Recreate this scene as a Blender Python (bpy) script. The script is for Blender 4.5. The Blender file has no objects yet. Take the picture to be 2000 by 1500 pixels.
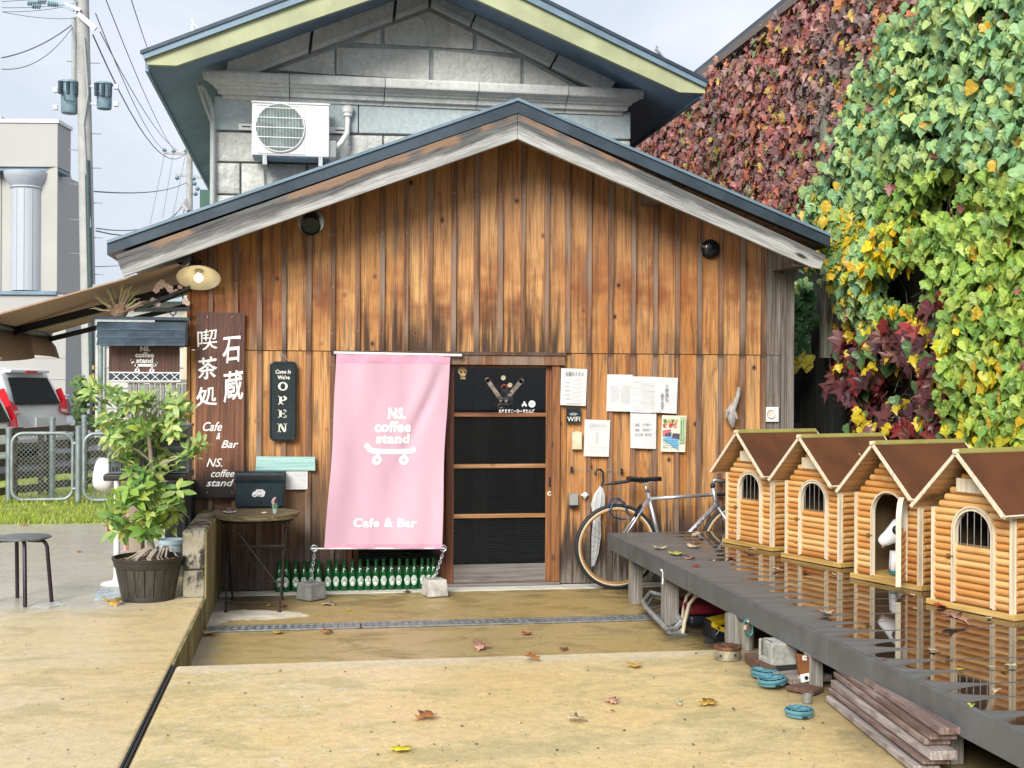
import bpy, bmesh, math, random
import numpy as np
from mathutils import Vector, Matrix, noise as mn
random.seed(7); np.random.seed(7)
SC = bpy.context.scene
R = math.radians
# ---------------------------------------------------------------- camera, sky, sun, exposure
YAW = math.atan(.1638); ROLL = .005; F = 2400.0
CAMP = Vector((-9.73*math.sin(YAW), -9.73*math.cos(YAW), 1.6))
cd = bpy.data.cameras.new('camera'); cam = bpy.data.objects.new('camera', cd)
SC.collection.objects.link(cam); SC.camera = cam
cd.sensor_width = 36; cd.lens = 36*F/2000; cd.clip_start = .05; cd.clip_end = 3000
CAMR = Matrix.Rotation(-YAW, 4, 'Z') @ Matrix.Rotation(R(90), 4, 'X') @ Matrix.Rotation(ROLL, 4, 'Z')
cam.matrix_world = Matrix.Translation(CAMP) @ CAMR

SUN_EL, SUN_AZ = R(31), R(208)      # azimuth clockwise from +Y: behind the camera, to its left
W = bpy.data.worlds.new('World'); SC.world = W; W.use_nodes = True
nt = W.node_tree; nt.nodes.clear()
def wn(t, **k):
    n = nt.nodes.new(t)
    for a, b in k.items(): setattr(n, a, b)
    return n
sky = wn('ShaderNodeTexSky', sky_type='NISHITA', sun_disc=False, sun_elevation=SUN_EL, sun_rotation=SUN_AZ)
sky.air_density = 1.2; sky.dust_density = 2.5
b1 = wn('ShaderNodeBackground'); b1.inputs[1].default_value = .09
b2 = wn('ShaderNodeBackground'); b2.inputs[1].default_value = 1.0
tc = wn('ShaderNodeTexCoord'); mp = wn('ShaderNodeMapping'); mp.inputs['Scale'].default_value = (2.2, 2.2, 5.2)
ns = wn('ShaderNodeTexNoise'); ns.inputs['Scale'].default_value = 1.5; ns.inputs['Detail'].default_value = 5; ns.inputs['Roughness'].default_value = .48; ns.inputs['Distortion'].default_value = .5
cr = wn('ShaderNodeValToRGB'); cr.color_ramp.elements[0].position = .3; cr.color_ramp.elements[0].color = (.54, .60, .69, 1)
cr.color_ramp.elements[1].position = .68; cr.color_ramp.elements[1].color = (.76, .77, .82, 1)
e = cr.color_ramp.elements.new(.5); e.color = (.62, .665, .745, 1)
mx = wn('ShaderNodeMixShader'); mx.inputs[0].default_value = .86
ow = wn('ShaderNodeOutputWorld'); L = nt.links.new
L(tc.outputs['Generated'], mp.inputs[0]); L(mp.outputs[0], ns.inputs['Vector']); L(ns.outputs[0], cr.inputs[0]); L(cr.outputs[0], b2.inputs[0])
L(sky.outputs[0], b1.inputs[0]); L(b1.outputs[0], mx.inputs[1]); L(b2.outputs[0], mx.inputs[2]); L(mx.outputs[0], ow.inputs[0])
sl = bpy.data.lights.new('sun', 'SUN'); sl.energy = 3.3; sl.angle = R(30); sl.color = (1, .965, .9)
so = bpy.data.objects.new('sun', sl); SC.collection.objects.link(so)
sdir = Vector((math.sin(SUN_AZ)*math.cos(SUN_EL), math.cos(SUN_AZ)*math.cos(SUN_EL), math.sin(SUN_EL)))
so.rotation_euler = sdir.to_track_quat('Z', 'Y').to_euler()
SC.view_settings.view_transform = 'Standard'; SC.view_settings.look = 'None'
SC.view_settings.gamma = 1; SC.view_settings.exposure = .45; SC.view_settings.use_curve_mapping = False

# ---------------------------------------------------------------- measuring helpers (photo pixel -> point of a real plane)
def ray(px, py):
    dx, dy = (px-1000)/F, (750-py)/F
    c, s = math.cos(ROLL), math.sin(ROLL)
    wx, wz = dx*c-dy*s, dx*s+dy*c
    return Vector((wx*math.cos(YAW)+math.sin(YAW), -wx*math.sin(YAW)+math.cos(YAW), wz))
def GZ(px, py, z): d = ray(px, py); return CAMP + d*((z-CAMP.z)/d.z)
def WY(px, py, y): d = ray(px, py); return CAMP + d*((y-CAMP.y)/d.y)
def WX(px, py, x): d = ray(px, py); return CAMP + d*((x-CAMP.x)/d.x)
def WD(px, py, dist): return CAMP + ray(px, py)*dist
CI = cam.matrix_world.inverted()
def proj(p):
    q = CI @ Vector(p)
    return 1000+F*q.x/-q.z, 750-F*q.y/-q.z, -q.z

# ---------------------------------------------------------------- materials
class NT:
    def __init__(s, name):
        s.m = bpy.data.materials.new(name); s.m.use_nodes = True; s.t = s.m.node_tree
        s.b = s.t.nodes['Principled BSDF']; s.tc = s.t.nodes.new('ShaderNodeTexCoord'); s.obj = s.tc.outputs['Object']
        s.oi = s.t.nodes.new('ShaderNodeObjectInfo'); s.rnd = s.oi.outputs['Random']
    def L(s, a, b):
        if isinstance(a, (int, float)): b.default_value = a
        elif isinstance(a, (tuple, list)): b.default_value = tuple(a) if len(a) == 4 or b.type == 'VECTOR' else (*a, 1)
        else: s.t.links.new(a, b)
    def math(s, op, a, b=0, clamp=False):
        n = s.t.nodes.new('ShaderNodeMath'); n.operation = op; n.use_clamp = clamp; s.L(a, n.inputs[0]); s.L(b, n.inputs[1]); return n.outputs[0]
    def vec(s, x, y, z):
        n = s.t.nodes.new('ShaderNodeCombineXYZ'); s.L(x, n.inputs[0]); s.L(y, n.inputs[1]); s.L(z, n.inputs[2]); return n.outputs[0]
    def sep(s, v=None):
        n = s.t.nodes.new('ShaderNodeSeparateXYZ'); s.L(v or s.obj, n.inputs[0]); return n.outputs
    def mapv(s, sc, v=None, add=None):
        n = s.t.nodes.new('ShaderNodeVectorMath'); n.operation = 'MULTIPLY'; s.L(v or s.obj, n.inputs[0]); n.inputs[1].default_value = sc; o = n.outputs[0]
        if add is not None:
            k = s.t.nodes.new('ShaderNodeVectorMath'); k.operation = 'ADD'; s.L(o, k.inputs[0]); s.L(s.vec(s.math('MULTIPLY', add, 31.7), s.math('MULTIPLY', add, 17.3), s.math('MULTIPLY', add, 53.1)), k.inputs[1]); o = k.outputs[0]
        return o
    def noise(s, v, scale=1, detail=4, rough=.55, dist=0):
        n = s.t.nodes.new('ShaderNodeTexNoise'); s.L(v or s.obj, n.inputs['Vector']); n.inputs['Scale'].default_value = scale
        n.inputs['Detail'].default_value = detail; n.inputs['Roughness'].default_value = rough; n.inputs['Distortion'].default_value = dist; return n.outputs[0]
    def voro(s, v, scale=1, feat='F1', out='Distance'):
        n = s.t.nodes.new('ShaderNodeTexVoronoi'); n.feature = feat; s.L(v or s.obj, n.inputs['Vector']); n.inputs['Scale'].default_value = scale; return n.outputs[out]
    def wave(s, v, scale, dist, detail=2, dscale=1, direction='X'):
        n = s.t.nodes.new('ShaderNodeTexWave'); n.bands_direction = direction; s.L(v, n.inputs['Vector']); n.inputs['Scale'].default_value = scale
        n.inputs['Distortion'].default_value = dist; n.inputs['Detail'].default_value = detail; n.inputs['Detail Scale'].default_value = dscale; return n.outputs['Fac']
    def rng(s, v, a, b, c=0, d=1):
        n = s.t.nodes.new('ShaderNodeMapRange'); n.interpolation_type = 'SMOOTHSTEP' if a < b else 'LINEAR'; s.L(v, n.inputs[0])
        for i, q in enumerate((a, b, c, d)): n.inputs[i+1].default_value = q
        return n.outputs[0]
    def mix(s, f, a, b):
        n = s.t.nodes.new('ShaderNodeMix'); n.data_type = 'RGBA'; s.L(f, n.inputs[0]); s.L(a, n.inputs[6]); s.L(b, n.inputs[7]); return n.outputs[2]
    def mul(s, col, f):
        n = s.t.nodes.new('ShaderNodeMix'); n.data_type = 'RGBA'; n.blend_type = 'MULTIPLY'; n.inputs[0].default_value = 1; s.L(col, n.inputs[6]); s.L(s.vec(f, f, f), n.inputs[7]); return n.outputs[2]
    def bump(s, h, strength=.3, dist=.01):
        n = s.t.nodes.new('ShaderNodeBump'); n.inputs['Strength'].default_value = strength; n.inputs['Distance'].default_value = dist; s.L(h, n.inputs['Height']); s.L(n.outputs[0], s.b.inputs['Normal'])
    def fin(s, col=None, rough=.6, metal=0, **k):
        if col is not None: s.L(col, s.b.inputs['Base Color'])
        s.L(rough, s.b.inputs['Roughness']); s.L(metal, s.b.inputs['Metallic'])
        for a, v in k.items(): s.L(v, s.b.inputs[a.replace('_', ' ')])
        return s.m
def simple(name, c, rough=.5, metal=0, var=.15, scale=8, bump=.15, bscale=None, stretch=(1, 1, 1), **k):
    n = NT(name); v = n.mapv(stretch, add=n.rnd); f = n.noise(v, scale, 5, .6)
    dark = tuple(q*(1-var) for q in c); lite = tuple(min(1, q*(1+var)) for q in c)
    col = n.mix(n.rng(f, .3, .7), dark, lite)
    if bump: n.bump(n.noise(v, bscale or scale*6, 4, .6), bump, .004)
    return n.fin(col, n.rng(f, .2, .8, max(0, rough-.08), min(1, rough+.1)), metal, **k)

def cafe_wood(name, grey=0, seed=0):
    n = NT(name); x, y, z = n.sep(); r = n.rnd
    off = n.math('MULTIPLY', r, 47.3)
    vx = n.vec(n.math('ADD', x, off), y, z)
    g = n.noise(n.mapv((34, 34, 1.3), vx), 1, 6, .62, .7)
    fine = n.noise(n.mapv((150, 150, 3.2), vx), 1, 4, .6)
    ring = n.wave(n.mapv((11, 6, .75), vx), 2.3, 7, 3, 1.3)
    patch = n.noise(n.mapv((5, 5, 1.15), vx), 1, 4, .6, .6)
    sand, orange, red = (.78, .45, .18), (.48, .19, .045), (.21, .052, .014)
    c = n.mix(n.math('ADD', n.math('MULTIPLY', n.rng(patch, .33, .66), .55), n.math('MULTIPLY', r, .55), True), sand, orange)
    # weather bands of the wall: redder wood in a band over the lintel
    band = n.math('MULTIPLY', n.math('MULTIPLY', n.rng(z, 1.75, 2.15), n.rng(z, 2.95, 2.3)), n.rng(n.noise(n.mapv((2.2, 2, 2.2)), 1, 3, .6), .40, .62))
    c = n.mix(n.math('MULTIPLY', band, .88), c, red)
    bl = n.noise(n.mapv((9, 9, 1.5), vx), 1, 5, .68, .5); c = n.mix(n.math('MULTIPLY', n.rng(bl, .56, .68), .6), c, (.13, .042, .016))
    pink = n.math('MULTIPLY', n.rng(z, 2.35, 3.1), .5)  # browner upwards: old stain and eave shade both put into the colour
    c = n.mix(pink, c, (.30, .165, .10))
    c = n.mix(n.math('MULTIPLY', n.rng(ring, .55, .95), .5), c, (.19, .065, .02))
    c = n.mix(n.math('MULTIPLY', n.rng(g, .48, .70), .75), c, (.12, .042, .016))
    gst = n.noise(n.mapv((19, 19, .9), vx), 1, 5, .7, .3)
    c = n.mix(n.math('MULTIPLY', n.rng(gst, .52, .66), .8), c, (.17, .125, .085))
    # dark run-off under z .75 and right above the door head
    sn = n.noise(n.mapv((30, 30, 1.1), vx), 1, 5, .65)
    zj = n.math('ADD', z, n.math('MULTIPLY', n.math('SUBTRACT', sn, .5), 1.1))
    blk = n.rng(zj, .62, .36); blk.node.interpolation_type = 'SMOOTHSTEP'
    lo = n.mix(n.rng(n.math('ADD', zj, n.math('MULTIPLY', sn, .2)), .30, .14), (.028, .024, .022), (.17, .16, .14))
    c = n.mix(n.math('MULTIPLY', blk, .93), c, lo)
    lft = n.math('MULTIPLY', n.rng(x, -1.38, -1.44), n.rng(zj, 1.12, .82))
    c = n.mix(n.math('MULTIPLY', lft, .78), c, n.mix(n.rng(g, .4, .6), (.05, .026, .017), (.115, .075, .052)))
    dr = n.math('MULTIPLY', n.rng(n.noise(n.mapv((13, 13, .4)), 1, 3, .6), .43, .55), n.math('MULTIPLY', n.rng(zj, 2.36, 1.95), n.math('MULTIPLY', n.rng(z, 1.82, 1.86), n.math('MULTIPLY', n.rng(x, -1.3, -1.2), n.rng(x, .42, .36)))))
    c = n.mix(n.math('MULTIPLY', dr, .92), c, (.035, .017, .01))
    if grey:
        gg = n.mix(n.rng(g, .35, .65), (.07, .066, .06), (.25, .24, .22))
        c = n.mix(grey, c, gg)
    kv = n.vec(n.math('ADD', x, off), 0, n.math('MULTIPLY', z, .8))
    kd = n.voro(kv, 4.6)
    c = n.mix(n.rng(kd, .13, .05), c, (.19, .075, .03))
    c = n.mix(n.rng(kd, .062, .048), c, (.035, .016, .01))
    c = n.mul(c, n.rng(n.math('MULTIPLY', fine, 1.0), .25, .75, .8, 1.12))
    h = n.math('ADD', n.math('MULTIPLY', g, .6), n.math('MULTIPLY', fine, .4))
    n.bump(n.math('SUBTRACT', h, n.math('MULTIPLY', n.rng(ring, .5, .95), .15)), .45, .006)
    return n.fin(c, .72)
def grain_wood(name, c1, c2, axis=0, rough=.65, ringc=None, scale=1, knot=True, bump=.35):
    n = NT(name); s = [26*scale]*3; s[axis] = 1.2*scale
    v = n.mapv((1, 1, 1), add=n.rnd)
    g = n.noise(n.mapv(s, v), 1, 6, .62, .8); s2 = [q*4 for q in s]; fine = n.noise(n.mapv(s2, v), 1, 3, .6)
    s3 = [7*scale]*3; s3[axis] = .55*scale
    ring = n.wave(n.mapv(s3, v), 2.2, 6, 3, 1.2, 'Y' if axis == 0 else 'X')
    c = n.mix(n.rng(g, .32, .68), c1, c2)
    c = n.mix(n.math('MULTIPLY', n.rng(ring, .6, .95), .4), c, ringc or tuple(q*.45 for q in c1))
    if knot:
        k3 = [3*scale]*3; k3[axis] = 1.8*scale
        kd = n.voro(n.mapv(k3, v), 1); c = n.mix(n.rng(kd, .09, .05), c, tuple(q*.3 for q in c1))
    c = n.mul(c, n.rng(fine, .25, .75, .82, 1.12))
    n.bump(n.math('ADD', g, n.math('MULTIPLY', fine, .5)), bump, .005)
    return n.fin(c, rough)
def fascia_wood(name):      # silvery weathered board with a dark and an orange streak along its upper side
    n = NT(name); x, y, z = n.sep()
    # distance below the roof line: pitch ~ .395, apex x = AX
    t = n.math('ADD', n.math('SUBTRACT', z, APZ), n.math('MULTIPLY', n.math('ABSOLUTE', n.math('SUBTRACT', x, APX)), PITCH))
    v = n.vec(x, y, n.math('MULTIPLY', t, 1))
    g = n.noise(n.mapv((1.3, 20, 34), v), 1, 6, .65, 1.6); fine = n.noise(n.mapv((6, 90, 150), v), 1, 3, .6)
    ring = n.wave(n.mapv((.5, 3, 9), v), 3.2, 7, 3, 1.4, 'Z')
    tj = n.math('ADD', t, n.math('MULTIPLY', n.math('SUBTRACT', n.noise(n.mapv((1.6, 3, 5), v), 1, 6, .7), .5), .16))
    c = n.mix(n.rng(g, .34, .66), (.27, .28, .275), (.55, .56, .55))
    c = n.mix(n.math('MULTIPLY', n.rng(ring, .6, .95), .45), c, (.13, .12, .11))
    c = n.mix(n.math('MULTIPLY', n.rng(tj, -.145, -.095), .88), c, n.mix(n.rng(g, .4, .6), (.03, .03, .032), (.11, .11, .11)))
    osn = n.rng(n.noise(n.mapv((1.3, 1, 1)), 1, 3, .6), .51, .58)
    c = n.mix(n.math('MULTIPLY', n.math('MULTIPLY', n.rng(tj, -.075, -.045), osn), .8), c, (.30, .18, .11))
    kd = n.voro(n.mapv((1.5, 1, 4), v), 1); c = n.mix(n.rng(kd, .1, .05), c, (.03, .025, .02))
    c = n.mul(c, n.rng(fine, .25, .75, .8, 1.12)); n.bump(n.math('ADD', g, n.math('MULTIPLY', fine, .5)), .6, .006)
    return n.fin(c, .75)

def ground_mat(name, base, warm, dark, wetc, kind):
    n = NT(name); x, y, z = n.sep()
    big = n.noise(n.mapv((.55, .8, .8)), 1, 5, .55, .4); mid = n.noise(n.mapv((2.6, 4.2, 2)), 1, 5, .62, .5); fine = n.noise(None, 95, 3, .7); st = n.noise(n.mapv((1.2, 7, 2)), 1, 5, .65, .3)
    c = n.mix(n.rng(big, .36, .62), base, warm)
    c = n.mix(n.math('MULTIPLY', n.rng(mid, .45, .66), .7), c, dark)
    sp = n.noise(n.mapv((5.5, 16, 4)), 1, 7, .78, .5)
    reg = n.rng(n.noise(n.mapv((.8, .8, .8)), 1, 2, .5), .50, .60)
    c = n.mix(n.math('MULTIPLY', n.rng(sp, .61, .66), n.math('MULTIPLY', reg, .6)), c, (.66, .60, .49))
    n_sp = n.noise(n.mapv((14, 20, 10)), 1, 5, .8)
    c = n.mix(n.math('MULTIPLY', n.rng(n_sp, .60, .70), .6), c, tuple(q*.45 for q in dark))
    c = n.mix(n.math('MULTIPLY', n.rng(st, .56, .68), .25), c, tuple(q*.8 for q in dark))
    rough = n.rng(mid, .35, .65, .30, .62)
    if kind == 'terrace':   # rain-wet grey pool beyond the stool, drier sand towards the front
        yy = n.math('ADD', y, n.math('MULTIPLY', n.math('SUBTRACT', n.noise(n.mapv((.5, .8, 1)), 1, 4, .6), .5), 1.6))
        m = n.rng(yy, -2.2, -1.5); m2 = n.rng(x, -2.45, -2.9)
        m = n.math('MULTIPLY', m, m2)
        c = n.mix(n.math('MULTIPLY', m, .85), c, n.mix(n.rng(mid, .4, .6), wetc, tuple(q*.78 for q in wetc)))
        rough = n.math('MULTIPLY', rough, n.rng(m, 0, 1, 1, .36))
    if kind == 'slab':
        # pale lip along the step, dark damp fringe towards the deck
        lip = n.rng(n.math('ADD', y, n.math('MULTIPLY', n.math('SUBTRACT', mid, .5), .28)), -3.55, -3.40)
        c = n.mix(n.math('MULTIPLY', lip, .6), c, (.66, .585, .44))
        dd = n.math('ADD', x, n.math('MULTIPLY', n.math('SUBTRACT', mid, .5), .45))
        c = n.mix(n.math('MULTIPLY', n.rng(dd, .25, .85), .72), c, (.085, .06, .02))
        lw = n.math('MULTIPLY', n.rng(n.noise(n.mapv((9, 17, 7)), 1, 7, .8), .55, .62), n.rng(x, -1.25, -1.4))
        c = n.mix(n.math('MULTIPLY', lw, .55), c, (.72, .66, .55))
    if kind == 'sunk':
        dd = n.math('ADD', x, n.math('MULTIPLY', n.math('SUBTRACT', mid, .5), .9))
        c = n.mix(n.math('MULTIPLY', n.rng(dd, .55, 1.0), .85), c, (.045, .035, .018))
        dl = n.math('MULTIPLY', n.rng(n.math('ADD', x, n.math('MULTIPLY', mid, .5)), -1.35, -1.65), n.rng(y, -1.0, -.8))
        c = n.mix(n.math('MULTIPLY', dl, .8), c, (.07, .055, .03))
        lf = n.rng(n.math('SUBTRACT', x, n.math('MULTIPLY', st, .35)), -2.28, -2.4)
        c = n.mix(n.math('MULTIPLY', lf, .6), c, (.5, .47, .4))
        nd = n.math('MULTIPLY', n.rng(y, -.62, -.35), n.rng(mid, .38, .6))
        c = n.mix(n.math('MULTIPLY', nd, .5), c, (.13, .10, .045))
    c = n.mul(c, n.math('MULTIPLY', n.rng(fine, .3, .7, .84, 1.1), n.rng(n.noise(None, 24, 4, .7), .3, .7, .88, 1.08)))
    n.bump(n.math('ADD', n.math('MULTIPLY', fine, .4), n.noise(None, 260, 2, .6)), .3, .003)
    return n.fin(c, rough)
def stone_mat(name, c1, c2, relief=1.0, sc=1.0):
    n = NT(name); v = n.mapv((1, 1, 1), add=n.rnd)
    a = n.noise(v, 2.2*sc, 5, .6); b = n.noise(v, 22*sc, 6, .65); pit = n.voro(v, 17*sc)
    c = n.mix(n.rng(a, .3, .7), c1, c2); c = n.mul(c, n.rng(b, .25, .75, .84, 1.1))
    c = n.mix(n.math('MULTIPLY', n.rng(pit, .12, .05), n.rng(n.noise(v, 4, 2), .5, .56)), c, (.09, .09, .09))
    streak = n.noise(n.mapv((9, 9, .8), v), 1, 4, .6)
    c = n.mix(n.math('MULTIPLY', n.rng(streak, .55, .72), .3), c, tuple(q*.55 for q in c1))
    h = n.math('ADD', n.math('MULTIPLY', n.noise(v, 13*sc, 5, .55, .6), relief), n.math('MULTIPLY', b, .35))
    n.bump(h, .7, .02*relief+.004); return n.fin(c, .85)

# café roof line constants (front gable board plane y = RY)
RY = -.5
_a = WY(1010, 222, RY); _l = WY(222, 497, RY); APX, APZ = _a.x, _a.z; PITCH = (_a.z-_l.z)/(_a.x-_l.x)
M = {}
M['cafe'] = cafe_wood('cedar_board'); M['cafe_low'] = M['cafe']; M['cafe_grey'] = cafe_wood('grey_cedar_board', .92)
def batten_mat():
    n = NT('batten_wood'); v = n.mapv((1, 1, 1), add=n.rnd); g = n.noise(n.mapv((40, 40, 1.2), v), 1, 6, .65, .6)
    c = n.mix(n.rng(g, .35, .65), (.10, .046, .026), (.30, .155, .085)); a = n.noise(n.mapv((3, 3, .9), v), 1, 3, .6)
    c = n.mix(n.math('MULTIPLY', n.rng(a, .45, .65), .7), c, (.27, .215, .175)); x, y, z = n.sep()
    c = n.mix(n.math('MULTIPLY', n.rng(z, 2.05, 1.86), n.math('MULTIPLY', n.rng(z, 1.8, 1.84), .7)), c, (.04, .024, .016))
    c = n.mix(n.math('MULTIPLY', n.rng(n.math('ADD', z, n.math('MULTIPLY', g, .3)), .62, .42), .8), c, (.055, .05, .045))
    n.bump(g, .5, .005); return n.fin(c, .75)
M['batten'] = batten_mat()
M['fascia'] = fascia_wood('weathered_fascia_wood')
M['roof'] = simple('blue_grey_roof_metal', (.045, .066, .088), .38, .3, .2, 3)
M['roof2'] = simple('slate_blue_flashing', (.17, .25, .32), .42, .2, .15, 2)
M['verge'] = simple('pale_green_verge_paint', (.40, .43, .25), .55, 0, .16, 2.5)
M['soffit'] = simple('blue_grey_soffit', (.20, .29, .42), .6, 0, .2, 1.6)
M['stone'] = stone_mat('rough_tuff_stone', (.56, .575, .55), (.70, .71, .67), 1.3)
M['stone_s'] = stone_mat('dressed_tuff_stone', (.58, .60, .585), (.70, .715, .69), .12)
M['stone_b'] = stone_mat('blue_grey_render', (.42, .50, .52), (.50, .57, .58), .05)
M['mortar'] = simple('grey_mortar', (.37, .40, .41), .9)
M['terrace'] = ground_mat('terrace_concrete', (.66, .53, .31), (.68, .51, .26), (.42, .34, .17), (.62, .575, .48), 'terrace')
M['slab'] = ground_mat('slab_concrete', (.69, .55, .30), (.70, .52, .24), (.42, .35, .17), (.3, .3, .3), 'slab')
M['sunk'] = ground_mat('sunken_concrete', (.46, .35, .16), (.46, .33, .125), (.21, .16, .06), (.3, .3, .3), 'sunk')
M['curb'] = simple('mossy_curb_concrete', (.20, .175, .075), .8, 0, .55, 5, .6, stretch=(1, 1, .3))
M['white_strip'] = simple('pale_mortar', (.64, .62, .55), .8, 0, .15, 6, .5)
M['black'] = simple('black_metal', (.012, .014, .017), .4, 0, .2)
M['black_rub'] = simple('black_rubber', (.02, .02, .02), .7, 0, .2)
M['steel'] = simple('galvanised_steel', (.42, .45, .46), .38, .8, .12, 20)
M['white_p'] = simple('white_paint', (.78, .79, .78), .4, 0, .05)
M['white'] = simple('white_print', (.82, .82, .80), .6, 0, .03)
M['paper'] = simple('white_paper', (.66, .67, .68), .7, 0, .04, 5)
M['ink'] = simple('grey_ink', (.16, .16, .17), .7, 0, .1); M['inklt'] = simple('faint_grey_ink', (.5, .5, .51), .7, 0, .1)
M['cream'] = grain_wood('pale_pine_trim', (.66, .52, .33), (.74, .62, .44), 2, .55, scale=1.5, knot=False)
M['doorwood'] = grain_wood('reddish_door_wood', (.10, .028, .012), (.23, .075, .028), 2, .5)
M['doorwood_h'] = grain_wood('reddish_rail_wood', (.13, .04, .018), (.32, .14, .06), 0, .5)
M['jamb'] = grain_wood('orange_jamb_wood', (.15, .052, .018), (.36, .155, .055), 2, .55)
M['doorgrey'] = grain_wood('grey_door_panel', (.13, .115, .105), (.24, .215, .195), 0, .7)
M['darkwood'] = grain_wood('dark_sign_wood', (.055, .022, .014), (.125, .048, .026), 2, .5, (.02, .01, .008))
M['oldwood'] = grain_wood('old_grey_plank', (.16, .13, .105), (.36, .31, .27), 0, .8)
M['greywood'] = grain_wood('grey_fence_wood', (.10, .082, .07), (.21, .175, .155), 0, .8)
M['greypicket'] = grain_wood('silver_grey_slat', (.2, .2, .185), (.38, .38, .35), 2, .8)
# ---------------------------------------------------------------- mesh helpers
WMX = {}
def reg(o, parent=None, m=None):
    WMX[o.name] = WMX[parent.name] if parent else (m or Matrix())
def tag(o, label=None, cat=None, group=None, kind=None):
    if label: o['label'] = label
    if cat: o['category'] = cat
    if group: o['group'] = group
    if kind: o['kind'] = kind
    return o
def thing(name, label, cat, loc=(0, 0, 0), rotz=0, group=None):
    o = bpy.data.objects.new(name, None); SC.collection.objects.link(o); o.empty_display_size = .1
    o.location = loc; o.rotation_euler = (0, 0, rotz); reg(o, None, Matrix.Translation(Vector(loc)) @ Matrix.Rotation(rotz, 4, 'Z'))
    return tag(o, label, cat, group)
class MB:
    def __init__(s): s.v = []; s.f = []; s.M = None
    def add(s, vs, fs):
        b = len(s.v)
        if s.M: vs = [s.M @ Vector(q) for q in vs]
        s.v += [Vector(q) for q in vs]; s.f += [tuple(i+b for i in f) for f in fs]; return s
    def box(s, x0, x1, y0, y1, z0, z1):
        return s.add([(x0, y0, z0), (x1, y0, z0), (x1, y1, z0), (x0, y1, z0), (x0, y0, z1), (x1, y0, z1), (x1, y1, z1), (x0, y1, z1)],
                     [(0, 3, 2, 1), (4, 5, 6, 7), (0, 1, 5, 4), (1, 2, 6, 5), (2, 3, 7, 6), (3, 0, 4, 7)])
    def prism(s, pts, off):     # pts: coplanar 3D loop, off: extrusion vector
        n = len(pts); off = Vector(off); a = [Vector(p) for p in pts]; b = [p+off for p in a]
        nn = Vector((0, 0, 0))
        for i in range(n): nn += a[i].cross(a[(i+1) % n])
        fs = [tuple(range(n)), tuple(range(2*n-1, n-1, -1))]+[(i, i+n, (i+1) % n+n, (i+1) % n) for i in range(n)]
        if nn.dot(off) > 0: fs = [tuple(reversed(f)) for f in fs]
        return s.add(a+b, fs)
    def xz(s, pts, y0, y1): return s.prism([(p[0], y0, p[1]) for p in pts], (0, y1-y0, 0))
    def bar(s, p0, p1, w, h, up=(0, 0, 1)):
        p0, p1 = Vector(p0), Vector(p1); d = (p1-p0).normalized(); up = Vector(up)
        if abs(d.dot(up)) > .98: up = Vector((0, 1, 0))
        a = d.cross(up).normalized()*w/2; b = a.cross(d).normalized()*h/2
        return s.prism([p0-a-b, p0+a-b, p0+a+b, p0-a+b], p1-p0)
    def tube(s, pts, r, n=8, closed=False, cap=True):
        pts = [Vector(p) for p in pts]; m = len(pts); rr = r if isinstance(r, (list, tuple)) else [r]*m; rings = []; up = None
        for i, p in enumerate(pts):
            if closed: d = pts[(i+1) % m]-pts[i-1]
            else: d = pts[min(i+1, m-1)]-pts[max(i-1, 0)]
            d = d.normalized() if d.length > 1e-9 else Vector((0, 0, 1))
            if up is None: up = Vector((0, 0, 1)) if abs(d.z) < .9 else Vector((1, 0, 0))
            a = d.cross(up); a = a.normalized() if a.length > 1e-6 else d.orthogonal().normalized(); b = a.cross(d).normalized(); up = b
            rings.append([p+(a*math.cos(2*math.pi*k/n)+b*math.sin(2*math.pi*k/n))*rr[i] for k in range(n)])
        vs = [q for g in rings for q in g]; fs = []
        for i in range(m if closed else m-1):
            j = (i+1) % m
            for k in range(n): l = (k+1) % n; fs.append((i*n+k, i*n+l, j*n+l, j*n+k))
        if cap and not closed: fs += [tuple(range(n-1, -1, -1)), tuple((m-1)*n+k for k in range(n))]
        return s.add(vs, fs)
    def lathe(s, c, prof, n=24, axis='Z', cap=True):     # prof: (radius, height)
        c = Vector(c); vs = []; fs = []
        for r, h in prof:
            for k in range(n):
                a = 2*math.pi*k/n; q = (r*math.cos(a), r*math.sin(a), h)
                if axis == 'Y': q = (q[0], -h, q[1])       # axis towards the viewer (-y)
                if axis == 'X': q = (h, q[0], q[1])
                vs.append(c+Vector(q))
        for i in range(len(prof)-1):
            for k in range(n): l = (k+1) % n; fs.append((i*n+k, i*n+l, (i+1)*n+l, (i+1)*n+k))
        if cap: fs += [tuple(range(n-1, -1, -1)), tuple((len(prof)-1)*n+k for k in range(n))]
        return s.add(vs, fs)
    def sphere(s, c, r, n=12, m=8, sc=(1, 1, 1)):
        c = Vector(c); vs = [c+Vector((0, 0, -r*sc[2]))]; fs = []
        for i in range(1, m):
            t = math.pi*i/m
            for k in range(n): a = 2*math.pi*k/n; vs.append(c+Vector((r*sc[0]*math.sin(t)*math.cos(a), r*sc[1]*math.sin(t)*math.sin(a), -r*sc[2]*math.cos(t))))
        vs.append(c+Vector((0, 0, r*sc[2])))
        for k in range(n):
            l = (k+1) % n; fs.append((0, 1+l, 1+k)); fs.append((len(vs)-1, 1+(m-2)*n+k, 1+(m-2)*n+l))
            for i in range(m-2): fs.append((1+i*n+k, 1+i*n+l, 1+(i+1)*n+l, 1+(i+1)*n+k))
        return s.add(vs, fs)
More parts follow.
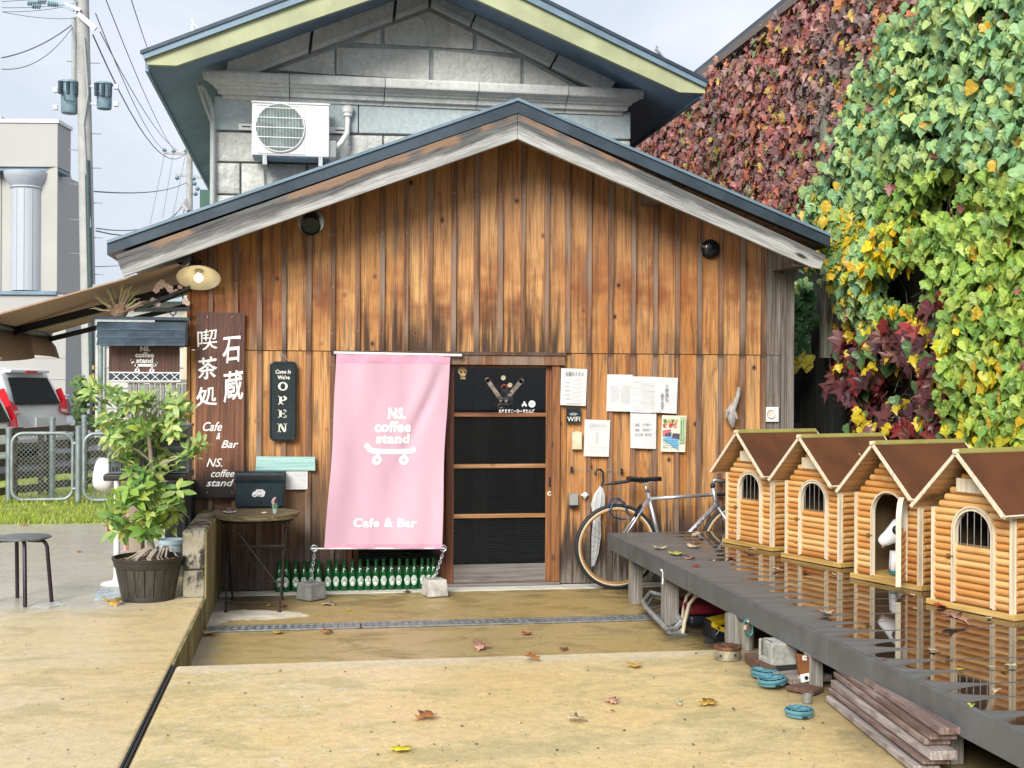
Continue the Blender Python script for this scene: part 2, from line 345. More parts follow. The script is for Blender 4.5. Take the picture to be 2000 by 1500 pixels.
    def build(s, name, mat, parent=None, origin=None, smooth=False, bevel=0, local=False, kind=None, label=None):
        if isinstance(mat, str): mat = M[mat]
        me = bpy.data.meshes.new(name)
        if parent is not None:
            mi = Matrix() if local else WMX[parent.name].inverted(); vs = [mi @ q for q in s.v]; loc = None
        else:
            if origin is None:
                xs, ys, zs = zip(*s.v); origin = ((min(xs)+max(xs))/2, (min(ys)+max(ys))/2, min(zs))
            origin = Vector(origin); vs = [q-origin for q in s.v]; loc = origin
        me.from_pydata([tuple(q) for q in vs], [], s.f); me.validate(verbose=False); me.materials.append(mat)
        if smooth:
            me.polygons.foreach_set('use_smooth', [True]*len(me.polygons))
            if smooth != 'full':
                try: me.set_sharp_from_angle(angle=R(40))
                except Exception: pass
        o = bpy.data.objects.new(name, me); SC.collection.objects.link(o)
        if parent is not None: o.parent = parent; reg(o, parent)
        else: o.location = loc; reg(o, None, Matrix.Translation(loc))
        if bevel:
            b = o.modifiers.new('bevel', 'BEVEL'); b.width = bevel; b.segments = 2; b.limit_method = 'ANGLE'; b.angle_limit = R(35)
        if kind: o['kind'] = kind
        if label: o['label'] = label
        return o
def one(mb, name, label, cat, mat, group=None, **k): return tag(mb.build(name, mat, **k), label, cat, group)
def dup(root, loc, rotz=None, label=None):
    r = root.copy(); SC.collection.objects.link(r); r.location = loc
    if rotz is not None: r.rotation_euler = (0, 0, rotz)
    if label: r['label'] = label
    reg(r, None, Matrix.Translation(Vector(loc)) @ Matrix.Rotation(r.rotation_euler.z, 4, 'Z'))
    for ch in list(root.children):
        c = ch.copy(); SC.collection.objects.link(c); c.parent = r; reg(c, r)
        for g in list(ch.children): d = g.copy(); SC.collection.objects.link(d); d.parent = c; reg(d, r)
    return r
def arc(cx, cz, r, a0, a1, n): return [(cx+r*math.cos(a0+(a1-a0)*i/n), cz+r*math.sin(a0+(a1-a0)*i/n)) for i in range(n+1)]

# ---------------------------------------------------------------- lettering
def tmesh(s, bold=0, shear=0, spacing=1, vert=False):
    cu = bpy.data.curves.new('t', 'FONT'); cu.body = '\n'.join(s) if vert else s; cu.size = 1; cu.offset = bold; cu.shear = shear; cu.space_character = spacing; cu.resolution_u = 3
    if vert: cu.align_x = 'CENTER'; cu.space_line = .95
    o = bpy.data.objects.new('t', cu); SC.collection.objects.link(o); dg = bpy.context.evaluated_depsgraph_get()
    me = o.evaluated_get(dg).to_mesh(); vs = [(v.co.x, v.co.y) for v in me.vertices]; fs = [tuple(p.vertices) for p in me.polygons]
    o.evaluated_get(dg).to_mesh_clear(); bpy.data.objects.remove(o); bpy.data.curves.remove(cu)
    xs = [v[0] for v in vs]; ys = [v[1] for v in vs]; x0, x1, y0, y1 = min(xs), max(xs), min(ys), max(ys)
    return [((a-x0)/(x1-x0), (b-y0)/(y1-y0)) for a, b in vs], fs
def text_on(mb, s, fn, box, **k):
    """fit text into box=(a0,b0,a1,b1) of the surface fn(a,b)->point, b upwards"""
    vs, fs = tmesh(s, **k); a0, b0, a1, b1 = box
    return mb.add([fn(a0+(a1-a0)*u, b0+(b1-b0)*v) for u, v in vs], fs)
def wall_text(mb, s, box, y, **k):   # box in photo pixels x0,y0(top),x1,y1(bottom) on plane y
    a = WY(box[0], box[3], y); b = WY(box[2], box[1], y); return text_on(mb, s, lambda u, v: Vector((u, y, v)), (a.x, a.z, b.x, b.z), **k)
def strip(mb, pts, w, fn):      # flat stroke along 2D points mapped by fn
    for i in range(len(pts)-1):
        p, q = Vector(pts[i]), Vector(pts[i+1]); d = (q-p).normalized(); nrm = Vector((-d.y, d.x))*w/2; e = d*w*.25
        mb.add([fn(*(p-e-nrm)), fn(*(q+e-nrm)), fn(*(q+e+nrm)), fn(*(p-e+nrm))], [(0, 1, 2, 3)])
def ring2(mb, c, r0, r1, fn, n=20, z=1):
    vs = []; 
    for k in range(n):
        a = 2*math.pi*k/n
        vs += [fn(c[0]+r0*math.cos(a), c[1]+r0*math.sin(a)), fn(c[0]+r1*math.cos(a), c[1]+r1*math.sin(a))]
    mb.add(vs, [(2*k, 2*k+1, (2*k+3) % (2*n), (2*k+2) % (2*n)) for k in range(n)])
def logo_board(mb, fn, x0, x1, yt, h):   # skateboard emblem: width x0..x1, deck at height yt, total height h
    w = x1-x0; t = h*.26
    poly = [(x0+w*.02, yt+h*.36), (x0+w*.1, yt+h*.02), (x0+w*.2, yt-t*.35), (x0+w*.9, yt-t*.35), (x0+w*.985, yt+h*.1)]
    strip(mb, poly, t, fn)
    for p in (poly[0], poly[-1], poly[1]): ring2(mb, p, 0.0001, t/2, fn)
    for q in (.235, .795):
        c = (x0+w*q, yt-h*.62); strip(mb, [(c[0]+w*.01, yt-t*.4), (c[0]+w*.005, c[1]+h*.16)], w*.055, fn); ring2(mb, c, h*.085, h*.24, fn)
def paper(name, label, cat, corners, y, mat, group=None, curl=.004, y2=None):   # sheet from 4 photo corners TL,TR,BR,BL on the wall
    P = [WY(c[0], c[1], y) for c in corners]; mb = MB(); n = 6; vs = []; sd = random.random()*20
    for j in range(n+1):
        for i in range(n+1):
            s, t = i/n, j/n; p = (P[0]*(1-s)+P[1]*s)*(1-t)+(P[3]*(1-s)+P[2]*s)*t
            p = p+Vector((0, -curl*abs(mn.noise(Vector((s*1.3+sd, t*1.3, 0))))*.6-curl*.4*(t**3), 0)); vs.append(p)
    k = len(vs); fs = [(j*(n+1)+i, (j+1)*(n+1)+i, (j+1)*(n+1)+i+1, j*(n+1)+i+1) for j in range(n) for i in range(n)]
    mb.add(vs, fs); o = mb.build(name, mat); so_ = o.modifiers.new('thick', 'SOLIDIFY'); so_.thickness = .0006; so_.offset = 1
    return tag(o, label, cat, group)

# ---------------------------------------------------------------- leaves
def leaf_shape(kind):
    if kind == 'maple': o = [(0, 0), (.22, -.06), (.46, .06), (.34, .24), (.56, .44), (.3, .5), (.2, .56), (.26, .84), (.1, .8), (0, 1.05)]
    elif kind == 'ivy': o = [(0, 0), (.18, -.12), (.42, -.04), (.5, .2), (.44, .36), (.58, .5), (.3, .6), (.14, .84), (0, 1.0)]
    elif kind == 'ivy2': o = [(0, 0), (.25, -.1), (.5, .05), (.55, .3), (.42, .5), (.34, .62), (.16, .8), (0, .98)]
    else: o = [(0, 0), (.1, .12), (.19, .32), (.2, .52), (.15, .76), (.06, .93), (0, 1)]
    return o
def leaf_geo(kind, fold=.18, droop=.25, crumple=.0, rs=0):
    o = leaf_shape(kind); n = len(o); rnd = random.Random(rs); vs = []; fs = []
    zf = lambda x, y: abs(x)*fold-droop*y*y*.5+crumple*rnd.uniform(-1, 1)
    right = [(x, y, zf(x, y)) for x, y in o]; mid = [(0, y*.97 if i < n-1 else y, 0) for i, (x, y) in enumerate(o)]
    left = [(-x*.97, y+(.02 if 0 < i < n-1 else 0), zf(x, y)) for i, (x, y) in enumerate(o)]
    sp = [(0, t, -droop*t*t*.5) for t in (0, .3, .6)]
    vs = sp+[right[i] for i in range(1, n)]+[left[i] for i in range(1, n-1)]
    r0 = 3; l0 = 3+n-1
    R_ = [0]+[r0+i for i in range(n-1)]; L_ = [0]+[l0+i for i in range(n-2)]+[r0+n-2]
    for side, rev in ((R_, False), (L_, True)):
        for i in range(len(side)-1):
            ym = (o[min(i, n-1)][1]+o[min(i+1, n-1)][1])/2; c = 1 if ym < .45 else 2
            if i == 0: c = 1
            t = (side[i], side[i+1], c)
            if len(set(t)) == 3: fs.append(tuple(reversed(t)) if rev else t)
        k = next(i for i in range(len(side)-1) if not ((o[min(i, n-1)][1]+o[min(i+1, n-1)][1])/2 < .45 or i == 0))
        t = (side[k], 2, 1); fs.append(tuple(reversed(t)) if rev else t)
    return vs, fs
def leaf_mat(name, obj=False, trans=.25):
    n = NT(name)
    if obj: col = n.oi.outputs['Color']
    else:
        a = n.t.nodes.new('ShaderNodeAttribute'); a.attribute_name = 'leafcol'; col = a.outputs['Color']
    v = n.mapv((1, 1, 1), add=n.rnd); g = n.noise(v, 55 if not obj else 30, 3, .6)
    col = n.mul(col, n.rng(g, .25, .75, .72, 1.2)); n.fin(col, .42)
    tr = n.t.nodes.new('ShaderNodeBsdfTranslucent'); n.L(col, tr.inputs[0]); mxs = n.t.nodes.new('ShaderNodeMixShader'); mxs.inputs[0].default_value = trans
    out = n.t.nodes['Material Output']; n.t.links.new(n.b.outputs[0], mxs.inputs[1]); n.t.links.new(tr.outputs[0], mxs.inputs[2]); n.t.links.new(mxs.outputs[0], out.inputs[0]); return n.m
M['leafmass'] = leaf_mat('leaf_mass'); M['leafobj'] = leaf_mat('leaf_single', True)
def leaf_matrix(p, nrm, up, size, spin=0, roll=0):
    z = Vector(nrm).normalized(); y = Vector(up); y = (y-z*y.dot(z)).normalized(); x = y.cross(z)
    m = Matrix((x, y, z)).transposed().to_4x4() @ Matrix.Rotation(spin, 4, 'Z') @ Matrix.Rotation(roll, 4, 'Y')
    return Matrix.Translation(p) @ m @ Matrix.Scale(size, 4)
LG = {}
def leaf_variants(kind, crumple=.08, fold=.18, droop=.3, n=8):
    key = (kind, crumple, fold, droop)
    if key not in LG:
        out = []
        for i in range(n):
            g = leaf_geo(kind, fold+random.uniform(-.15, .35), droop+random.uniform(-.3, .7), crumple, i); me = bpy.data.meshes.new('leaf_'+kind); me.from_pydata(g[0], [], g[1]); me.materials.append(M['leafobj']); out.append((g, me))
        LG[key] = out
    return LG[key]
def leaf_mass(name, items, root, mat='leafmass', nparts=300, score=None, **kw):
    """items: (matrix, colour, kind). biggest `nparts` become leaf parts of root, the rest one stuff part"""
    sc = []
    for i, it in enumerate(items):
        px, py, d = proj(it[0].translation); s = it[0].to_scale().x/max(.1, d)
        if not (0 < px < 2000 and 0 < py < 1500): s *= .01
        sc.append(s*(score(it) if score else 1))
    order = np.argsort(-np.array(sc)); parts = set(order[:nparts].tolist()); V = []; Fc = []; C = []; b = 0
    inv = WMX[root.name].inverted()
    for i, (m, col, kind) in enumerate(items):
        var = leaf_variants(kind, **kw); (gv, gf), me = var[i % len(var)]
        if i in parts:
            o = bpy.data.objects.new('leaf', me); SC.collection.objects.link(o); o.parent = root; o.matrix_local = inv @ m; o.color = (*col, 1)
        else:
            mm = inv @ m
            V += [tuple(mm @ Vector(q)) for q in gv]; Fc += [tuple(k+b for k in f) for f in gf]; C += [col]*len(gf); b += len(gv)
    if V:
        me = bpy.data.meshes.new(name); me.from_pydata(V, [], Fc); me.materials.append(M[mat]); at = me.attributes.new('leafcol', 'FLOAT_COLOR', 'FACE')
        at.data.foreach_set('color', [q for c in C for q in (*c, 1)])
        o = bpy.data.objects.new(name, me); SC.collection.objects.link(o); o.parent = root; o['kind'] = 'stuff'; reg(o, root)
# ================================================================ SETTING: ground
CX = -2.25      # line of the curb
SY = -3.33      # edge of the front slab
TZ = .2; LAWN_Y = GZ(150, 1022, TZ).y; RX = 3.06
def sheet(name, mat, quads, z0=None, label=None, bevel=0):
    mb = MB()
    for (x0, x1, y0, y1, z) in quads:
        if z0 is None: mb.add([(x0, y0, z), (x1, y0, z), (x1, y1, z), (x0, y1, z)], [(0, 1, 2, 3)])
        else: mb.box(x0, x1, y0, y1, z0, z)
    o = mb.build(name, mat, origin=(0, 0, 0), bevel=bevel); o['kind'] = 'structure'
    if label: o['label'] = label
    return o
M['asphalt'] = simple('grey_asphalt', (.10, .10, .105), .7, 0, .2, 3, .3)
M['grassbase'] = simple('lawn_soil', (.26, .32, .05), .9, 0, .35, 3, .5)
sheet('ground', 'asphalt', [(-400, 400, LAWN_Y+7, 600, .15), (-400, 400, -60, SY, .12), (-400, CX, SY, LAWN_Y+7, .12), (RX+.1, 400, SY, LAWN_Y+7, .12), (CX, RX+.1, 0, LAWN_Y+7, -.06)])
sheet('terrace', 'terrace', [(-9, CX, -9, LAWN_Y, TZ)], -.1, 'sandy coloured concrete terrace to the left of the step', .012)
sheet('front_slab', 'slab', [(CX+.022, RX, -9, SY, TZ-.003)], -.1, 'pale sandy concrete slab in the foreground', .02)
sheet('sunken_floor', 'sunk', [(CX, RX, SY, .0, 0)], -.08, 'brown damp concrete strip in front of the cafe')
sheet('mortar_strip', 'white_strip', [(CX+.01, RX, -.20, -.002, .006)], .001)
sheet('curb_face', 'curb', [(CX+.0005, CX+.012, SY, -1.381, TZ-.004)], 0)
# dark expansion joint between terrace and slab
sheet('expansion_joint', 'black_rub', [(CX-.004, CX+.026, -9, SY+.01, TZ-.012)], -.09)
mb = MB(); mb.box(CX+.001, CX+.009, -9, SY, TZ-.02, TZ+.004); mb.box(CX+.014, CX+.022, -9, SY, TZ-.02, TZ+.003); o = mb.build('joint_filler', 'black_rub', origin=(0, 0, 0)); o['kind'] = 'structure'
# ragged pale mortar remnants in the sunken strip
M['mort2'] = simple('crumbly_mortar', (.56, .52, .42), .85, 0, .2, 9, .8)
rr = random.Random(3)
def patch(pts, z, name, mat, jag=.012, th=.005):
    P = []
    for i in range(len(pts)):
        a, b = GZ(*pts[i], z), GZ(*pts[(i+1) % len(pts)], z)
        for k in range(6): q = a.lerp(b, k/6); P.append((q.x+rr.uniform(-jag, jag), q.y+rr.uniform(-jag, jag), z+.0005))
    mb = MB(); mb.prism(P, (0, 0, th)); o = mb.build(name, mat); o['kind'] = 'structure'; return o
patch([(402, 1200), (470, 1192), (575, 1196), (600, 1203), (520, 1211), (450, 1212), (425, 1222), (396, 1226)], 0, 'mortar_patch', 'mort2', .02)
patch([(70, 1178), (112, 1174), (126, 1181), (95, 1188), (60, 1186)], TZ, 'pale_stain', simple('pale_wet_patch', (.50, .49, .45), .35), .02, .002)
patch([(192, 1152), (236, 1150), (240, 1170), (184, 1172)], TZ, 'drain_cover', simple('pale_blue_cover', (.42, .50, .54), .3, 0, .25, 22), .004, .006)
mb = MB()                                  # lawn
sheet('lawn', 'grassbase', [(-14, CX, LAWN_Y, LAWN_Y+7, TZ-.005)], .0)
V = []; Fa = []; C = []
for i in range(15000):
    y = LAWN_Y+.02+6.6*random.random()**1.5; x = random.uniform(-9.5, -2.6) ; h = random.uniform(.02, .045)*(1+1.6*max(0, mn.noise(Vector((x*1.7, y*1.7, 0)))))
    if abs(y-(LAWN_Y+2.2)) < .25: h *= 1.7
    a = random.uniform(0, math.pi); w = .008; dx, dy = math.cos(a)*w, math.sin(a)*w; lx, ly = random.uniform(-.03, .03), random.uniform(-.03, .03); b = len(V)
    V += [(x-dx, y-dy, TZ-.006), (x+dx, y+dy, TZ-.006), (x+lx, y+ly, TZ+h)]; Fa.append((b, b+1, b+2))
    k = random.random(); C.append((.30+.18*k, .42+.12*k, .05+.04*k) if random.random() > .12 else (.45, .36, .16))
me = bpy.data.meshes.new('grass'); me.from_pydata(V, [], Fa); me.materials.append(M['leafmass']); at = me.attributes.new('leafcol', 'FLOAT_COLOR', 'FACE')
at.data.foreach_set('color', [q for c in C for q in (*c, 1)]); o = bpy.data.objects.new('grass', me); SC.collection.objects.link(o); o['kind'] = 'stuff'; o['label'] = 'short green lawn grass in front of the wooden fence'
# drain grate let into the sunken floor
dl, dr_ = GZ(395, 1230, 0), GZ(1278, 1209, 0); dy0 = (dl.y+dr_.y)/2
dg_ = thing('drain_grate', 'long galvanised channel grate crossing the brown concrete in front of the door', 'drain', (0, dy0, 0))
x0 = CX+.03; segs = [(x0, WY(703, 1222, dy0).x-.01), (WY(703, 1222, dy0).x+.02, 1.05)]
mb = MB(); mb.box(x0, 1.05, dy0-.085, dy0+.085, .0006, .003); mb.build('channel', 'black', dg_)
for a, b in segs:
    mb = MB(); mb.box(a, b, dy0-.082, dy0-.062, .001, .012); mb.box(a, b, dy0+.062, dy0+.082, .001, .012); mb.build('rail', 'steel', dg_)
    mb = MB(); mb.box(a, b, dy0-.006, dy0+.006, .001, .0115)
    n = int((b-a)/.048)
    for i in range(n+1): x = a+(b-a)*i/n; mb.box(x-.009, x+.009, dy0-.064, dy0+.064, .001, .011)
    mb.build('crossbar_set', 'steel', dg_)['kind'] = 'stuff'

# ================================================================ CAFE
XL = WY(372, 800, 0).x; XR = WY(1547, 700, 0).x
cafe = thing('cafe_building', 'cedar board and batten cafe hut with grey gabled bargeboards and sliding glass door', 'building', (0, 0, 0))
def ztop(x): return APZ-PITCH*abs(x-APX)-.004
def board(name, x0, x1, y0, y1, z0, z1, mat, parent=cafe):     # z1 None = cut along the gable
    if z1 is None:
        pts = [(x0, z0), (x1, z0), (x1, ztop(x1))]+([(APX, ztop(APX))] if x0 < APX < x1 else [])+[(x0, ztop(x0))]
    else: pts = [(x0, z0), (x1, z0), (x1, z1), (x0, z1)]
    mb = MB(); mb.xz(pts, y0, y1); return mb.build(name, mat, parent)
ZJ = WY(1000, 689, 0).z; ZLT = WY(1000, 712, 0).z
OX0, OX1 = WY(678, 900, 0).x, WY(1093, 900, 0).x
bpx = [372, 412, 460, 507, 555, 603, 650, 698, 746, 793, 839, 885, 930, 976, 1021, 1067, 1108, 1150, 1192, 1236, 1279, 1322, 1365, 1407, 1449, 1490]
bx = [WY(p, 600, 0).x for p in bpx]; bx[0] = XL
for i in range(len(bx)-1):
    a, b = bx[i]+.002, bx[i+1]-.002
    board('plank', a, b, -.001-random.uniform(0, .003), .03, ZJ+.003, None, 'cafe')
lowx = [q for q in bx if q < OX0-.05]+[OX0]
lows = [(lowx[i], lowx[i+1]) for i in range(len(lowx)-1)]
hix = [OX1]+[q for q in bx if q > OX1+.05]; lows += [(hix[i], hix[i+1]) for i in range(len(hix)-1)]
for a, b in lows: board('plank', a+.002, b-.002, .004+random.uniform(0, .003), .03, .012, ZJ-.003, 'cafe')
for i, p in enumerate(bx[1:-1]):
    w = random.uniform(.015, .021)
    board('batten', p-w, p+w, -.024-random.uniform(0, .004), .002, ZJ+.001, None, 'batten')
    if p < OX0-.06 or p > OX1+.06: board('batten', p-w, p+w, -.020, .006, .012, ZJ-.001, 'batten')
# right hand corner in silver grey boards
g0, g1, g2 = bx[-1], WY(1523, 700, 0).x, XR
board('batten', g0-.02, g0+.02, -.026, .002, .012, None, 'batten')
board('plank', g0+.02, g1, -.004, .03, ZJ+.002, None, 'cafe_grey'); board('plank', g0+.02, g1, .002, .03, .012, ZJ-.002, 'cafe_grey')
zc_ = WY(1530, 535, 0).z
board('corner_post', g1+.002, g1+.045, -.03, .03, .012, zc_, 'cafe_grey'); board('corner_post', g1+.047, g2, -.04, .1, .012, zc_, 'cafe_grey')
board('corner_post', XL-.028, XL-.002, -.018, .1, .012, ztop(XL)-.02, 'cafe')
for (pa, pb, yb) in ((1251, 1300, 402), (1508, 1560, 530)):           # purlin ends under the eaves
    a, b = WY(pa, yb, 0).x, WY(pb, yb, -.0).x; z = WY(pa, yb, 0).z
    mb = MB(); mb.box(a, a+.13, -.46, .0, z, z+.13); mb.build('purlin', 'cafe_grey', cafe)
# side walls, roof, bargeboards
BK = 2.98
mb = MB(); mb.xz([(XL+.03, 0), (XL+.06, 0), (XL+.06, ztop(XL)), (XL+.03, ztop(XL))], .03, BK); mb.build('wall', 'cafe_grey', cafe)
mb = MB(); mb.xz([(XR-.08, 0), (XR-.03, 0), (XR-.03, ztop(XR)), (XR-.08, ztop(XR))], .11, BK); mb.build('wall', 'cafe_grey', cafe)
tl, ta, tr_ = WY(209, 482, RY-.03), WY(1010, 197, RY-.03), WY(1622, 480, RY-.03)
apx = APX; TH = ta.z-APZ
def slab(sgn, xe):
    ze = APZ-PITCH*abs(xe-apx)
    mb = MB(); mb.xz([(apx, APZ), (apx, APZ+TH), (xe, ze+TH), (xe, ze+.01)], RY-.03, BK); return mb
slab(-1, tl.x).build('roof_slope', 'roof', cafe); slab(1, tr_.x).build('roof_slope', 'roof', cafe)
for xe in (tl.x, tr_.x):    # folded metal verge strip standing proud of the slope
    s = 1 if xe > apx else -1
    ze = APZ-PITCH*abs(xe-apx)+TH
    mb = MB(); mb.xz([(apx, APZ+TH), (apx, APZ+TH+.022), (xe, ze+.022), (xe, ze)], RY-.045, RY+.10); mb.build('verge_flashing', 'roof2', cafe)
    n = 14
    for i in range(n if False else 0): pass
fl = [WY(*p, RY) for p in ((226, 499), (1010, 222), (1010, 273), (242, 541))]
fr = [WY(*p, RY) for p in ((1010, 222), (1611, 500), (1600, 526), (1583, 523), (1010, 273))]
mb = MB(); mb.xz([(p.x, p.z) for p in fl], RY-.022, RY+.02); mb.build('bargeboard', 'fascia', cafe, bevel=.004)
mb = MB(); mb.xz([(p.x+.002, p.z) for p in fr], RY-.024, RY+.02); mb.build('bargeboard', 'fascia', cafe, bevel=.004)
M['soffitwood'] = grain_wood('brown_soffit_board', (.10, .06, .04), (.2, .13, .09), 1, .7)
for s, xe in ((-1, fl[0].x+.05), (1, fr[1].x-.05)):
    mb = MB(); mb.prism([(apx, RY+.02, APZ-.002), (xe, RY+.02, APZ-PITCH*abs(xe-apx)-.002), (xe, 0, APZ-PITCH*abs(xe-apx)-.002), (apx, 0, APZ-.002)], (0, 0, -.0015)); mb.build('soffit', 'soffitwood', cafe)

mb = MB()        # nail heads along the battens
for p in bx[1:-1]:
    for z in (.25, .75, 1.3, 1.72, 2.0, 2.35, 2.75, 3.1, 3.4):
        if z > ztop(p)-.12 or (OX0-.06 < p < OX1+.06 and z < ZJ): continue
        q = p+random.uniform(-.004, .004); zz = z+random.uniform(-.02, .02); y_ = -.0295 if z > ZJ else -.0215; mb.box(q-.003, q+.003, y_, y_+.004, zz-.003, zz+.003)
mb.build('nail_heads', 'steel', cafe, kind='stuff')
# ---- door set
ds = thing('sliding_door_set', 'reddish wooden sliding doors glazed with ribbed glass in an orange timber frame', 'door', (OX0, 0, 0))
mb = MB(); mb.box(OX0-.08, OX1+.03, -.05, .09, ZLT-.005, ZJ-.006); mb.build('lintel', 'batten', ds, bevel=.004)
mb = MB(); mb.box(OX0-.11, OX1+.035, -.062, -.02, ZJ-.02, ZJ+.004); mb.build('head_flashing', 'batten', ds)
jx = WY(1076, 900, 0).x
mb = MB(); mb.box(jx+.003, OX1-.002, -.03, .09, .03, ZLT-.006); mb.build('jamb', 'jamb', ds, bevel=.004)
mb = MB(); mb.box(OX0+.002, OX0+.04, -.02, .09, .03, ZLT-.006); mb.build('jamb', 'doorwood', ds, bevel=.004)
mb = MB(); mb.box(OX0, OX1, -.04, .10, .007, .03); mb.build('threshold', 'doorgrey', ds, bevel=.003)
def glass(name, rough, tint=(.9, .92, .92), spec=.5):
    n = NT(name); return n.fin(tint, rough, 0, Transmission_Weight=1.0, IOR=1.3)
M['glass'] = glass('clear_glass', .02, (.8, .83, .84)); M['ribglass'] = glass('ribbed_glass', .12, (.62, .68, .68))
def rib_pane(x0, x1, z0, z1, y):
    n = max(2, int((z1-z0)/.0105)); n -= n % 2; mb = MB(); vs = []
    for i in range(n*2+1):
        z = z0+(z1-z0)*i/(n*2); yy = y-.006*(1-math.cos(math.pi*i/2))*.5; vs += [(x0, yy, z), (x1, yy, z)]
    mb.add(vs, [(2*i, 2*i+1, 2*i+3, 2*i+2) for i in range(n*2)]); b = len(vs)
    mb.add([(x0, y+.004, z0), (x1, y+.004, z0), (x1, y+.004, z1), (x0, y+.004, z1)], [(3, 2, 1, 0)]); return mb
def leaf_door(pxs, y, parent, hand=False):
    x0, xi0, xi1, x1 = [WY(p, 900, y).x for p in pxs]; zc = WY(980, 718, y).z; zt = ZLT-.01
    zs = [WY(980, q, y).z for q in (718, 806, 814, 906, 914, 1003, 1011, 1101, 1138)]
    for a, b, m in ((x0, xi0, 'doorwood'), (xi1, x1, 'jamb' if hand else 'doorwood')):
        mb = MB(); mb.box(a, b, y-.018, y+.018, .032, zt); mb.build('stile', m, parent, bevel=.002)
    mb = MB(); mb.box(xi0, xi1, y-.017, y+.017, zs[0], zt); mb.build('rail', 'doorwood_h', parent)
    for a, b in ((2, 1), (4, 3), (6, 5)):
        mb = MB(); mb.box(xi0, xi1, y-.017, y+.017, zs[a], zs[b]); mb.build('rail', 'doorwood_h' if a == 2 else 'jambh', parent, bevel=.002)
    mb = MB(); mb.box(xi0, xi1, y-.012, y+.012, zs[8]+.012, zs[7]); mb.build('kick_panel', 'doorgrey', parent)
    mb = MB(); mb.box(xi0, xi1, y-.018, y+.018, .032, zs[8]+.012); mb.build('rail', 'doorgrey', parent)
    mb = MB(); mb.box(xi0, xi1, y-.002, y+.002, zs[1], zs[0]); p = mb.build('glass_pane', 'glass', parent)
    for a, b in ((3, 2), (5, 4), (7, 6)): rib_pane(xi0, xi1, zs[a], zs[b], y).build('glass_pane', 'ribglass', parent)
    return x0, xi0, xi1, x1, zs
M['jambh'] = grain_wood('orange_rail_wood', (.28, .13, .05), (.46, .25, .11), 0, .5)
DY = .035
dx = leaf_door((871, 886, 1065, 1077), DY, ds, True); leaf_door((690, 700, 858, 872), DY+.042, ds)
# recessed pull with lock plate
hx = WY(1074, 930, DY).x; 
mb = MB(); z0, z1 = WY(1074, 951, DY-.02).z, WY(1074, 932, DY-.02).z; mb.box(hx-.013, hx+.007, DY-.0205, DY-.0185, z0, z1); mb.build('recessed_pull', 'black', ds)
mb = MB(); c = WY(1074, 964, DY-.02); mb.lathe((c.x-.003, DY-.0185, c.z), [(.019, 0), (.018, .003), (.0, .004)], 20, 'Y'); hp = mb.build('lock_plate', simple('ivory_plate', (.66, .6, .45), .35), ds, smooth=True)
mb = MB(); mb.lathe((c.x-.003, DY-.0225, c.z+.002), [(.007, 0), (.006, .002), (0, .002)], 12, 'Y'); mb.build('keyhole', 'black', ds)
# prints on the door glass
gy = DY-.004
mb = MB(); wall_text(mb, 'えぬえすこーひーすたんど', (974, 799, 1044, 807), gy, bold=.03)
c = WY(1039, 789, gy); ring2(mb, (c.x, c.z), .012, .028, lambda u, v: Vector((u, gy, v))); mb.box(c.x-.012, c.x+.012, gy-.0002, gy, c.z-.009, c.z+.001)
c2 = WY(1024, 789, gy); mb.box(c2.x-.007, c2.x+.007, gy-.0003, gy, c2.z+.008, c2.z+.020); mb.box(c2.x-.013, c2.x+.013, gy-.0003, gy, c2.z-.001, c2.z+.006); mb.box(c2.x-.022, c2.x+.022, gy-.0003, gy, c2.z-.012, c2.z-.006)
mb.box(c2.x-.018, c2.x-.010, gy-.0003, gy, c2.z-.022, c2.z-.012); mb.box(c2.x+.010, c2.x+.018, gy-.0003, gy, c2.z-.022, c2.z-.012); mb.box(c2.x-.010, c2.x+.010, gy-.0004, gy-.0002, c2.z-.006, c2.z+.000)
mb.build('glass_lettering', 'white', ds)
mb = MB(); c = WY(1039, 789, gy-.0008); ring2(mb, (c.x, c.z), .0001, .0125, lambda u, v: Vector((u, gy-.0007, v))); mb.build('sticker', simple('sky_blue_print', (.30, .52, .68), .5), ds)
mb = MB()
for s, b in (('NS.', (979, 757, 999, 769)), ('coffee', (972, 770, 1004, 782)), ('stand', (975, 783, 1001, 795))): wall_text(mb, s, b, gy-.0012, bold=.05)
q0, q1 = WY(965, 800, gy), WY(1008, 786, gy); logo_board(mb, lambda u, v: Vector((u, gy-.0012, v)), q0.x, q1.x, q0.z+.030, .036)
mb.build('black_lettering', 'black', ds)
# grey crossed boards, drums and a skull print stuck behind the pane
M['greyprint'] = simple('grey_brown_print', (.20, .16, .14), .6, 0, .4, 30)
mb = MB(); f2 = lambda u, v: Vector((u, gy-.0004, v))
for (a, b, cpx, d) in ((952, 742, 985, 790), (1018, 744, 978, 792)):
    p, q = WY(a, b, gy), WY(cpx, d, gy); strip(mb, [(p.x, p.z), (q.x, q.z)], .034, f2); ring2(mb, (p.x, p.z), .0001, .02, f2); ring2(mb, (q.x, q.z), .0001, .022, f2)
mb.build('sticker', 'greyprint', ds)
mb = MB(); 
for (a, b) in ((983, 738), (996, 752)): p = WY(a, b, gy); ring2(mb, (p.x, p.z), .0001, .019, lambda u, v: Vector((u, gy-.0009, v)))
mb.build('sticker', simple('buff_print', (.42, .36, .25), .6, 0, .3, 40), ds)
mb = MB(); p = WY(985, 757, gy); ring2(mb, (p.x, p.z), .02, .027, lambda u, v: Vector((u*1.0, gy-.001, v))); mb.build('sticker', simple('dull_red_print', (.32, .06, .05), .6), ds)
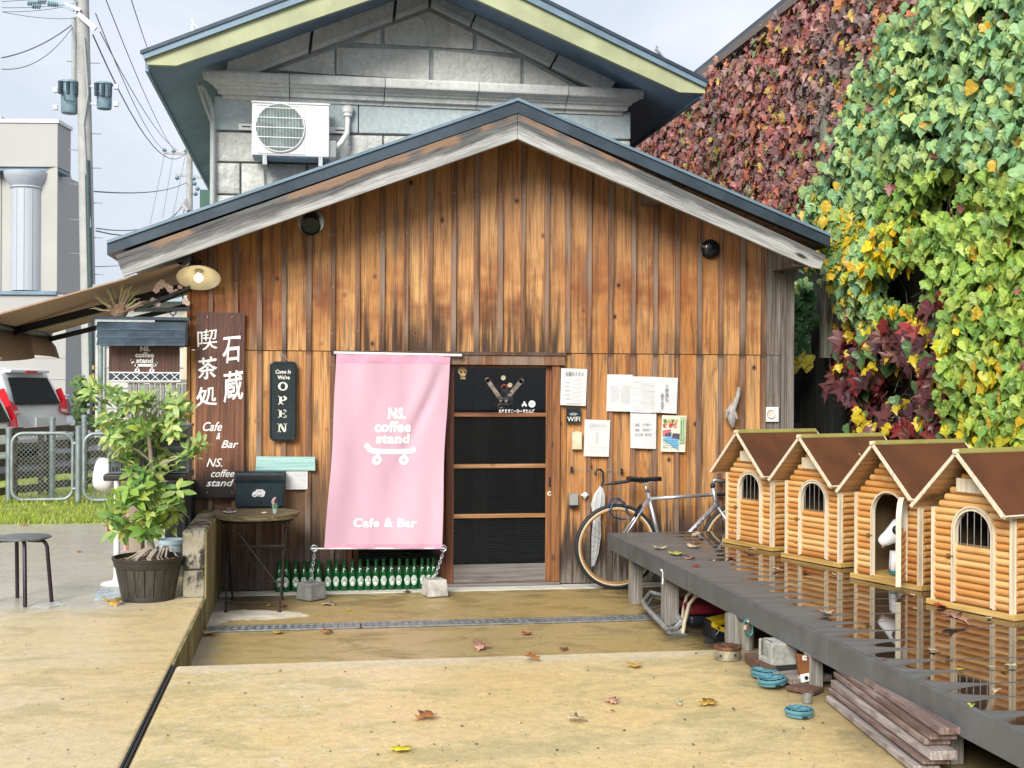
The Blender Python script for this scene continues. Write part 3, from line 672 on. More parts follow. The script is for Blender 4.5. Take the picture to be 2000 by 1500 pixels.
mb = MB(); p = WY(903, 725, gy); ring2(mb, (p.x, p.z), .0001, .036, f2, 12); mb.box(p.x-.014, p.x+.026, gy-.0006, gy-.0004, p.z-.062, p.z-.02); mb.build('sticker', simple('tan_skull_print', (.42, .29, .13), .6, 0, .4, 35), ds)
mb = MB()
for ex in (-.014, .016): ring2(mb, (p.x+ex+.006, p.z-.008), .0001, .009, lambda u, v: Vector((u, gy-.0009, v)), 8)
for k in range(4): mb.box(p.x-.008+k*.009, p.x-.003+k*.009, gy-.0009, gy-.0008, p.z-.056, p.z-.034)
mb.build('sticker', 'black', ds)
# dim room behind the glass
room = thing('cafe_interior', 'dim cafe interior seen through the ribbed glass door', 'room', (OX0, .3, 0))
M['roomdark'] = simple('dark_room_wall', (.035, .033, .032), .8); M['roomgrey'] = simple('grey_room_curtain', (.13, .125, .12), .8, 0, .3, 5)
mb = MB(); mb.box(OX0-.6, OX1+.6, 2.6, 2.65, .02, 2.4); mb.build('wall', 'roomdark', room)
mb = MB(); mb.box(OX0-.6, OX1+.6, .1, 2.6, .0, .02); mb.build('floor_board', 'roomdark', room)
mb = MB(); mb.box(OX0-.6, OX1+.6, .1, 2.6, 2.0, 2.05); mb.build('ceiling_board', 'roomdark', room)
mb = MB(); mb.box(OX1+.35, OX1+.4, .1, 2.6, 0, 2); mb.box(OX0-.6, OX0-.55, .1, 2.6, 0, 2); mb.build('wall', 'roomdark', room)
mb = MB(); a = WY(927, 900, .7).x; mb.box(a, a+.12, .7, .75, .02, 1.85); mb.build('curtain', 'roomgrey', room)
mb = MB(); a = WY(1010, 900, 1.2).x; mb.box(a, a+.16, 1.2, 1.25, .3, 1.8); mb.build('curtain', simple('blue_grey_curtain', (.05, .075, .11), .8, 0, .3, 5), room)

# ================================================================ STONE STOREHOUSE behind
BYW = BK+.02
SX0, SX1 = WY(418, 400, BYW).x, WY(1231, 260, BYW).x
st = thing('stone_storehouse', 'grey stone storehouse with rusticated blocks, moulded cornice and pale green verge', 'building', ((SX0+SX1)/2, BYW, 0))
def S(px, py, y=BYW): p = WY(px, py, y); return p.x, p.z
mb = MB(); zt = S(840, -120)[1]
mb.xz([(SX0+.02, 0), (SX1-.02, 0), (SX1-.02, S(1231, 170)[1]), (S(840, 0)[0], zt-.25), (SX0+.02, S(418, 135)[1])], BYW+.03, BYW+6.5); mb.build('wall', 'mortar', st)
def block(pts, y=BYW, d=.06, name='stone', mat='stone', rough=.022, n=9):
    """rusticated block: quad TL,TR,BR,BL in photo pixels on the wall plane, hammered face"""
    P = [WY(px, py, y) for px, py in pts]; g = .012
    cx = sum(p.x for p in P)/4; cz = sum(p.z for p in P)/4
    mb = MB(); vs = []; sd = random.random()*50; w = (P[1]-P[0]).length; h = max(.05, (P[0]-P[3]).length); nx = max(2, int(w/.045)); nz = max(2, int(h/.045))
    for j in range(nz+1):
        for i in range(nx+1):
            s, t = i/nx, j/nz; p = (P[0]*(1-s)+P[1]*s)*(1-t)+(P[3]*(1-s)+P[2]*s)*t
            p = Vector((p.x+(g if s == 0 else -g if s == 1 else 0), 0, p.z-(g if t == 0 else -g if t == 1 else 0)))
            e = min(s*nx, (1-s)*nx, t*nz, (1-t)*nz); edge = min(1, e/1.0)
            r = rough*(mn.fractal(Vector((p.x*7+sd, p.z*7, sd)), .8, 2, 4)*1.1+.55)*edge if rough else 0
            vs.append((p.x, y-d*.5-r, p.z))
    mb.add(vs, [(j*(nx+1)+i, (j+1)*(nx+1)+i, (j+1)*(nx+1)+i+1, j*(nx+1)+i+1) for j in range(nz) for i in range(nx)])
    a, b, c_, d_ = vs[0], vs[nx], vs[-1], vs[nz*(nx+1)]; bk = y+.04
    for p, q in ((b, a), (a, d_), (d_, c_), (c_, b)): mb.add([p, q, (q[0], bk, q[2]), (p[0], bk, p[2])], [(0, 1, 2, 3)])
    return mb.build(name, mat, st, smooth='full' if rough else False)
row = lambda xs, yt, yb: [block([(a, yt(a)), (b, yt(b)), (b, yb(b)), (a, yb(a))]) for a, b in zip(xs[:-1], xs[1:])]
lin = lambda y0, sl, x0=418: (lambda x: y0+sl*(x-x0))
row([418, 553, 748, 900, 1080, 1231], lin(257, .022), lin(317, .018)); row([418, 470, 600, 760, 900, 1060, 1231], lin(317, .018), lin(380, .013))
row([418, 560, 720, 880, 1050, 1231], lin(380, .013), lin(440, .008)); row([418, 470, 640, 810, 980, 1231], lin(440, .008), lin(500, .005))
# smooth band under the cornice
for a, b in ((418, 700), (700, 1010), (1010, 1231)):
    yt, yb = lin(188, .04), lin(254, .0225); mb = MB(); mb.xz([S(a+1, yb(a)), S(b-1, yb(b)), S(b-1, yt(b)), S(a+1, yt(a))], BYW-.03, BYW+.03); mb.build('band_stone', 'stone_b', st, bevel=.006)
# moulded cornice: profile swept over each stone
cs = [396, 565, 752, 935, 1110, 1256]; zc0, zc1 = S(840, 149)[1], S(840, 213)[1]; H = zc0-zc1
zc_t = WY(840, 158, BYW-.2).z; zc_b = WY(840, 210, BYW-.05).z; H = zc_t-zc_b
prof = [(0, 0), (.05, 0), (.06, .14), (.10, .16), (.11, .32), (.14, .38), (.15, .46), (.19, .50), (.20, .56), (.245, .60), (.25, .66), (.255, .9), (.24, 1), (0, 1)]
for a, b in zip(cs[:-1], cs[1:]):
    x0, x1 = WY(a, 165, BYW-.22).x+.004, WY(b, 165, BYW-.22).x-.004; mb = MB(); n = len(prof); vs = []
    tap0 = .9 if a == 396 else 0; tap1 = .9 if b == 1256 else 0
    for x, sg, tp in ((x0, 1, tap0), (x1, -1, tap1)):
        for d, t in prof: vs.append((x+sg*tp*(.25-d), BYW-d, zc_b+H*t))
    mb.add(vs, [tuple(range(n)), tuple(range(2*n-1, n-1, -1))]+[(i, i+n, (i+1) % n+n, (i+1) % n) for i in range(n)]); mb.build('cornice_stone', 'stone_s', st)
# gable blocks above the cornice (flat rusticated) and raking stones
gb = [[(655, 92), (840, 96), (840, 160), (655, 148)], [(844, 96), (1018, 114), (1018, 170), (844, 160)], [(655, 96), (655, 148), (536, 138), (540, 136)], [(1022, 116), (1115, 168), (1100, 178), (1022, 170)],
      [(748, 55), (839, 22), (926, 66), (926, 98), (748, 88)], [(744, 57), (744, 88), (688, 84)], [(930, 68), (930, 99), (1010, 106)]]
for g in gb:
    if len(g) == 4 and abs(g[0][0]-g[3][0]) < 2 and abs(g[1][0]-g[2][0]) < 2: block(g, BYW-.05, .05, 'stone', 'stone', .012)
    else:
        mb = MB(); P = [S(*q, BYW-.05) for q in g]
        area = sum(P[i][0]*P[(i+1) % len(P)][1]-P[(i+1) % len(P)][0]*P[i][1] for i in range(len(P)))
        cx, cz = sum(p[0] for p in P)/len(P), sum(p[1] for p in P)/len(P); P = [(cx+(p[0]-cx)*.97, cz+(p[1]-cz)*.97) for p in P]
        mb.xz(P, BYW-.075, BYW+.02); mb.build('stone', 'stone', st, bevel=.008)
mb = MB(); mb.xz([S(500, 140), S(1150, 182), S(840, 10)], BYW-.045, BYW+.03); mb.build('gable_wall', 'mortar', st)
# raking cornice stones: between lower line and verge
def rake(px0, px1, lo, hi):
    mb = MB(); y = BYW-.10
    q = [S(px0, lo(px0), y), S(px1, lo(px1), y), S(px1+6, hi(px1), y), S(px0+6, hi(px0), y)]
    mb.xz(q, y-.03, BYW+.03)
    q2 = [S(px0, lo(px0), y-.03), S(px1, lo(px1), y-.03), S(px1+1, lo(px1)-11, y-.03), S(px0+1, lo(px0)-11, y-.03)]
    mb.xz(q2, y-.055, y-.028); return mb.build('raking_stone', 'stone_s', st, bevel=.004)
loL = lambda x: 138-(x-515)*.387; hiL = lambda x: 138-(x-400)*.41-5
loR = lambda x: 12+(x-840)*.505; hiR = lambda x: -60+(x-840)*.575
for a, b in ((440, 604), (608, 768), (772, 838)): rake(a, b-2, loL, hiL)
for a, b in ((842, 918), (921, 1074), (1078, 1185)):
    mb = MB(); y = BYW-.10; lo, hi = loR, hiR; s = 22
    mb.xz([S(a, lo(a), y), S(b, lo(b), y), S(b+s, hi(b+s), y), S(a+s if a > 845 else a, hi(a+s if a > 845 else a), y)], y-.03, BYW+.03)
    mb.xz([S(a, lo(a), y-.03), S(b, lo(b), y-.03), S(b+3, lo(b)-8, y-.03), S(a+3, lo(a)-9, y-.03)], y-.055, y-.028); mb.build('raking_stone', 'stone_s', st, bevel=.004)
# roof: verge board, soffit, metal edge
VY = BYW-.9
A0 = WY(276, 104, VY); A1 = WY(1381, 168, VY); px_a, py_a = 842, -108
AP = WY(px_a, py_a, VY)
def offs(p, dz): return (p.x, p.z+dz)
vl = WY(290, 128, VY); vr = WY(1378, 182, VY)
mb = MB(); mb.xz([offs(WY(281, 112, VY), 0), offs(AP, -.10), offs(WY(842, -40, VY), 0), offs(WY(345, 129, VY), 0), offs(WY(289, 127, VY), 0)], VY-.02, VY+.03); mb.build('verge_board', 'verge', st)
mb = MB(); mb.xz([offs(AP, -.10), offs(WY(1376, 165, VY), 0), offs(WY(1376, 183, VY), 0), offs(WY(1326, 181, VY), 0), offs(WY(842, -40, VY), 0)], VY-.02, VY+.03); mb.build('verge_board', 'verge', st)
YB = BYW+7
for tip, low in ((WY(274, 100, VY-.06), WY(281, 113, VY-.06)), (WY(1384, 157, VY-.06), WY(1378, 168, VY-.06))):
    mb = MB(); mb.xz([offs(AP, 0), (tip.x, tip.z), (low.x, low.z-.01), offs(AP, -.11)], VY-.06, YB); mb.build('roof_slope', 'roof2', st)
    mb = MB(); mb.xz([offs(AP, .005), (tip.x, tip.z+.005), (tip.x, tip.z-.03), offs(AP, -.03)], VY-.075, VY-.061); mb.build('roof_edge', 'roof', st)
    lowb = low.z-.09
    mb = MB(); s = 1 if tip.x > AP.x else -1
    mb.xz([offs(AP, -.17), (low.x-s*.02, low.z-.06), (low.x-s*.02, low.z-.075), offs(AP, -.19)], VY+.03, YB); mb.build('soffit', 'soffit', st)
    mb = MB(); mb.xz([(low.x, low.z), (low.x, low.z-.1), (low.x-s*.03, low.z-.1), (low.x-s*.03, low.z)], VY+.03, YB); mb.build('eaves_board', 'soffit', st)
for px, py in ((382, 42), (1290, 95)):           # snow guard hooks on the metal edge
    p = WY(px, py, VY-.02); mb = MB(); mb.bar((p.x-.03, VY, p.z-.12), (p.x-.03, VY, p.z+.03), .02, .02); mb.bar((p.x-.04, VY, p.z-.0), (p.x+.03, VY, p.z-.08), .05, .015); mb.build('snow_guard', 'steel', st)
# downpipe at the left corner
M['pipe'] = simple('grey_downpipe', (.40, .43, .42), .5, 0, .1)
mb = MB(); y = BYW-.1; mb.tube([WY(388, 165, y-.1), WY(398, 176, y-.05), WY(408, 195, y), WY(414, 215, y), WY(416, 240, y), WY(415, 420, y)], .028, 10); mb.tube([WY(386, 162, y-.1), WY(400, 205, y-.02), WY(413, 238, y-.02)], .016, 8)
mb.build('downpipe', 'pipe', st, smooth=True)
mb = MB(); p0, p1 = WY(392, 373, BYW+.6), WY(414, 410, BYW+.6); mb.box(p0.x, p1.x, BYW+.5, BYW+.7, p1.z-.3, p0.z); one(mb, 'meter_cabinet', 'dark green box beside the stone wall above the roof edge', 'cabinet', simple('dark_green_metal', (.05, .13, .10), .5))

# air conditioner
AY = BYW-.42
a0, a1 = WY(492, 198, AY), WY(643, 305, AY)
ac = thing('air_conditioner', 'white outdoor air conditioner unit hung on the grey stone wall', 'air conditioner', ((a0.x+a1.x)/2, AY, a1.z))
X0, X1, Z0, Z1 = a0.x, a1.x, WY(567, 305, AY).z, WY(567, 201, AY).z
mb = MB(); mb.box(X0, X1, AY, AY+.30, Z0, Z1-.012); mb.build('casing', 'white_p', ac, bevel=.012)
mb = MB(); mb.box(X0-.008, X1+.008, AY-.008, AY+.305, Z1-.012, Z1+.008); mb.build('lid', 'white_p', ac, bevel=.006)
c = WY(547, 250, AY); rad = .235
mb = MB(); mb.lathe((c.x, AY-.002, c.z), [(rad, 0), (rad-.0, .001), (0, .001)], 40, 'Y'); mb.build('fan_opening', simple('dark_fan_well', (.035, .06, .065), .6), ac)
mb = MB()
for k in range(3):
    a = k*2.094; mb.add([(c.x+.05*math.cos(a+q)*1, AY-.006, c.z+.05*math.sin(a+q)) for q in (-.5, .5)]+[(c.x+(rad-.03)*math.cos(a+q), AY-.006, c.z+(rad-.03)*math.sin(a+q)) for q in (.75, -.05)], [(0, 1, 2, 3)])
mb.lathe((c.x, AY-.006, c.z), [(.06, 0), (.05, .006), (0, .007)], 20, 'Y'); mb.build('fan', simple('grey_fan', (.15, .2, .2), .5), ac)
mb = MB()
for i in range(34):
    x = -rad+.004+i*(2*rad-.008)/33; h = math.sqrt(max(0, rad*rad-x*x)); mb.box(c.x+x-.0022, c.x+x+.0022, AY-.022, AY-.018, c.z-h, c.z+h)
mb.build('grille_wires', simple('pale_green_wire', (.50, .60, .58), .4), ac)['kind'] = 'stuff'
mb = MB()
for zz in (-.19, -.095, 0, .095, .19): h = math.sqrt(rad*rad-zz*zz); mb.box(c.x-h, c.x+h, AY-.026, AY-.020, c.z+zz-.004, c.z+zz+.004)
mb.tube([(c.x+rad*math.cos(t*math.pi/20), AY-.014, c.z+rad*math.sin(t*math.pi/20)) for t in range(40)], .008, 6, True); mb.build('grille_ring', 'white_p', ac, smooth=True)
mb = MB(); q0, q1 = WY(503, 205, AY), WY(594, 300, AY); mb.box(q0.x, q1.x, AY-.006, AY-.001, Z0+.02, Z0+.028); mb.box(q0.x, q1.x, AY-.006, AY-.001, Z1-.035, Z1-.03); mb.box(q1.x, q1.x+.006, AY-.006, AY-.001, Z0+.02, Z1-.03); mb.build('front_seam', simple('cream_seam', (.6, .6, .57), .5), ac)
mb = MB(); v0, v1 = WY(644, 272, AY), WY(655, 308, AY); mb.prism([(X1, AY+.03, v1.z), (X1+.07, AY+.1, v1.z+.02), (X1+.07, AY+.24, v1.z+.02), (X1, AY+.26, v1.z)], (0, 0, .17)); mb.build('valve_cover', 'white_p', ac, bevel=.01)
mb = MB(); mb.tube([(X1+.05, AY+.15, WY(650, 290, AY+.15).z), WY(665, 280, AY+.15), WY(677, 262, AY+.25), WY(679, 240, AY+.34), WY(679, 228, AY+.34)], .027, 12); mb.build('hose', 'white_p', ac, smooth=True)
p = WY(679, 228, AY+.34); q = WY(679, 206, AY+.34)
mb = MB(); mb.lathe((p.x, p.y, p.z-.0), [(.03, 0), (.045, .005), (.045, .035), (.055, .04), (.062, .09), (.055, q.z-p.z-.02), (.03, q.z-p.z)], 16); mb.build('wall_outlet_cap', 'white_p', ac, smooth=True)
zb = WY(480, 248, BYW-.06).z; mb = MB(); mb.box(WY(466, 248, BYW-.06).x, WY(672, 248, BYW-.06).x, BYW-.075, BYW-.035, zb-.03, zb+.03); mb.build('mounting_bar', 'white_p', ac)
for xx in (WY(469, 248, BYW).x+.02, WY(655, 248, BYW).x): mb = MB(); mb.box(xx, xx+.09, BYW-.078, BYW-.0745, zb-.006, zb+.006); mb.build('slot', 'black', ac)
mb = MB(); mb.box(X0+.01, X1-.0, AY+.02, AY+.29, Z0-.008, Z0-.001); mb.build('base_pan', 'soffit', ac)
for px in (517, 626):
    x = WY(px, 310, AY).x; mb = MB(); mb.box(x-.02, x+.02, AY-.01, BYW-.02, Z0-.045, Z0-.012); mb.bar((x, AY+.05, Z0-.05), (x, BYW-.05, Z0-.26), .03, .02); mb.box(x-.02, x+.02, AY-.012, AY+.012, Z0-.09, Z0); mb.build('bracket', 'steel', ac)
# ================================================================ THINGS ON AND BEFORE THE FACADE
# ---- pink banner
bTL, bTR, bBR, bBL = WY(657, 692, -.085), WY(880, 693, -.085), WY(863, 1071, -.30), WY(633, 1071, -.30)
def cloth(u, v):      # u 0..1 left-right, v 0..1 bottom-top
    t = 1-v; p = (bTL*(1-u)+bTR*u)*(1-t)+(bBL*(1-u)+bBR*u)*t
    d = .008*math.sin(u*17+t*2.0)*min(1, t*2.5)*(.45+.55*mn.noise(Vector((u*3, t*2, 1))))+.012*mn.noise(Vector((u*5.5, t*1.6, 4)))
    s = u-(.98-.62*t)          # slanting crease from the upper right corner
    d += -.022*math.exp(-(s/.05)**2)*max(0, 1-abs(t-.28)/.32)+.014*math.exp(-((s+.11)/.06)**2)*max(0, 1-abs(t-.3)/.35)
    d += .010*math.exp(-((u-.93-.25*(t-.7))/.05)**2)*max(0, 1-abs(t-.85)/.2)
    d += .006*math.sin(u*3.1)*-1*(1-abs(2*t-1))*3
    edge = .008*math.sin(t*9)*(u-.5)*1.1*math.sin(math.pi*t)
    return p+Vector((edge-.010*math.sin(math.pi*t)*(1 if u > .5 else -1)*abs(u-.5)*2, -d-.004, 0))
ban = thing('cafe_banner', 'pink cloth banner with white coffee stand lettering stretched beside the door', 'banner', ((bTL.x+bTR.x)/2, -.09, bBL.z))
mb = MB(); nx, nz = 70, 90
mb.add([cloth(i/nx, j/nz) for j in range(nz+1) for i in range(nx+1)], [(j*(nx+1)+i, j*(nx+1)+i+1, (j+1)*(nx+1)+i+1, (j+1)*(nx+1)+i) for j in range(nz) for i in range(nx)])
def cloth_mat():
    n = NT('pink_cotton'); a = n.noise(n.mapv((260, 260, 700)), 1, 2, .5); b = n.noise(n.mapv((3, 3, 1)), 1, 3, .5)
    c = n.mix(n.rng(b, .3, .7), (.54, .335, .42), (.61, .40, .48)); n.bump(a, .15, .001); return n.fin(n.mul(c, n.rng(a, .2, .8, .93, 1.04)), .8)
M['pink'] = cloth_mat(); o = mb.build('cloth', 'pink', ban, smooth='full')
mb = MB()
hem = lambda v0, v1, u0=0, u1=1: mb.add([cloth(u0+(u1-u0)*i/40, v)+Vector((0, -.0016, 0)) for v in (v0, v1) for i in range(41)], [(i, i+1, i+42, i+41) for i in range(40)])
hem(.0, .022); mb.build('hem', simple('darker_pink_hem', (.62, .31, .43), .8), ban, smooth='full'); mb = MB(); hem(.955, 1.0); mb.build('hem', bpy.data.materials['darker_pink_hem'], ban, smooth='full')
def cl2(u, v): return cloth(u, v)+Vector((0, -.004, 0))
mb = MB()
for s, b in (('NS.', (.478, .660, .637, .722)), ('coffee', (.365, .592, .690, .652)), ('stand', (.383, .533, .682, .586)), ('Cafe & Bar', (.232, .106, .776, .153))):
    text_on(mb, s, cl2, b, bold=.05 if s != 'Cafe & Bar' else .04, spacing=1.1)
# emblem on the cloth, drawn with rounded strokes
def lg(u, v): return cl2(.292+.44*u, .432+.098*v)
def lstrip(pts, w):
    asp = (.44*.93)/(.098*1.6)
    for i in range(len(pts)-1):
        p, q = Vector(pts[i]), Vector(pts[i+1]); d = Vector(((q-p).x*asp, (q-p).y)).normalized(); nr = Vector((-d.y/asp, d.x))*w/2; e = Vector((d.x/asp, d.y))*w*.2
        mb.add([lg(*(p-e-nr)), lg(*(q+e-nr)), lg(*(q+e+nr)), lg(*(p-e+nr))], [(0, 1, 2, 3)])
def lring(c, r0, r1, n=18):
    asp = (.44*.93)/(.098*1.6); mb.add([lg(c[0]+r*math.cos(2*math.pi*k/n)/asp, c[1]+r*math.sin(2*math.pi*k/n)) for k in range(n) for r in (r0, r1)], [(2*k, 2*k+1, (2*k+3) % (2*n), (2*k+2) % (2*n)) for k in range(n)])
lstrip([(.03, .92), (.09, .74), (.17, .65), (.33, .62), (.55, .62), (.80, .62), (.93, .65), (.975, .72)], .27)
for q in ((.03, .92), (.975, .72), (.09, .74)): lring(q, .001, .135)
for q in (.245, .79): lstrip([(q+.01, .6), (q+.01, .36)], .2); lring((q, .17), .085, .25)
mb.build('lettering', 'white', ban)
ra, rb = WY(652, 689, -.085), WY(902, 694, -.085)
mb = MB(); mb.tube([ra, rb], .011, 10); mb.build('rod', 'white_p', ban, smooth=True)
for p in (ra, rb): mb = MB(); mb.tube([p+Vector((.016*math.cos(t), 0, .016*math.sin(t)-.004)) for t in np.linspace(0, 6.28, 10)[:-1]], .004, 6, True); mb.build('ring', 'black', ban)
mb = MB(); mb.tube([bBL+Vector((-.10, 0, 0)), bBR+Vector((.02, 0, 0))], .006, 8); mb.build('rod', 'white_p', ban, smooth=True)
wts = thing('banner_weight', 'dark grey concrete block weight chained to the left bottom corner of the pink banner', 'weight', (0, 0, 0)); wt2 = thing('banner_weight', 'pale concrete block weight chained to the right bottom corner of the pink banner', 'weight', (0, 0, 0))
for root, hook, px, shade, rz in ((wts, WY(614, 1071, -.30), (608, 1174), (.20, .205, .20), .75), (wt2, WY(866, 1071, -.30), (849, 1167), (.47, .46, .42), .25)):
    g = GZ(*px, 0); g.y += .06; g.x = WY(px[0], 1150, g.y).x
    Mx = Matrix.Translation((g.x, g.y, .006)) @ Matrix.Rotation(rz, 4, 'Z'); mb = MB(); mb.M = Mx; a, b = .082, .072
    mb.add([(-a, -a, 0), (a, -a, 0), (a, a, 0), (-a, a, 0), (-b, -b, .125), (b, -b, .125), (b, b, .125), (-b, b, .125)], [(0, 3, 2, 1), (4, 5, 6, 7), (0, 1, 5, 4), (1, 2, 6, 5), (2, 3, 7, 6), (3, 0, 4, 7)])
    mb.build('concrete_block', simple('block_concrete_%d' % (shade[0]*100), shade, .85, 0, .3, 14, .5), root, bevel=.008)
    top = Vector((g.x, g.y, .14)); mb = MB(); mb.tube([hook+Vector((.022*math.cos(t), 0, .022*math.sin(t))) for t in np.linspace(0, 6.28, 14)[:-1]], .006, 6, True); mb.build('eye_ring', 'steel', root, smooth=True)
    h0 = hook+Vector((0, 0, -.03)); n = 9
    for k in range(n):
        c = h0.lerp(top, (k+.5)/n); d = (top-h0).normalized(); ln = (top-h0).length/n*.68; sd = Vector((1, 0, 0)) if k % 2 else Vector((.35, -.9, 0)); mb = MB()
        mb.tube([c+d*(ln*math.cos(t))+sd*(.009*math.sin(t)) for t in np.linspace(0, 6.28, 11)[:-1]], .0032, 5, True); mb.build('chain_link', 'steel', root, smooth=True)
# ---- green bottles along the foot of the wall
M['greenglass'] = simple('green_bottle_glass', (.009, .13, .035), .06, 0, .1, Transmission_Weight=.45, IOR=1.5); M['lab_g'] = simple('green_label', (.02, .13, .05), .5); M['lab_w'] = simple('white_label_print', (.78, .85, .80), .5); M['lab_r'] = simple('red_print', (.6, .03, .03), .5)
bot = thing('green_bottle', 'x', 'bottle', (0, 0, 0), 0, 'empty green beer bottles lined up along the foot of the wall')
mb = MB(); mb.lathe((0, 0, 0), [(.026, 0), (.0305, .004), (.0305, .125), (.029, .14), (.020, .165), (.0145, .185), (.013, .222), (.0145, .224), (.0145, .236), (.012, .238)], 20); mb.build('bottle_glass', 'greenglass', bot, smooth=True, local=True)
def cyl_label(r, z, w, h, mat, name, ellipse=True, z0=None, fill=True, band=None):
    mb = MB(); f = lambda u, v: Vector((r*math.sin(u/r), -r*math.cos(u/r), z+v)); n = 24
    if ellipse:
        if fill: mb.add([f(w*math.cos(2*math.pi*k/n), h*math.sin(2*math.pi*k/n)) for k in range(n)]+[f(0, 0)], [(k, (k+1) % n, n) for k in range(n)])
        else: mb.add([f(w*q*math.cos(2*math.pi*k/n), h*q*math.sin(2*math.pi*k/n)) for k in range(n) for q in (.72, 1)], [(2*k, 2*k+1, (2*k+3) % (2*n), (2*k+2) % (2*n)) for k in range(n)])
    else: mb.add([f(-w+2*w*i/8, y) for y in (-h, h) for i in range(9)], [(i, i+1, i+10, i+9) for i in range(8)])
    return mb.build(name, mat, bot, local=True)
cyl_label(.0309, .073, .024, .037, 'lab_w', 'label'); cyl_label(.0312, .073, .020, .032, 'lab_g', 'label'); cyl_label(.0315, .073, .016, .027, 'lab_w', 'label', fill=False); cyl_label(.0318, .078, .025, .0065, 'lab_w', 'label', False)
cyl_label(.0320, .078, .019, .0028, 'lab_g', 'label', False); cyl_label(.0320, .092, .0035, .003, 'lab_r', 'label'); cyl_label(.0316, .06, .010, .009, 'lab_w', 'label')
cyl_label(.0215, .162, .008, .007, 'lab_w', 'neck_label')
bpos = [545, 560, 577, 594, 607, 622, 642, 657, 672, 688, 703, 718, 734, 749, 764, 780, 795, 809, 824, 836, 846]
sib = len(bpos)
names = ['standing just behind the dark grey weight', ]
for i, px in enumerate(bpos):
    y = -.065+random.uniform(-.006, .006); x = WY(px, 1150, y).x
    lab = {0: 'leftmost green beer bottle of the row, under the edge of the round table', 20: 'rightmost green beer bottle of the row, beside the door frame behind the pale weight'}.get(i) or \
        ('green beer bottle number %s from the left end of the row below the banner' % ['one','two','three','four','five','six','seven','eight','nine','ten','eleven','twelve','thirteen','fourteen','fifteen','sixteen','seventeen','eighteen','nineteen','twenty'][i])
    if i == 0: b0 = bot; bot.location = (x, y, .007); bot['label'] = lab; bot.rotation_euler.z = random.uniform(-.3, .2)
    else: dup(bot, (x, y, .007), random.uniform(-.35, .25), lab)

# ---- tall dark signboard
def wbox(px0, py0, px1, py1, y): a, b = WY(px0, py1, y), WY(px1, py0, y); return a.x, b.x, a.z, b.z
x0, x1, z0, z1 = wbox(381, 611, 478, 973, -.055)
sg = thing('cafe_signboard', 'tall dark brown wooden signboard with white brushed lettering on the left of the facade', 'sign', ((x0+x1)/2, -.05, z0))
def sign_mat():
    n = NT('sign_board_wood'); x, y, z = n.sep(); v = n.mapv((3.2, 3.2, 1.1)); ring = n.wave(n.mapv((4, 4, 1.5)), 3.5, 9, 3, 1.4); g = n.noise(n.mapv((50, 50, 2)), 1, 6, .65)
    c = n.mix(n.rng(g, .35, .65), (.045, .016, .011), (.10, .036, .022)); c = n.mix(n.math('MULTIPLY', n.rng(ring, .6, .95), .35), c, (.20, .085, .055))
    zz = n.math('ADD', z, n.math('MULTIPLY', n.math('SUBTRACT', n.noise(n.mapv((14, 14, 3)), 1, 4, .6), .5), .5))
    c = n.mix(n.math('MULTIPLY', n.rng(zz, .95, .6), .8), c, n.mix(n.rng(g, .4, .6), (.13, .05, .025), (.24, .095, .045)))
    c = n.mix(n.math('MULTIPLY', n.rng(zz, .3, .1), .95), c, (.012, .010, .010)); n.bump(g, .3, .003); return n.fin(c, .5)
mb = MB(); mb.box(x0, x1, -.055, -.028, z0, z1); mb.build('panel', sign_mat(), sg, bevel=.002)
mb = MB()
for ch, b in (('石', (434, 657, 470, 708)), ('蔵', (436, 723, 474, 783)), ('喫', (385, 643, 424, 683)), ('茶', (386, 698, 424, 740)), ('処', (384, 755, 425, 793))):
    vs, fs = tmesh(ch, bold=.016 if ch != '喫' else 0); a = WY(b[0], b[3], -.0565); c = WY(b[2], b[1], -.0565)
    def fn(u, v, a=a, c=c, s=random.random()*9): 
        uu = u+.05*mn.noise(Vector((u*2.2, v*2.2, s)))+.02*mn.noise(Vector((u*8, v*8, s))); vv = v+.10*(u-.5)+.05*mn.noise(Vector((u*2.2+7, v*2.2, s)))+.02*mn.noise(Vector((u*8, v*8+5, s)))
        return Vector((a.x+(c.x-a.x)*uu, -.0565, a.z+(c.z-a.z)*vv))
    mb.add([fn(*v) for v in vs], fs)
for s, b in (('Cafe', (396, 824, 434, 842)), ('&', (422, 845, 431, 858)), ('Bar', (432, 860, 466, 875)), ('NS.', (403, 895, 434, 912)), ('coffee', (412, 917, 458, 932)), ('stand', (403, 936, 457, 950))): wall_text(mb, s, b, -.0565, bold=.012, shear=.35)
mb.build('lettering', 'white', sg)
for px in (405, 453):
    for py in (619, 962): p = WY(px, py, -.056); mb = MB(); mb.lathe((p.x, -.055, p.z), [(.006, 0), (.004, .003), (0, .003)], 8, 'Y'); mb.build('nail', 'steel', sg)
# ---- OPEN sign
y = -.06; x0, x1, z0, z1 = wbox(526, 706, 580, 861, y); op = thing('open_sign', 'black rounded metal sign reading Come In We are OPEN in vertical letters', 'sign', ((x0+x1)/2, y, z0))
def rrect(x0, x1, z0, z1, r, n=5): return arc(x1-r, z1-r, r, 0, math.pi/2, n)+arc(x0+r, z1-r, r, math.pi/2, math.pi, n)+arc(x0+r, z0+r, r, math.pi, 1.5*math.pi, n)+arc(x1-r, z0+r, r, 1.5*math.pi, 2*math.pi, n)
M['signblk'] = simple('black_enamel', (.010, .020, .024), .3, 0, .15)
mb = MB(); mb.xz(rrect(x0, x1, z0, z1, .035), y, y+.022); mb.build('plate', 'signblk', op, bevel=.005)
mb = MB(); mb.tube([(p[0], y-.001, p[1]) for p in rrect(x0+.012, x1-.012, z0+.014, z1-.014, .028)], .004, 6, True); mb.build('rim', 'signblk', op, smooth=True)
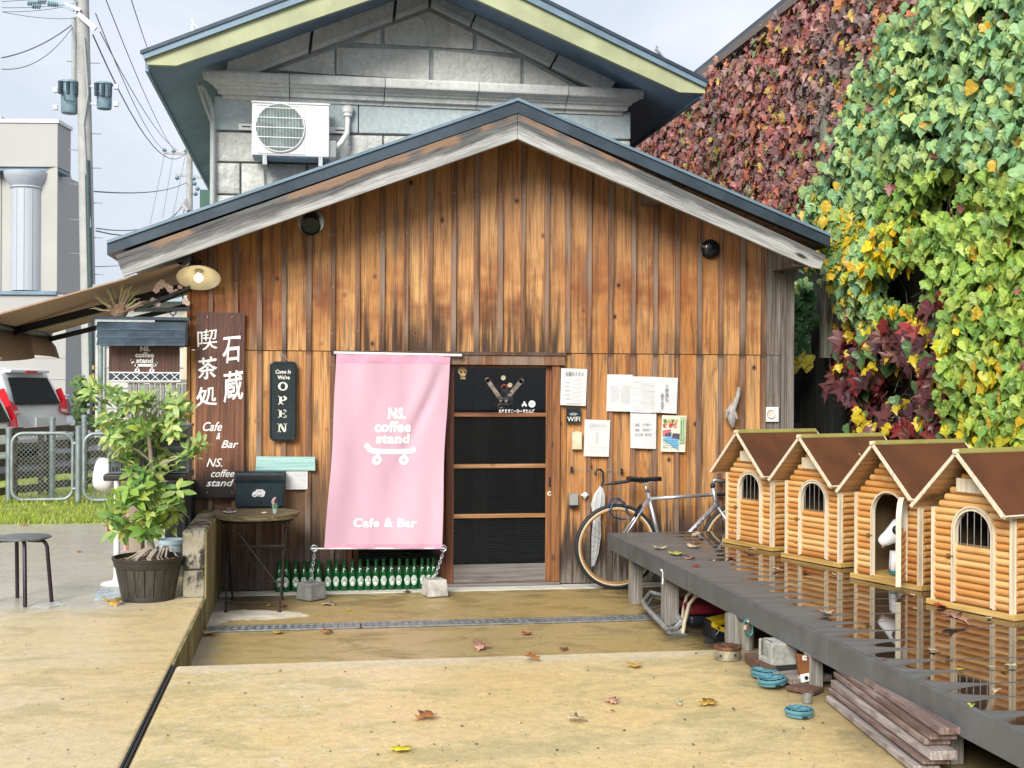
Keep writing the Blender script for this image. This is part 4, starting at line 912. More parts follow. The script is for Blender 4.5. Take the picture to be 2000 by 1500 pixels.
M['cwhite'] = simple('cream_white_letters', (.72, .71, .64), .5)
mb = MB(); fy = y-.004
wall_text(mb, 'Come In', (538, 722, 568, 730), fy, bold=.02, shear=.25); wall_text(mb, "We're", (542, 733, 566, 741), fy, bold=.03)
def serif(ch, px0, py0, px1, py1):
    a, b = WY(px0, py1, fy), WY(px1, py0, fy); W_, H_ = b.x-a.x, b.z-a.z; P = lambda u, v: (a.x+u*W_, fy, a.z+v*H_)
    bx_ = lambda u0, v0, u1, v1: mb.add([P(u0, v0), P(u1, v0), P(u1, v1), P(u0, v1)], [(0, 1, 2, 3)])
    if ch == 'O':
        n = 22; mb.add([P(.5+.5*math.cos(2*math.pi*k/n)*q1, .5+.5*math.sin(2*math.pi*k/n)*q2) for k in range(n) for q1, q2 in ((.52, .72), (1, 1))], [(2*k, 2*k+1, (2*k+3) % (2*n), (2*k+2) % (2*n)) for k in range(n)])
    if ch in 'PE': bx_(.14, 0, .42, 1); bx_(0, 0, .6, .1); bx_(0, .9, .6, 1)
    if ch == 'P':
        n = 12; mb.add([P(.42+.56*math.cos(math.pi*(k/n-.5))*q1, .70+.30*math.sin(math.pi*(k/n-.5))*q2) for k in range(n+1) for q1, q2 in ((.5, .62), (1, 1))], [(2*k, 2*k+1, 2*k+3, 2*k+2) for k in range(n)])
    if ch == 'E': bx_(.42, 0, .95, .11); bx_(.42, .89, .93, 1); bx_(.84, 0, .98, .3); bx_(.82, .72, .95, 1); bx_(.42, .46, .72, .56); bx_(.66, .36, .76, .66)
    if ch == 'N':
        bx_(.12, 0, .24, 1); bx_(.76, 0, .88, 1); bx_(0, 0, .36, .09); bx_(0, .91, .3, 1); bx_(.62, .91, 1, 1); mb.add([P(.12, 1), P(.38, 1), P(.88, 0), P(.64, 0)], [(0, 3, 2, 1)])
for ch, b in (('O', (543, 746, 562, 763)), ('P', (543, 773, 561, 790)), ('E', (543, 800, 560, 816)), ('N', (542, 827, 561, 844))): serif(ch, *b)
mb.build('lettering', 'cwhite', op)
mb = MB(); p, q = WY(546, 686, -.03), WY(550, 706, -.05); mb.tube([p, q, WY(540, 708, -.05)], .003, 5); mb.tube([p, WY(566, 708, -.05)], .003, 5); mb.build('hanging_wire', 'steel', op)
# ---- teal plank, card, letterbox
y = -.045; x0, x1, z0, z1 = wbox(499, 891, 616, 919, y)
M['teal'] = grain_wood('teal_painted_wood', (.30, .52, .50), (.42, .66, .62), 0, .6, (.2, .3, .28))
mb = MB(); mb.xz([(x0, z0), (x1, z0-.004), (x1-.002, z1-.006), (x0+.006, z1)], y, y+.025); one(mb, 'teal_board', 'pale teal painted board screwed on the wall above the letterbox', 'board', 'teal', bevel=.002)
card = thing('thank_you_card', 'small white card reading THANK YOU pinned under the teal board', 'card', WY(580, 955, -.03))
mb = MB(); x0, x1, z0, z1 = wbox(558, 919, 601, 956, -.032); mb.box(x0, x1, -.033, -.030, z0, z1); mb.build('sheet', 'paper', card)
mb = MB(); wall_text(mb, 'THANK', (574, 925, 598, 932), -.0335); wall_text(mb, 'YOU', (584, 935, 598, 941), -.0335); f3 = lambda u, v: Vector((u, -.0335, v)); c = WY(567, 935, -.0335)
for d in (-.016, 0, .016): strip(mb, [(c.x-.016, c.z+d), (c.x+.016, c.z+d)], .003, f3); strip(mb, [(c.x+d, c.z-.016), (c.x+d, c.z+.016)], .003, f3)
for k in range(3): a = WY(564, 945+k*3.5, -.0335); b = WY(596, 945+k*3.5, -.0335); strip(mb, [(a.x, a.z), (b.x, b.z)], .0015, f3)
mb.build('lettering', 'inklt', card)
y = -.15; x0, x1, z0, z1 = wbox(458, 921, 556, 991, y); lb = thing('letterbox', 'black metal letterbox with a white truck sticker above the round table', 'letterbox', ((x0+x1)/2, y, z0))
M['lbox'] = simple('blue_black_metal', (.010, .026, .036), .35, .1, .2)
mb = MB(); zf = WY(500, 934, y).z; mb.box(x0+.004, x1-.004, y, -.03, z0, zf-.012); mb.build('box_body', 'lbox', lb, bevel=.006)
mb = MB(); mb.prism([(x0, y-.006, zf-.035), (x0, y-.012, zf-.01), (x0, y-.004, z1-.01), (x0, y+.02, z1), (x0, -.03, z1), (x0, -.03, zf-.01), (x0, y+.01, zf-.012)], (x1-x0, 0, 0)); mb.build('lid', 'lbox', lb, bevel=.004)
mb = MB(); mb.box(x0+.012, x1-.012, y-.0135, y-.0115, zf-.008, zf+.02); mb.build('letter_slot', simple('deep_black', (.003, .004, .005), .6), lb)
mb = MB(); a, b = WY(492, 971, y-.003), WY(518, 956, y-.003); w, h = b.x-a.x, b.z-a.z; Q = lambda u, v: (a.x+u*w, a.z+v*h)
mb.xz([Q(0, .2), Q(.1, .05), Q(.25, .0), Q(.35, .12), Q(.62, .1), Q(.7, .0), Q(.88, .05), Q(.95, .2), Q(1, .55), Q(.98, .8), Q(.86, .85), Q(.84, 1), Q(.3, 1), Q(.28, .8), Q(.12, .72), Q(.02, .5)], y-.003, y-.001); mb.build('sticker', 'white', lb)
mb = MB(); f3 = lambda u, v: Vector((u, y-.0035, v)); strip(mb, [Q(.12, .22), Q(.3, .24)], .006, f3); strip(mb, [Q(.45, .24), Q(.75, .25)], .006, f3); mb.build('sticker', simple('blue_grey_print', (.18, .28, .36), .5), lb)
mb = MB(); strip(mb, [Q(.42, .72), Q(.72, .72)], .004, f3); mb.build('sticker', 'lab_r', lb)
mb = MB(); p = WY(508, 981, y-.004); mb.box(p.x-.012, p.x+.012, y-.008, y, p.z-.012, p.z+.012); mb.build('latch', 'black', lb)
# ---- enamel lamp
y = -.22; c = WY(388, 543, y); lp = thing('wall_lamp', 'round cream enamel lamp shade with a lit bulb at the left eaves', 'lamp', c)
M['enamel'] = simple('cream_enamel', (.50, .49, .42), .35, 0, .08)
M['bulb'] = NT('lit_bulb').fin((1, .9, .7), .3, 0, Emission_Color=(1, .80, .42, 1), Emission_Strength=7.0)
tl_ = Matrix.Translation(c) @ Matrix.Rotation(R(-30), 4, 'X')       # shade tipped so its inside faces the yard
mb = MB(); mb.M = tl_; n = 32; pr = [(.022, .075), (.05, .066), (.10, .04), (.158, .006), (.160, 0), (.156, .002), (.10, .034), (.05, .058), (.022, .066)]
mb.lathe((0, 0, 0), pr, n, cap=False); mb.build('lamp_shade', 'enamel', lp, smooth=True)
mb = MB(); mb.M = tl_; mb.lathe((0, 0, 0), [(.022, .12), (.026, .07), (.022, .03), (.0, .03)], 16); mb.build('lamp_holder', 'steel', lp, smooth=True)
mb = MB(); mb.M = tl_; mb.sphere((0, 0, .0), .031, 16, 12); mb.build('bulb', 'bulb', lp, smooth='full')
mb = MB(); q = tl_ @ Vector((0, 0, .12)); mb.tube([q, q+Vector((0, .05, .03)), (q.x, -.02, q.z+.02)], .009, 8); mb.build('lamp_arm', 'black', lp, smooth=True)
pl = bpy.data.lights.new('lamp_glow', 'POINT'); pl.energy = .35; pl.color = (1, .72, .38); pl.shadow_soft_size = .03; po = bpy.data.objects.new('lamp_glow', pl); SC.collection.objects.link(po); po.parent = lp; po.matrix_local = WMX[lp.name].inverted() @ Matrix.Translation(tl_ @ Vector((0, 0, -.05)))
# ---- vents
M['vent'] = simple('dark_vent_metal', (.03, .042, .05), .28, .6, .2); M['ventrim'] = simple('pale_steel_rim', (.55, .57, .5), .25, .8)
c = WY(607, 434, 0); vt = thing('vent_cowl', 'dark round steel flue cowl on a bright wall plate under the left roof slope', 'vent', (c.x, -.03, c.z))
mb = MB(); mb.lathe((c.x, -.0, c.z), [(.105, 0), (.105, .02), (.1, .028), (0, .028)], 32, 'Y'); mb.build('wall_plate', 'ventrim', vt, smooth=True)
mb = MB(); mb.M = Matrix.Translation((c.x, -.02, c.z+.02)) @ Matrix.Rotation(R(35), 4, 'X'); mb.lathe((0, 0, 0), [(.066, -.02), (.066, .11), (.0, .11)], 26, 'Y', cap=False); mb.lathe((0, 0, 0), [(.066, .10), (.076, .105), (.076, .125), (.068, .126), (.066, .115)], 26, 'Y', cap=False); mb.build('cowl', 'vent', vt, smooth=True)
c = WY(1386, 487, 0); v2 = thing('vent_dome', 'dark domed vent cap with a bright slanting opening under the right roof slope', 'vent', (c.x, -.03, c.z))
mb = MB(); mb.lathe((c.x, -.0, c.z), [(.078, 0), (.080, .025), (.070, .05), (.045, .068), (0, .075)], 28, 'Y'); mb.build('dome', 'vent', v2, smooth=True)
mb = MB(); mb.tube([(c.x-.078+.004*k, -.035-.035*math.sin(k/16*math.pi)-.006, c.z+.020-.0012*k) for k in range(17)], [.004+.012*math.sin(k/16*math.pi) for k in range(17)], 8); mb.build('hood_rim', 'ventrim', v2, smooth=True)
mb = MB(); mb.lathe((c.x-.01, -.066, c.z-.028), [(.03, 0), (.028, .008), (0, .009)], 18, 'Y'); mb.build('opening', 'black', v2)
# ---- driftwood hook, doorbell, intercom and little boxes
M['drift'] = grain_wood('bleached_driftwood', (.30, .27, .24), (.52, .49, .45), 2, .85, scale=1.5)
dw = [WY(p[0], p[1], -.06) for p in ((1443, 756), (1442, 770), (1437, 785), (1430, 797), (1427, 808), (1430, 822), (1432, 834))]
mb = MB(); mb.tube(dw, [.012, .018, .022, .036, .044, .034, .012], 10); mb.tube([WY(1428, 800, -.07), WY(1420, 805, -.08), WY(1419, 816, -.07)], [.02, .024, .01], 8); mb.tube([WY(1434, 806, -.08), WY(1440, 818, -.09)], [.02, .008], 8)
dob = one(mb, 'driftwood', 'bleached twisted piece of driftwood fixed upright on the right of the facade', 'driftwood', 'drift', smooth=True)
x0, x1, z0, z1 = wbox(1490, 795, 1521, 824, -.02); db = thing('round_switch_plate', 'square white plate with a round cover on the grey corner boards', 'plate', ((x0+x1)/2, -.01, z0))
mb = MB(); mb.box(x0, x1, -.022, -.004, z0, z1); mb.build('plate', 'white_p', db, bevel=.003)
mb = MB(); cc = ((x0+x1)/2-.003, -.022, (z0+z1)/2+.004); mb.lathe(cc, [(.036, 0), (.035, .012), (.032, .012), (.030, .004), (.0, .004)], 26, 'Y'); mb.build('round_cover', simple('peach_white_plastic', (.68, .60, .52), .4), db, smooth=True)
x0, x1, z0, z1 = wbox(1118, 843, 1137, 878, -.05); ic = thing('intercom_box', 'small cream intercom box on the wall beside the door jamb', 'intercom', ((x0+x1)/2, -.03, z0))
mb = MB(); mb.xz([(x0, z0), (x1, z0), (x1, z1-.008), ((x0+x1)/2, z1+.003), (x0, z1-.008)], -.05, -.01); mb.build('casing', simple('cream_plastic', (.66, .60, .43), .45), ic, bevel=.004)
x0, x1, z0, z1 = wbox(1113, 964, 1130, 987, -.06); kb = thing('key_box', 'small grey metal box hung low on the wall beside the door jamb', 'box', ((x0+x1)/2, -.03, z0))
mb = MB(); mb.prism([(x0, -.06, z0), (x1, -.06, z0), (x1, -.045, z1), (x0, -.045, z1)], (0, .04, 0)); mb.build('casing', simple('grey_plastic_box', (.25, .25, .235), .5), kb, bevel=.003)
mb = MB(); mb.box(x0+.003, x1-.003, -.055, -.01, z0-.02, z0-.001); mb.build('base_painted_shadow', 'black', kb)  # black block painted in for the shadow under the box
cc = WY(1142, 968, -.04); wo = thing('bottle_opener', 'small white bottle opener fixed on the wall to the left of the umbrella', 'opener', cc)
mb = MB(); mb.lathe((cc.x, -.045, cc.z+.008), [(.02, 0), (.022, .012), (.014, .028), (0, .03)], 14, 'Y'); mb.box(cc.x-.028, cc.x+.028, -.05, -.02, cc.z, cc.z+.014); mb.lathe((cc.x, -.05, cc.z-.028), [(.001, 0), (.018, .02), (.016, .026)], 12); mb.build('opener_body', 'white_p', wo, bevel=.003)
# ---- papers and plates
paper('notice_sheet', 'white menu sheet hung highest, just right of the door jamb', 'notice', [(1096, 719), (1147, 721), (1144, 793), (1094, 791)], -.034, 'paper', 'paper sheets pinned on the wall')
paper('notice_sheet', 'white sheet pinned low, to the right of the cream intercom', 'notice', [(1142, 819), (1192, 821), (1189, 892), (1140, 891)], -.034, 'paper', 'paper sheets pinned on the wall')
paper('notice_sheet', 'crumpled white sheet, leftmost of the three overlapping ones', 'notice', [(1186, 731), (1236, 732), (1238, 804), (1184, 803)], -.034, 'paper', 'paper sheets pinned on the wall', .007)
paper('notice_sheet', 'creased white timetable sheet in the middle of the three overlapping ones', 'notice', [(1232, 735), (1282, 736), (1281, 807), (1230, 805)], -.042, 'paper', 'paper sheets pinned on the wall', .007)
paper('notice_sheet', 'white handwritten sheet, rightmost of the three overlapping ones', 'notice', [(1273, 736), (1324, 738), (1321, 808), (1271, 805)], -.048, 'paper', 'paper sheets pinned on the wall', .006)
paper('notice_sheet', 'white sheet with three short lines hanging below the overlapping sheets', 'notice', [(1231, 806), (1282, 807), (1281, 877), (1231, 875)], -.034, 'paper', 'paper sheets pinned on the wall')
def ink(parts, y, mat, name, kids):
    mb = MB()
    for s, b, k in parts: wall_text(mb, s, b, y, **k)
    for (a0, b0, a1, b1, w) in kids: p, q = WY(a0, b0, y), WY(a1, b1, y); strip(mb, [(p.x, p.z), (q.x, q.z)], w, lambda u, v: Vector((u, y, v)))
    return mb
sheets = [o for o in SC.collection.objects if o.name.startswith('notice_sheet')]
def wr(i, parts, lines, y, mat='ink'): ink(parts, y, mat, 't', lines).build('writing', mat, sheets[i])
def scrib(x0, x1, ys, step=4, w=.0035):
    out = []
    for yy in ys:
        x = x0
        while x < x1: l = random.uniform(1.2, 2.6); out.append((x, yy+random.uniform(-.6, .6), x+l, yy+random.uniform(-.6, .6), w)); x += l+random.uniform(.8, 1.8)
    return out
wr(0, [('石蔵のススメ', (1104, 726, 1140, 734), dict(bold=.01))], scrib(1108, 1134, (788,)), -.046)
wr(0, [], scrib(1104, 1112, range(746, 782, 8))+scrib(1118, 1134, range(742, 784, 8), w=.003)+[(1101, q, 1141, q+1, .0012) for q in range(738, 784, 8)], -.0462, 'inklt')
wr(1, [('石蔵のススメ', (1150, 826, 1184, 834), dict()), ('のみもの', (1164, 844, 1168, 864), dict(vert=True))], [(1147, 837, 1187, 838, .001), (1146, 873, 1186, 874, .001), (1146, 880, 1186, 881, .001)], -.046, 'inklt')
wr(2, [], scrib(1194, 1208, range(753, 783, 4), w=.003)+scrib(1213, 1231, range(753, 786, 4), w=.003)+[(1193, 750, 1193, 784, .001)], -.052, 'inklt')
wr(3, [], scrib(1236, 1250, (745, 757, 769, 781, 793, 799), w=.003)+scrib(1254, 1278, range(748, 800, 5), w=.003)+[(1252, 740, 1251, 802, .001), (1233, 763, 1280, 764, .001), (1233, 785, 1280, 786, .001)], -.060, 'inklt')
wr(4, [('二階席も', (1299, 752, 1306, 784), dict(vert=True, bold=.01)), ('あります', (1290, 768, 1297, 800), dict(vert=True, bold=.01))], [(1290, 802, 1288, 804, .004)], -.064)
wr(5, [('昼席、', (1240, 827, 1250, 832), {}), ('11:00～', (1255, 827, 1273, 831), {}), ('夜席、', (1240, 837, 1250, 842), {}), ('18:00～', (1255, 837, 1273, 841), {}), ('あさひ会', (1240, 846, 1256, 851), {}), ('時々休', (1260, 846, 1272, 851), {})], [], -.046)
pz = WY(1315, 850, -.034)
paper('flyer', 'colourful flyer with red headline, snapshots and a blue lower half', 'poster', [(1293, 811), (1341, 812), (1338, 883), (1290, 882)], -.034, simple('flyer_cream', (.74, .74, .60), .5, 0, .04), None, .003)
fly = [o for o in SC.collection.objects if o.name.startswith('flyer')][0]
def fl_(name, mat, quads, y=-.0455):
    mb = MB()
    for q in quads: mb.add([WY(px, py, y) for px, py in q], [(0, 3, 2, 1)])
    mb.build(name, mat, fly)
fl_('print', simple('sky_blue_flyer', (.16, .42, .66), .5, 0, .1), [[(1293, 856), (1312, 852), (1325, 858), (1325, 879), (1292, 879)]]); fl_('print', simple('pale_green_flyer', (.45, .60, .30), .5, 0, .1), [[(1328, 814), (1339, 814), (1337, 866), (1327, 866)]], -.0453)
fl_('print', simple('pink_flyer', (.55, .16, .20), .5, 0, .6, 60), [[(1294, 841), (1310, 838), (1311, 849), (1294, 852)]], -.0458); fl_('print', simple('dark_photo_flyer', (.10, .08, .12), .5, 0, .9, 80), [[(1314, 846), (1328, 847), (1327, 858), (1312, 856)], [(1300, 846), (1311, 844), (1311, 851), (1299, 852)]], -.0460)
mb = MB(); wall_text(mb, '収', (1294, 827, 1304, 835), -.0462, bold=.05); wall_text(mb, '穫祭', (1306, 826, 1326, 836), -.0462, bold=.05); mb.build('lettering', simple('red_letters', (.62, .05, .03), .5), fly)
mb = MB(); wall_text(mb, '福', (1295, 818, 1302, 825), -.0462, bold=.05); wall_text(mb, '高', (1311, 818, 1317, 825), -.0462, bold=.05); mb.build('lettering', simple('green_letters', (.10, .25, .04), .5), fly)
mb = MB(); wall_text(mb, '島', (1303, 818, 1310, 825), -.0462, bold=.05); wall_text(mb, '校', (1318, 818, 1325, 825), -.0462, bold=.05); mb.build('lettering', simple('ochre_letters', (.70, .45, .05), .5), fly)
mb = ink([], -.0462, 0, 0, scrib(1295, 1306, (861, 865, 870, 874), w=.004)+scrib(1309, 1322, (861, 865, 870, 874), w=.004)+[(1331, 822, 1330, 862, .006), (1335, 820, 1334, 864, .004)]); mb.build('writing', simple('navy_print', (.05, .12, .22), .5), fly)
x0, x1, z0, z1 = wbox(1106, 797, 1134, 826, -.036); wf = thing('wifi_sign', 'small black sign with a wifi symbol under the highest menu sheet', 'sign', ((x0+x1)/2, -.03, z0))
mb = MB(); mb.box(x0, x1, -.038, -.026, z0, z1); mb.build('plate', 'signblk', wf)
mb = MB(); wall_text(mb, 'WIFI', (1108, 814, 1133, 823), -.0386, bold=.01); cc = WY(1120, 815, -.0386)
for r in (.018, .030, .043): strip(mb, [(cc.x+r*math.cos(t), cc.z+.006+r*.62*math.sin(t)) for t in np.linspace(.75, 2.39, 9)], .005, lambda u, v: Vector((u, -.0386, v)))
mb.build('lettering', 'cwhite', wf)
# ---- wire line and umbrella
p, q = WY(1117, 917, -.03), WY(1215, 921, -.03); ln = thing('wire_line', 'thin wire strung between two nails above the umbrella', 'wire', p)
mb = MB(); mb.tube([p, q], .0016, 5); mb.build('wire', 'steel', ln)
for t in (p, q): mb = MB(); mb.box(t.x-.006, t.x+.006, -.034, 0, t.z-.022, t.z+.022); mb.build('nail_plate', 'black', ln)
y = -.06; um = thing('clear_umbrella', 'closed clear plastic umbrella with a black handle hanging on the wall behind the wheel', 'umbrella', WY(1165, 1116, y))
mb = MB(); mb.tube([WY(a, b, y) for a, b in ((1163, 929), (1163, 922), (1167, 917), (1173, 917), (1178, 923), (1178, 940), (1175, 952))], .009, 8); mb.build('handle', 'black', um, smooth=True)
mb = MB(); pts = [WY(a, b, y) for a, b in ((1174, 950), (1171, 965), (1168, 985), (1166, 1010), (1165, 1045), (1162, 1080), (1158, 1106))]; rad_ = [.012, .045, .058, .028, .040, .030, .012]; n = 14; vs = []
for i, p in enumerate(pts):
    for k in range(n): a = 2*math.pi*k/n; r = rad_[i]*(1 if k % 2 else .68); vs.append(p+Vector((r*math.cos(a), r*.6*math.sin(a), 0)))
mb.add(vs, [(i*n+k, i*n+(k+1) % n, (i+1)*n+(k+1) % n, (i+1)*n+k) for i in range(len(pts)-1) for k in range(n)])
M['clearpl'] = NT('clear_plastic').fin((.82, .85, .86), .25, 0, Transmission_Weight=.45, IOR=1.2); mb.build('canopy', 'clearpl', um, smooth=True)
mb = MB(); mb.tube([pts[0], pts[-1]], .005, 6); mb.build('shaft', 'white_p', um)
mb = MB(); mb.tube([pts[-1], WY(1157, 1118, y)], [.009, .007], 8); mb.build('tip', 'black', um)

# ---- bicycle
BYY = -.27; bk = thing('bicycle', 'silver road bicycle with tan rims leaning along the wall behind the deck', 'bicycle', (WY(1205, 1153, BYY).x, BYY, 0))
wc = WY(1204, 1070, BYY); rw = .333; wc.z = rw+.004; fwc = WY(1447, 1070, BYY); fwc.z = wc.z
M['tyre'] = simple('black_tyre', (.014, .015, .016), .6, 0, .2); M['tan'] = simple('tan_rim', (.42, .22, .07), .35, .2, .12); M['skin'] = simple('cream_tyre_wall', (.58, .50, .38), .6); M['frame'] = simple('silver_frame_paint', (.56, .57, .62), .25, .7, .02, bump=0)
def circ(c, r, n=48, y=0): return [(c.x+r*math.cos(2*math.pi*k/n), c.y+y, c.z+r*math.sin(2*math.pi*k/n)) for k in range(n)]
for c in (wc, fwc):
    mb = MB(); mb.tube(circ(c, rw-.016, 56), .0165, 10, True); mb.build('tyre', 'tyre', bk, smooth='full')
    for r, y_, m, w_ in ((rw-.031, 0, 'skin', .0135), (rw-.044, 0, 'tan', .013)): mb = MB(); mb.tube(circ(c, r, 56), w_, 8, True); mb.build('rim' if m == 'tan' else 'tyre_wall', m, bk, smooth='full')
    mb = MB()
    for k in range(28):
        a = 2*math.pi*k/28; b = a+(.5 if k % 4 < 2 else -.5); s = .03*(1 if k % 2 else -1); mb.tube([(c.x+.022*math.cos(b), c.y+s, c.z+.022*math.sin(b)), (c.x+(rw-.05)*math.cos(a), c.y, c.z+(rw-.05)*math.sin(a))], .0011, 4, cap=False)
    mb.build('spokes', 'black', bk); mb = MB(); mb.lathe((c.x, c.y+.045, c.z), [(.01, 0), (.022, .012), (.014, .02), (.014, .07), (.022, .078), (.01, .09)], 14, 'Y'); mb.build('hub', 'steel', bk, smooth=True)
sc_, st_, hd, hb = WY(1268, 973, BYY), WY(1260, 948, BYY), WY(1393, 966, BYY), WY(1399, 985, BYY); bb = WY(1297, 1092, BYY); hup = WY(1392, 945, BYY)
def fr(name, pts, r, m='frame'): mb = MB(); mb.tube(pts, r, 14); return mb.build(name, m, bk, smooth='full')
fr('top_tube', [sc_+Vector((0, 0, -.005)), hd], .0145); fr('down_tube', [hb, bb], .0185); fr('seat_tube', [WY(1265, 962, BYY), bb], .0155); fr('head_tube', [hup+Vector((0, 0, -.02)), hb+Vector((.004, 0, -.03))], .018)
for s in (-1, 1): o_ = Vector((0, s*.012, 0)); e_ = Vector((0, s*.055, 0)); fr('seat_stay', [sc_+o_, wc+e_], .009); fr('chain_stay', [bb+o_*2, wc+e_], .009); fr('fork_blade', [hb+o_*2+Vector((.005, 0, -.02)), fwc+e_], .011)
fr('seat_post', [WY(1265, 962, BYY), st_], .0135, 'steel'); fr('stem', [hup, WY(1394, 938, BYY), WY(1416, 941, BYY)], .015, 'steel'); fr('steerer_spacer', [hup+Vector((0, 0, -.03)), hup], .019, 'black')
mb = MB(); h0 = WY(1418, 941, BYY); mb.tube([h0+Vector(q) for q in ((.0, -.2, 0), (0, 0, 0), (0, .19, 0))], .013, 8)
for s in (-1, 1): mb.tube([h0+Vector(q) for q in ((0, s*.19, 0), (.08, s*.2, -.01), (.11, s*.2, -.06), (.06, s*.2, -.12), (-.01, s*.2, -.12))], .014, 8)
mb.build('handlebar', 'black', bk, smooth=True)
sa = WY(1226, 932, BYY); sb_ = WY(1292, 935, BYY); L_ = sb_.x-sa.x; vs = []; n = 12; prf = [(0, .055, 0), (.04, .068, .004), (.12, .074, .004), (.3, .06, -.002), (.5, .035, -.006), (.75, .022, -.003), (.95, .018, 0), (1, .008, -.004)]
for t, w, dz in prf:
    for k in range(n): a = 2*math.pi*k/n; vs.append((sa.x+L_*t, BYY+w*math.cos(a), sa.z+dz-.008+(.012 if math.sin(a) > 0 else .034*(1-.3*t))*math.sin(a)))
mb = MB(); mb.add(vs, [(i*n+k, i*n+(k+1) % n, (i+1)*n+(k+1) % n, (i+1)*n+k) for i in range(len(prf)-1) for k in range(n)]+[tuple(range(n-1, -1, -1)), tuple(range((len(prf)-1)*n, len(prf)*n))]); mb.build('saddle', 'black', bk, smooth=True)
mb = MB()
for s in (-.02, .02): mb.tube([(sa.x+.04, BYY+s, sa.z-.02), (sa.x+.11, BYY+s, sa.z-.05), (sa.x+.2, BYY+s, sa.z-.035)], .0035, 6)
mb.build('saddle_rail', 'steel', bk)
mb = MB(); mb.tube([WY(1228, 940, BYY-.01), WY(1205, 943, BYY-.01), WY(1180, 947, BYY-.01)], [.012, .014, .006], 8); mb.build('mudguard_strut', 'black', bk, smooth=True)
mb = MB(); mb.tube([bb+Vector((.09*math.cos(t), -.045, .09*math.sin(t))) for t in np.linspace(0, 6.28, 26)[:-1]], .007, 6, True); mb.tube([bb+Vector((0, -.06, 0)), bb+Vector((-.12, -.07, -.12))], .01, 6); mb.build('crank', 'steel', bk)
mb = MB(); b0_ = WY(1244, 998, BYY); mb.tube([b0_+Vector((.03, -.02, .05)), b0_, b0_+Vector((-.02, -.025, -.03))], .014, 6); mb.build('brake', 'black', bk)
mb = MB(); d = (bb-hb); n_ = 7
for k in range(n_): c = hb.lerp(bb, .26+k*.075); mb.tube([c+Vector((-.004, -.015, .006)), c+Vector((.004, -.0155, -.004))], .0048, 6)
mb.build('frame_print', 'white_p', bk)
mb = MB(); lc = [WY(a, b, BYY-.02-.01*(i % 3)) for i, (a, b) in enumerate(((1188, 990), (1194, 976), (1207, 973), (1220, 983), (1226, 1004), (1232, 1012), (1215, 1014), (1198, 1010), (1190, 998), (1196, 984), (1210, 976), (1224, 990)))]; mb.tube(lc, .008, 8); one(mb, 'cable_lock', 'dark blue coiled cable lock looped round the rear wheel', 'lock', simple('dark_blue_cable', (.02, .045, .09), .35), smooth=True)
# ---- round folding table with its ornaments
tcy = -.42; tz = WY(500, 1003, tcy).z; tcx = WY(501, 1003, tcy).x; tr = (WY(586, 1003, tcy).x-WY(417, 1003, tcy).x)/2
tb = thing('round_table', 'round weathered plywood table on thin rusty folding legs by the wall', 'table', (tcx, tcy, 0))
M['ply'] = grain_wood('mossy_split_plywood', (.12, .09, .045), (.30, .24, .13), 0, .75, (.04, .03, .02)); M['rust'] = simple('rusty_dark_metal', (.045, .035, .03), .7, .4, .4, 20)
for k in range(3):
    mb = MB(); n = 40; zz = tz-.012*k; pts = [(tcx+(tr-.004*k+rr.uniform(-.008, .004))*math.cos(2*math.pi*i/n), tcy+(tr*.98+rr.uniform(-.008, .004))*math.sin(2*math.pi*i/n), zz) for i in range(n)]; mb.prism(pts, (0, 0, .0105)); mb.build('table_top', 'ply', tb)
lt = tz-.04
cxs = [(444, 1197, -1), (552, 1186, -1), (449, 1185, 1), (549, 1175, 1)]
fx = {'a': GZ(441, 1197, 0), 'b': GZ(546, 1197, 0), 'c': GZ(454, 1172, 0), 'd': GZ(551, 1172, 0)}
tops = {'a': (tcx-.21, tcy+.16), 'b': (tcx+.21, tcy+.16), 'c': (tcx-.19, tcy-.18), 'd': (tcx+.22, tcy-.18)}
for k in 'abcd': mb = MB(); mb.tube([(fx[k].x, fx[k].y, .01), (*tops[k], lt)], .007, 8); lgq = mb.build('leg', 'rust', tb, smooth=True); mb = MB(); mb.lathe((fx[k].x, fx[k].y, .0), [(.014, .0), (.016, .006), (.009, .02)], 10); mb.build('foot_cap', 'rust', tb)
mb = MB()
def lerp3(k, z): a = fx[k]; t = z/lt; return Vector((a.x+(tops[k][0]-a.x)*t, a.y+(tops[k][1]-a.y)*t, z))
for p, q, z in (('a', 'b', .40), ('c', 'd', .14), ('a', 'b', .06), ('c', 'd', .42)): mb.tube([lerp3(p, z), lerp3(q, z)], .006, 6)
mb.tube([lerp3('c', .62), lerp3('b', .14)], .005, 6); mb.bar(WY(498, 1128, tcy), WY(531, 1083, tcy), .004, .014, (0, 1, 0)); mb.bar(WY(481, 1082, tcy-.03), WY(532, 1144, tcy-.03), .004, .016, (0, 1, 0)); mb.build('brace', 'rust', tb)
mb = MB(); mb.tube([(tcx+.26*math.cos(2*math.pi*i/24), tcy+.24*math.sin(2*math.pi*i/24), lt-.005) for i in range(24)], .007, 6, True); mb.tube([(tcx-.24, tcy-.1, lt-.02), (tcx+.24, tcy-.1, lt-.02)], .007, 6); mb.build('top_ring', 'rust', tb)
p = GZ(449, 993, tz+.01); p = Vector((WY(449, 990, tcy-.05).x, tcy-.05, tz+.012)); sh = thing('shell_ornament', 'small shell on a white saucer at the left side of the round table', 'ornament', p)
mb = MB(); mb.lathe(p, [(.026, 0), (.048, .009), (.046, .013), (0, .010)], 20); mb.build('saucer', 'white_p', sh, smooth=True)
mb = MB(); mb.sphere(p+Vector((0, 0, .018)), .028, 14, 8, (1, 1, .85)); mb.build('shell', simple('brown_shell', (.14, .10, .09), .4, 0, .5, 40), sh, smooth='full')
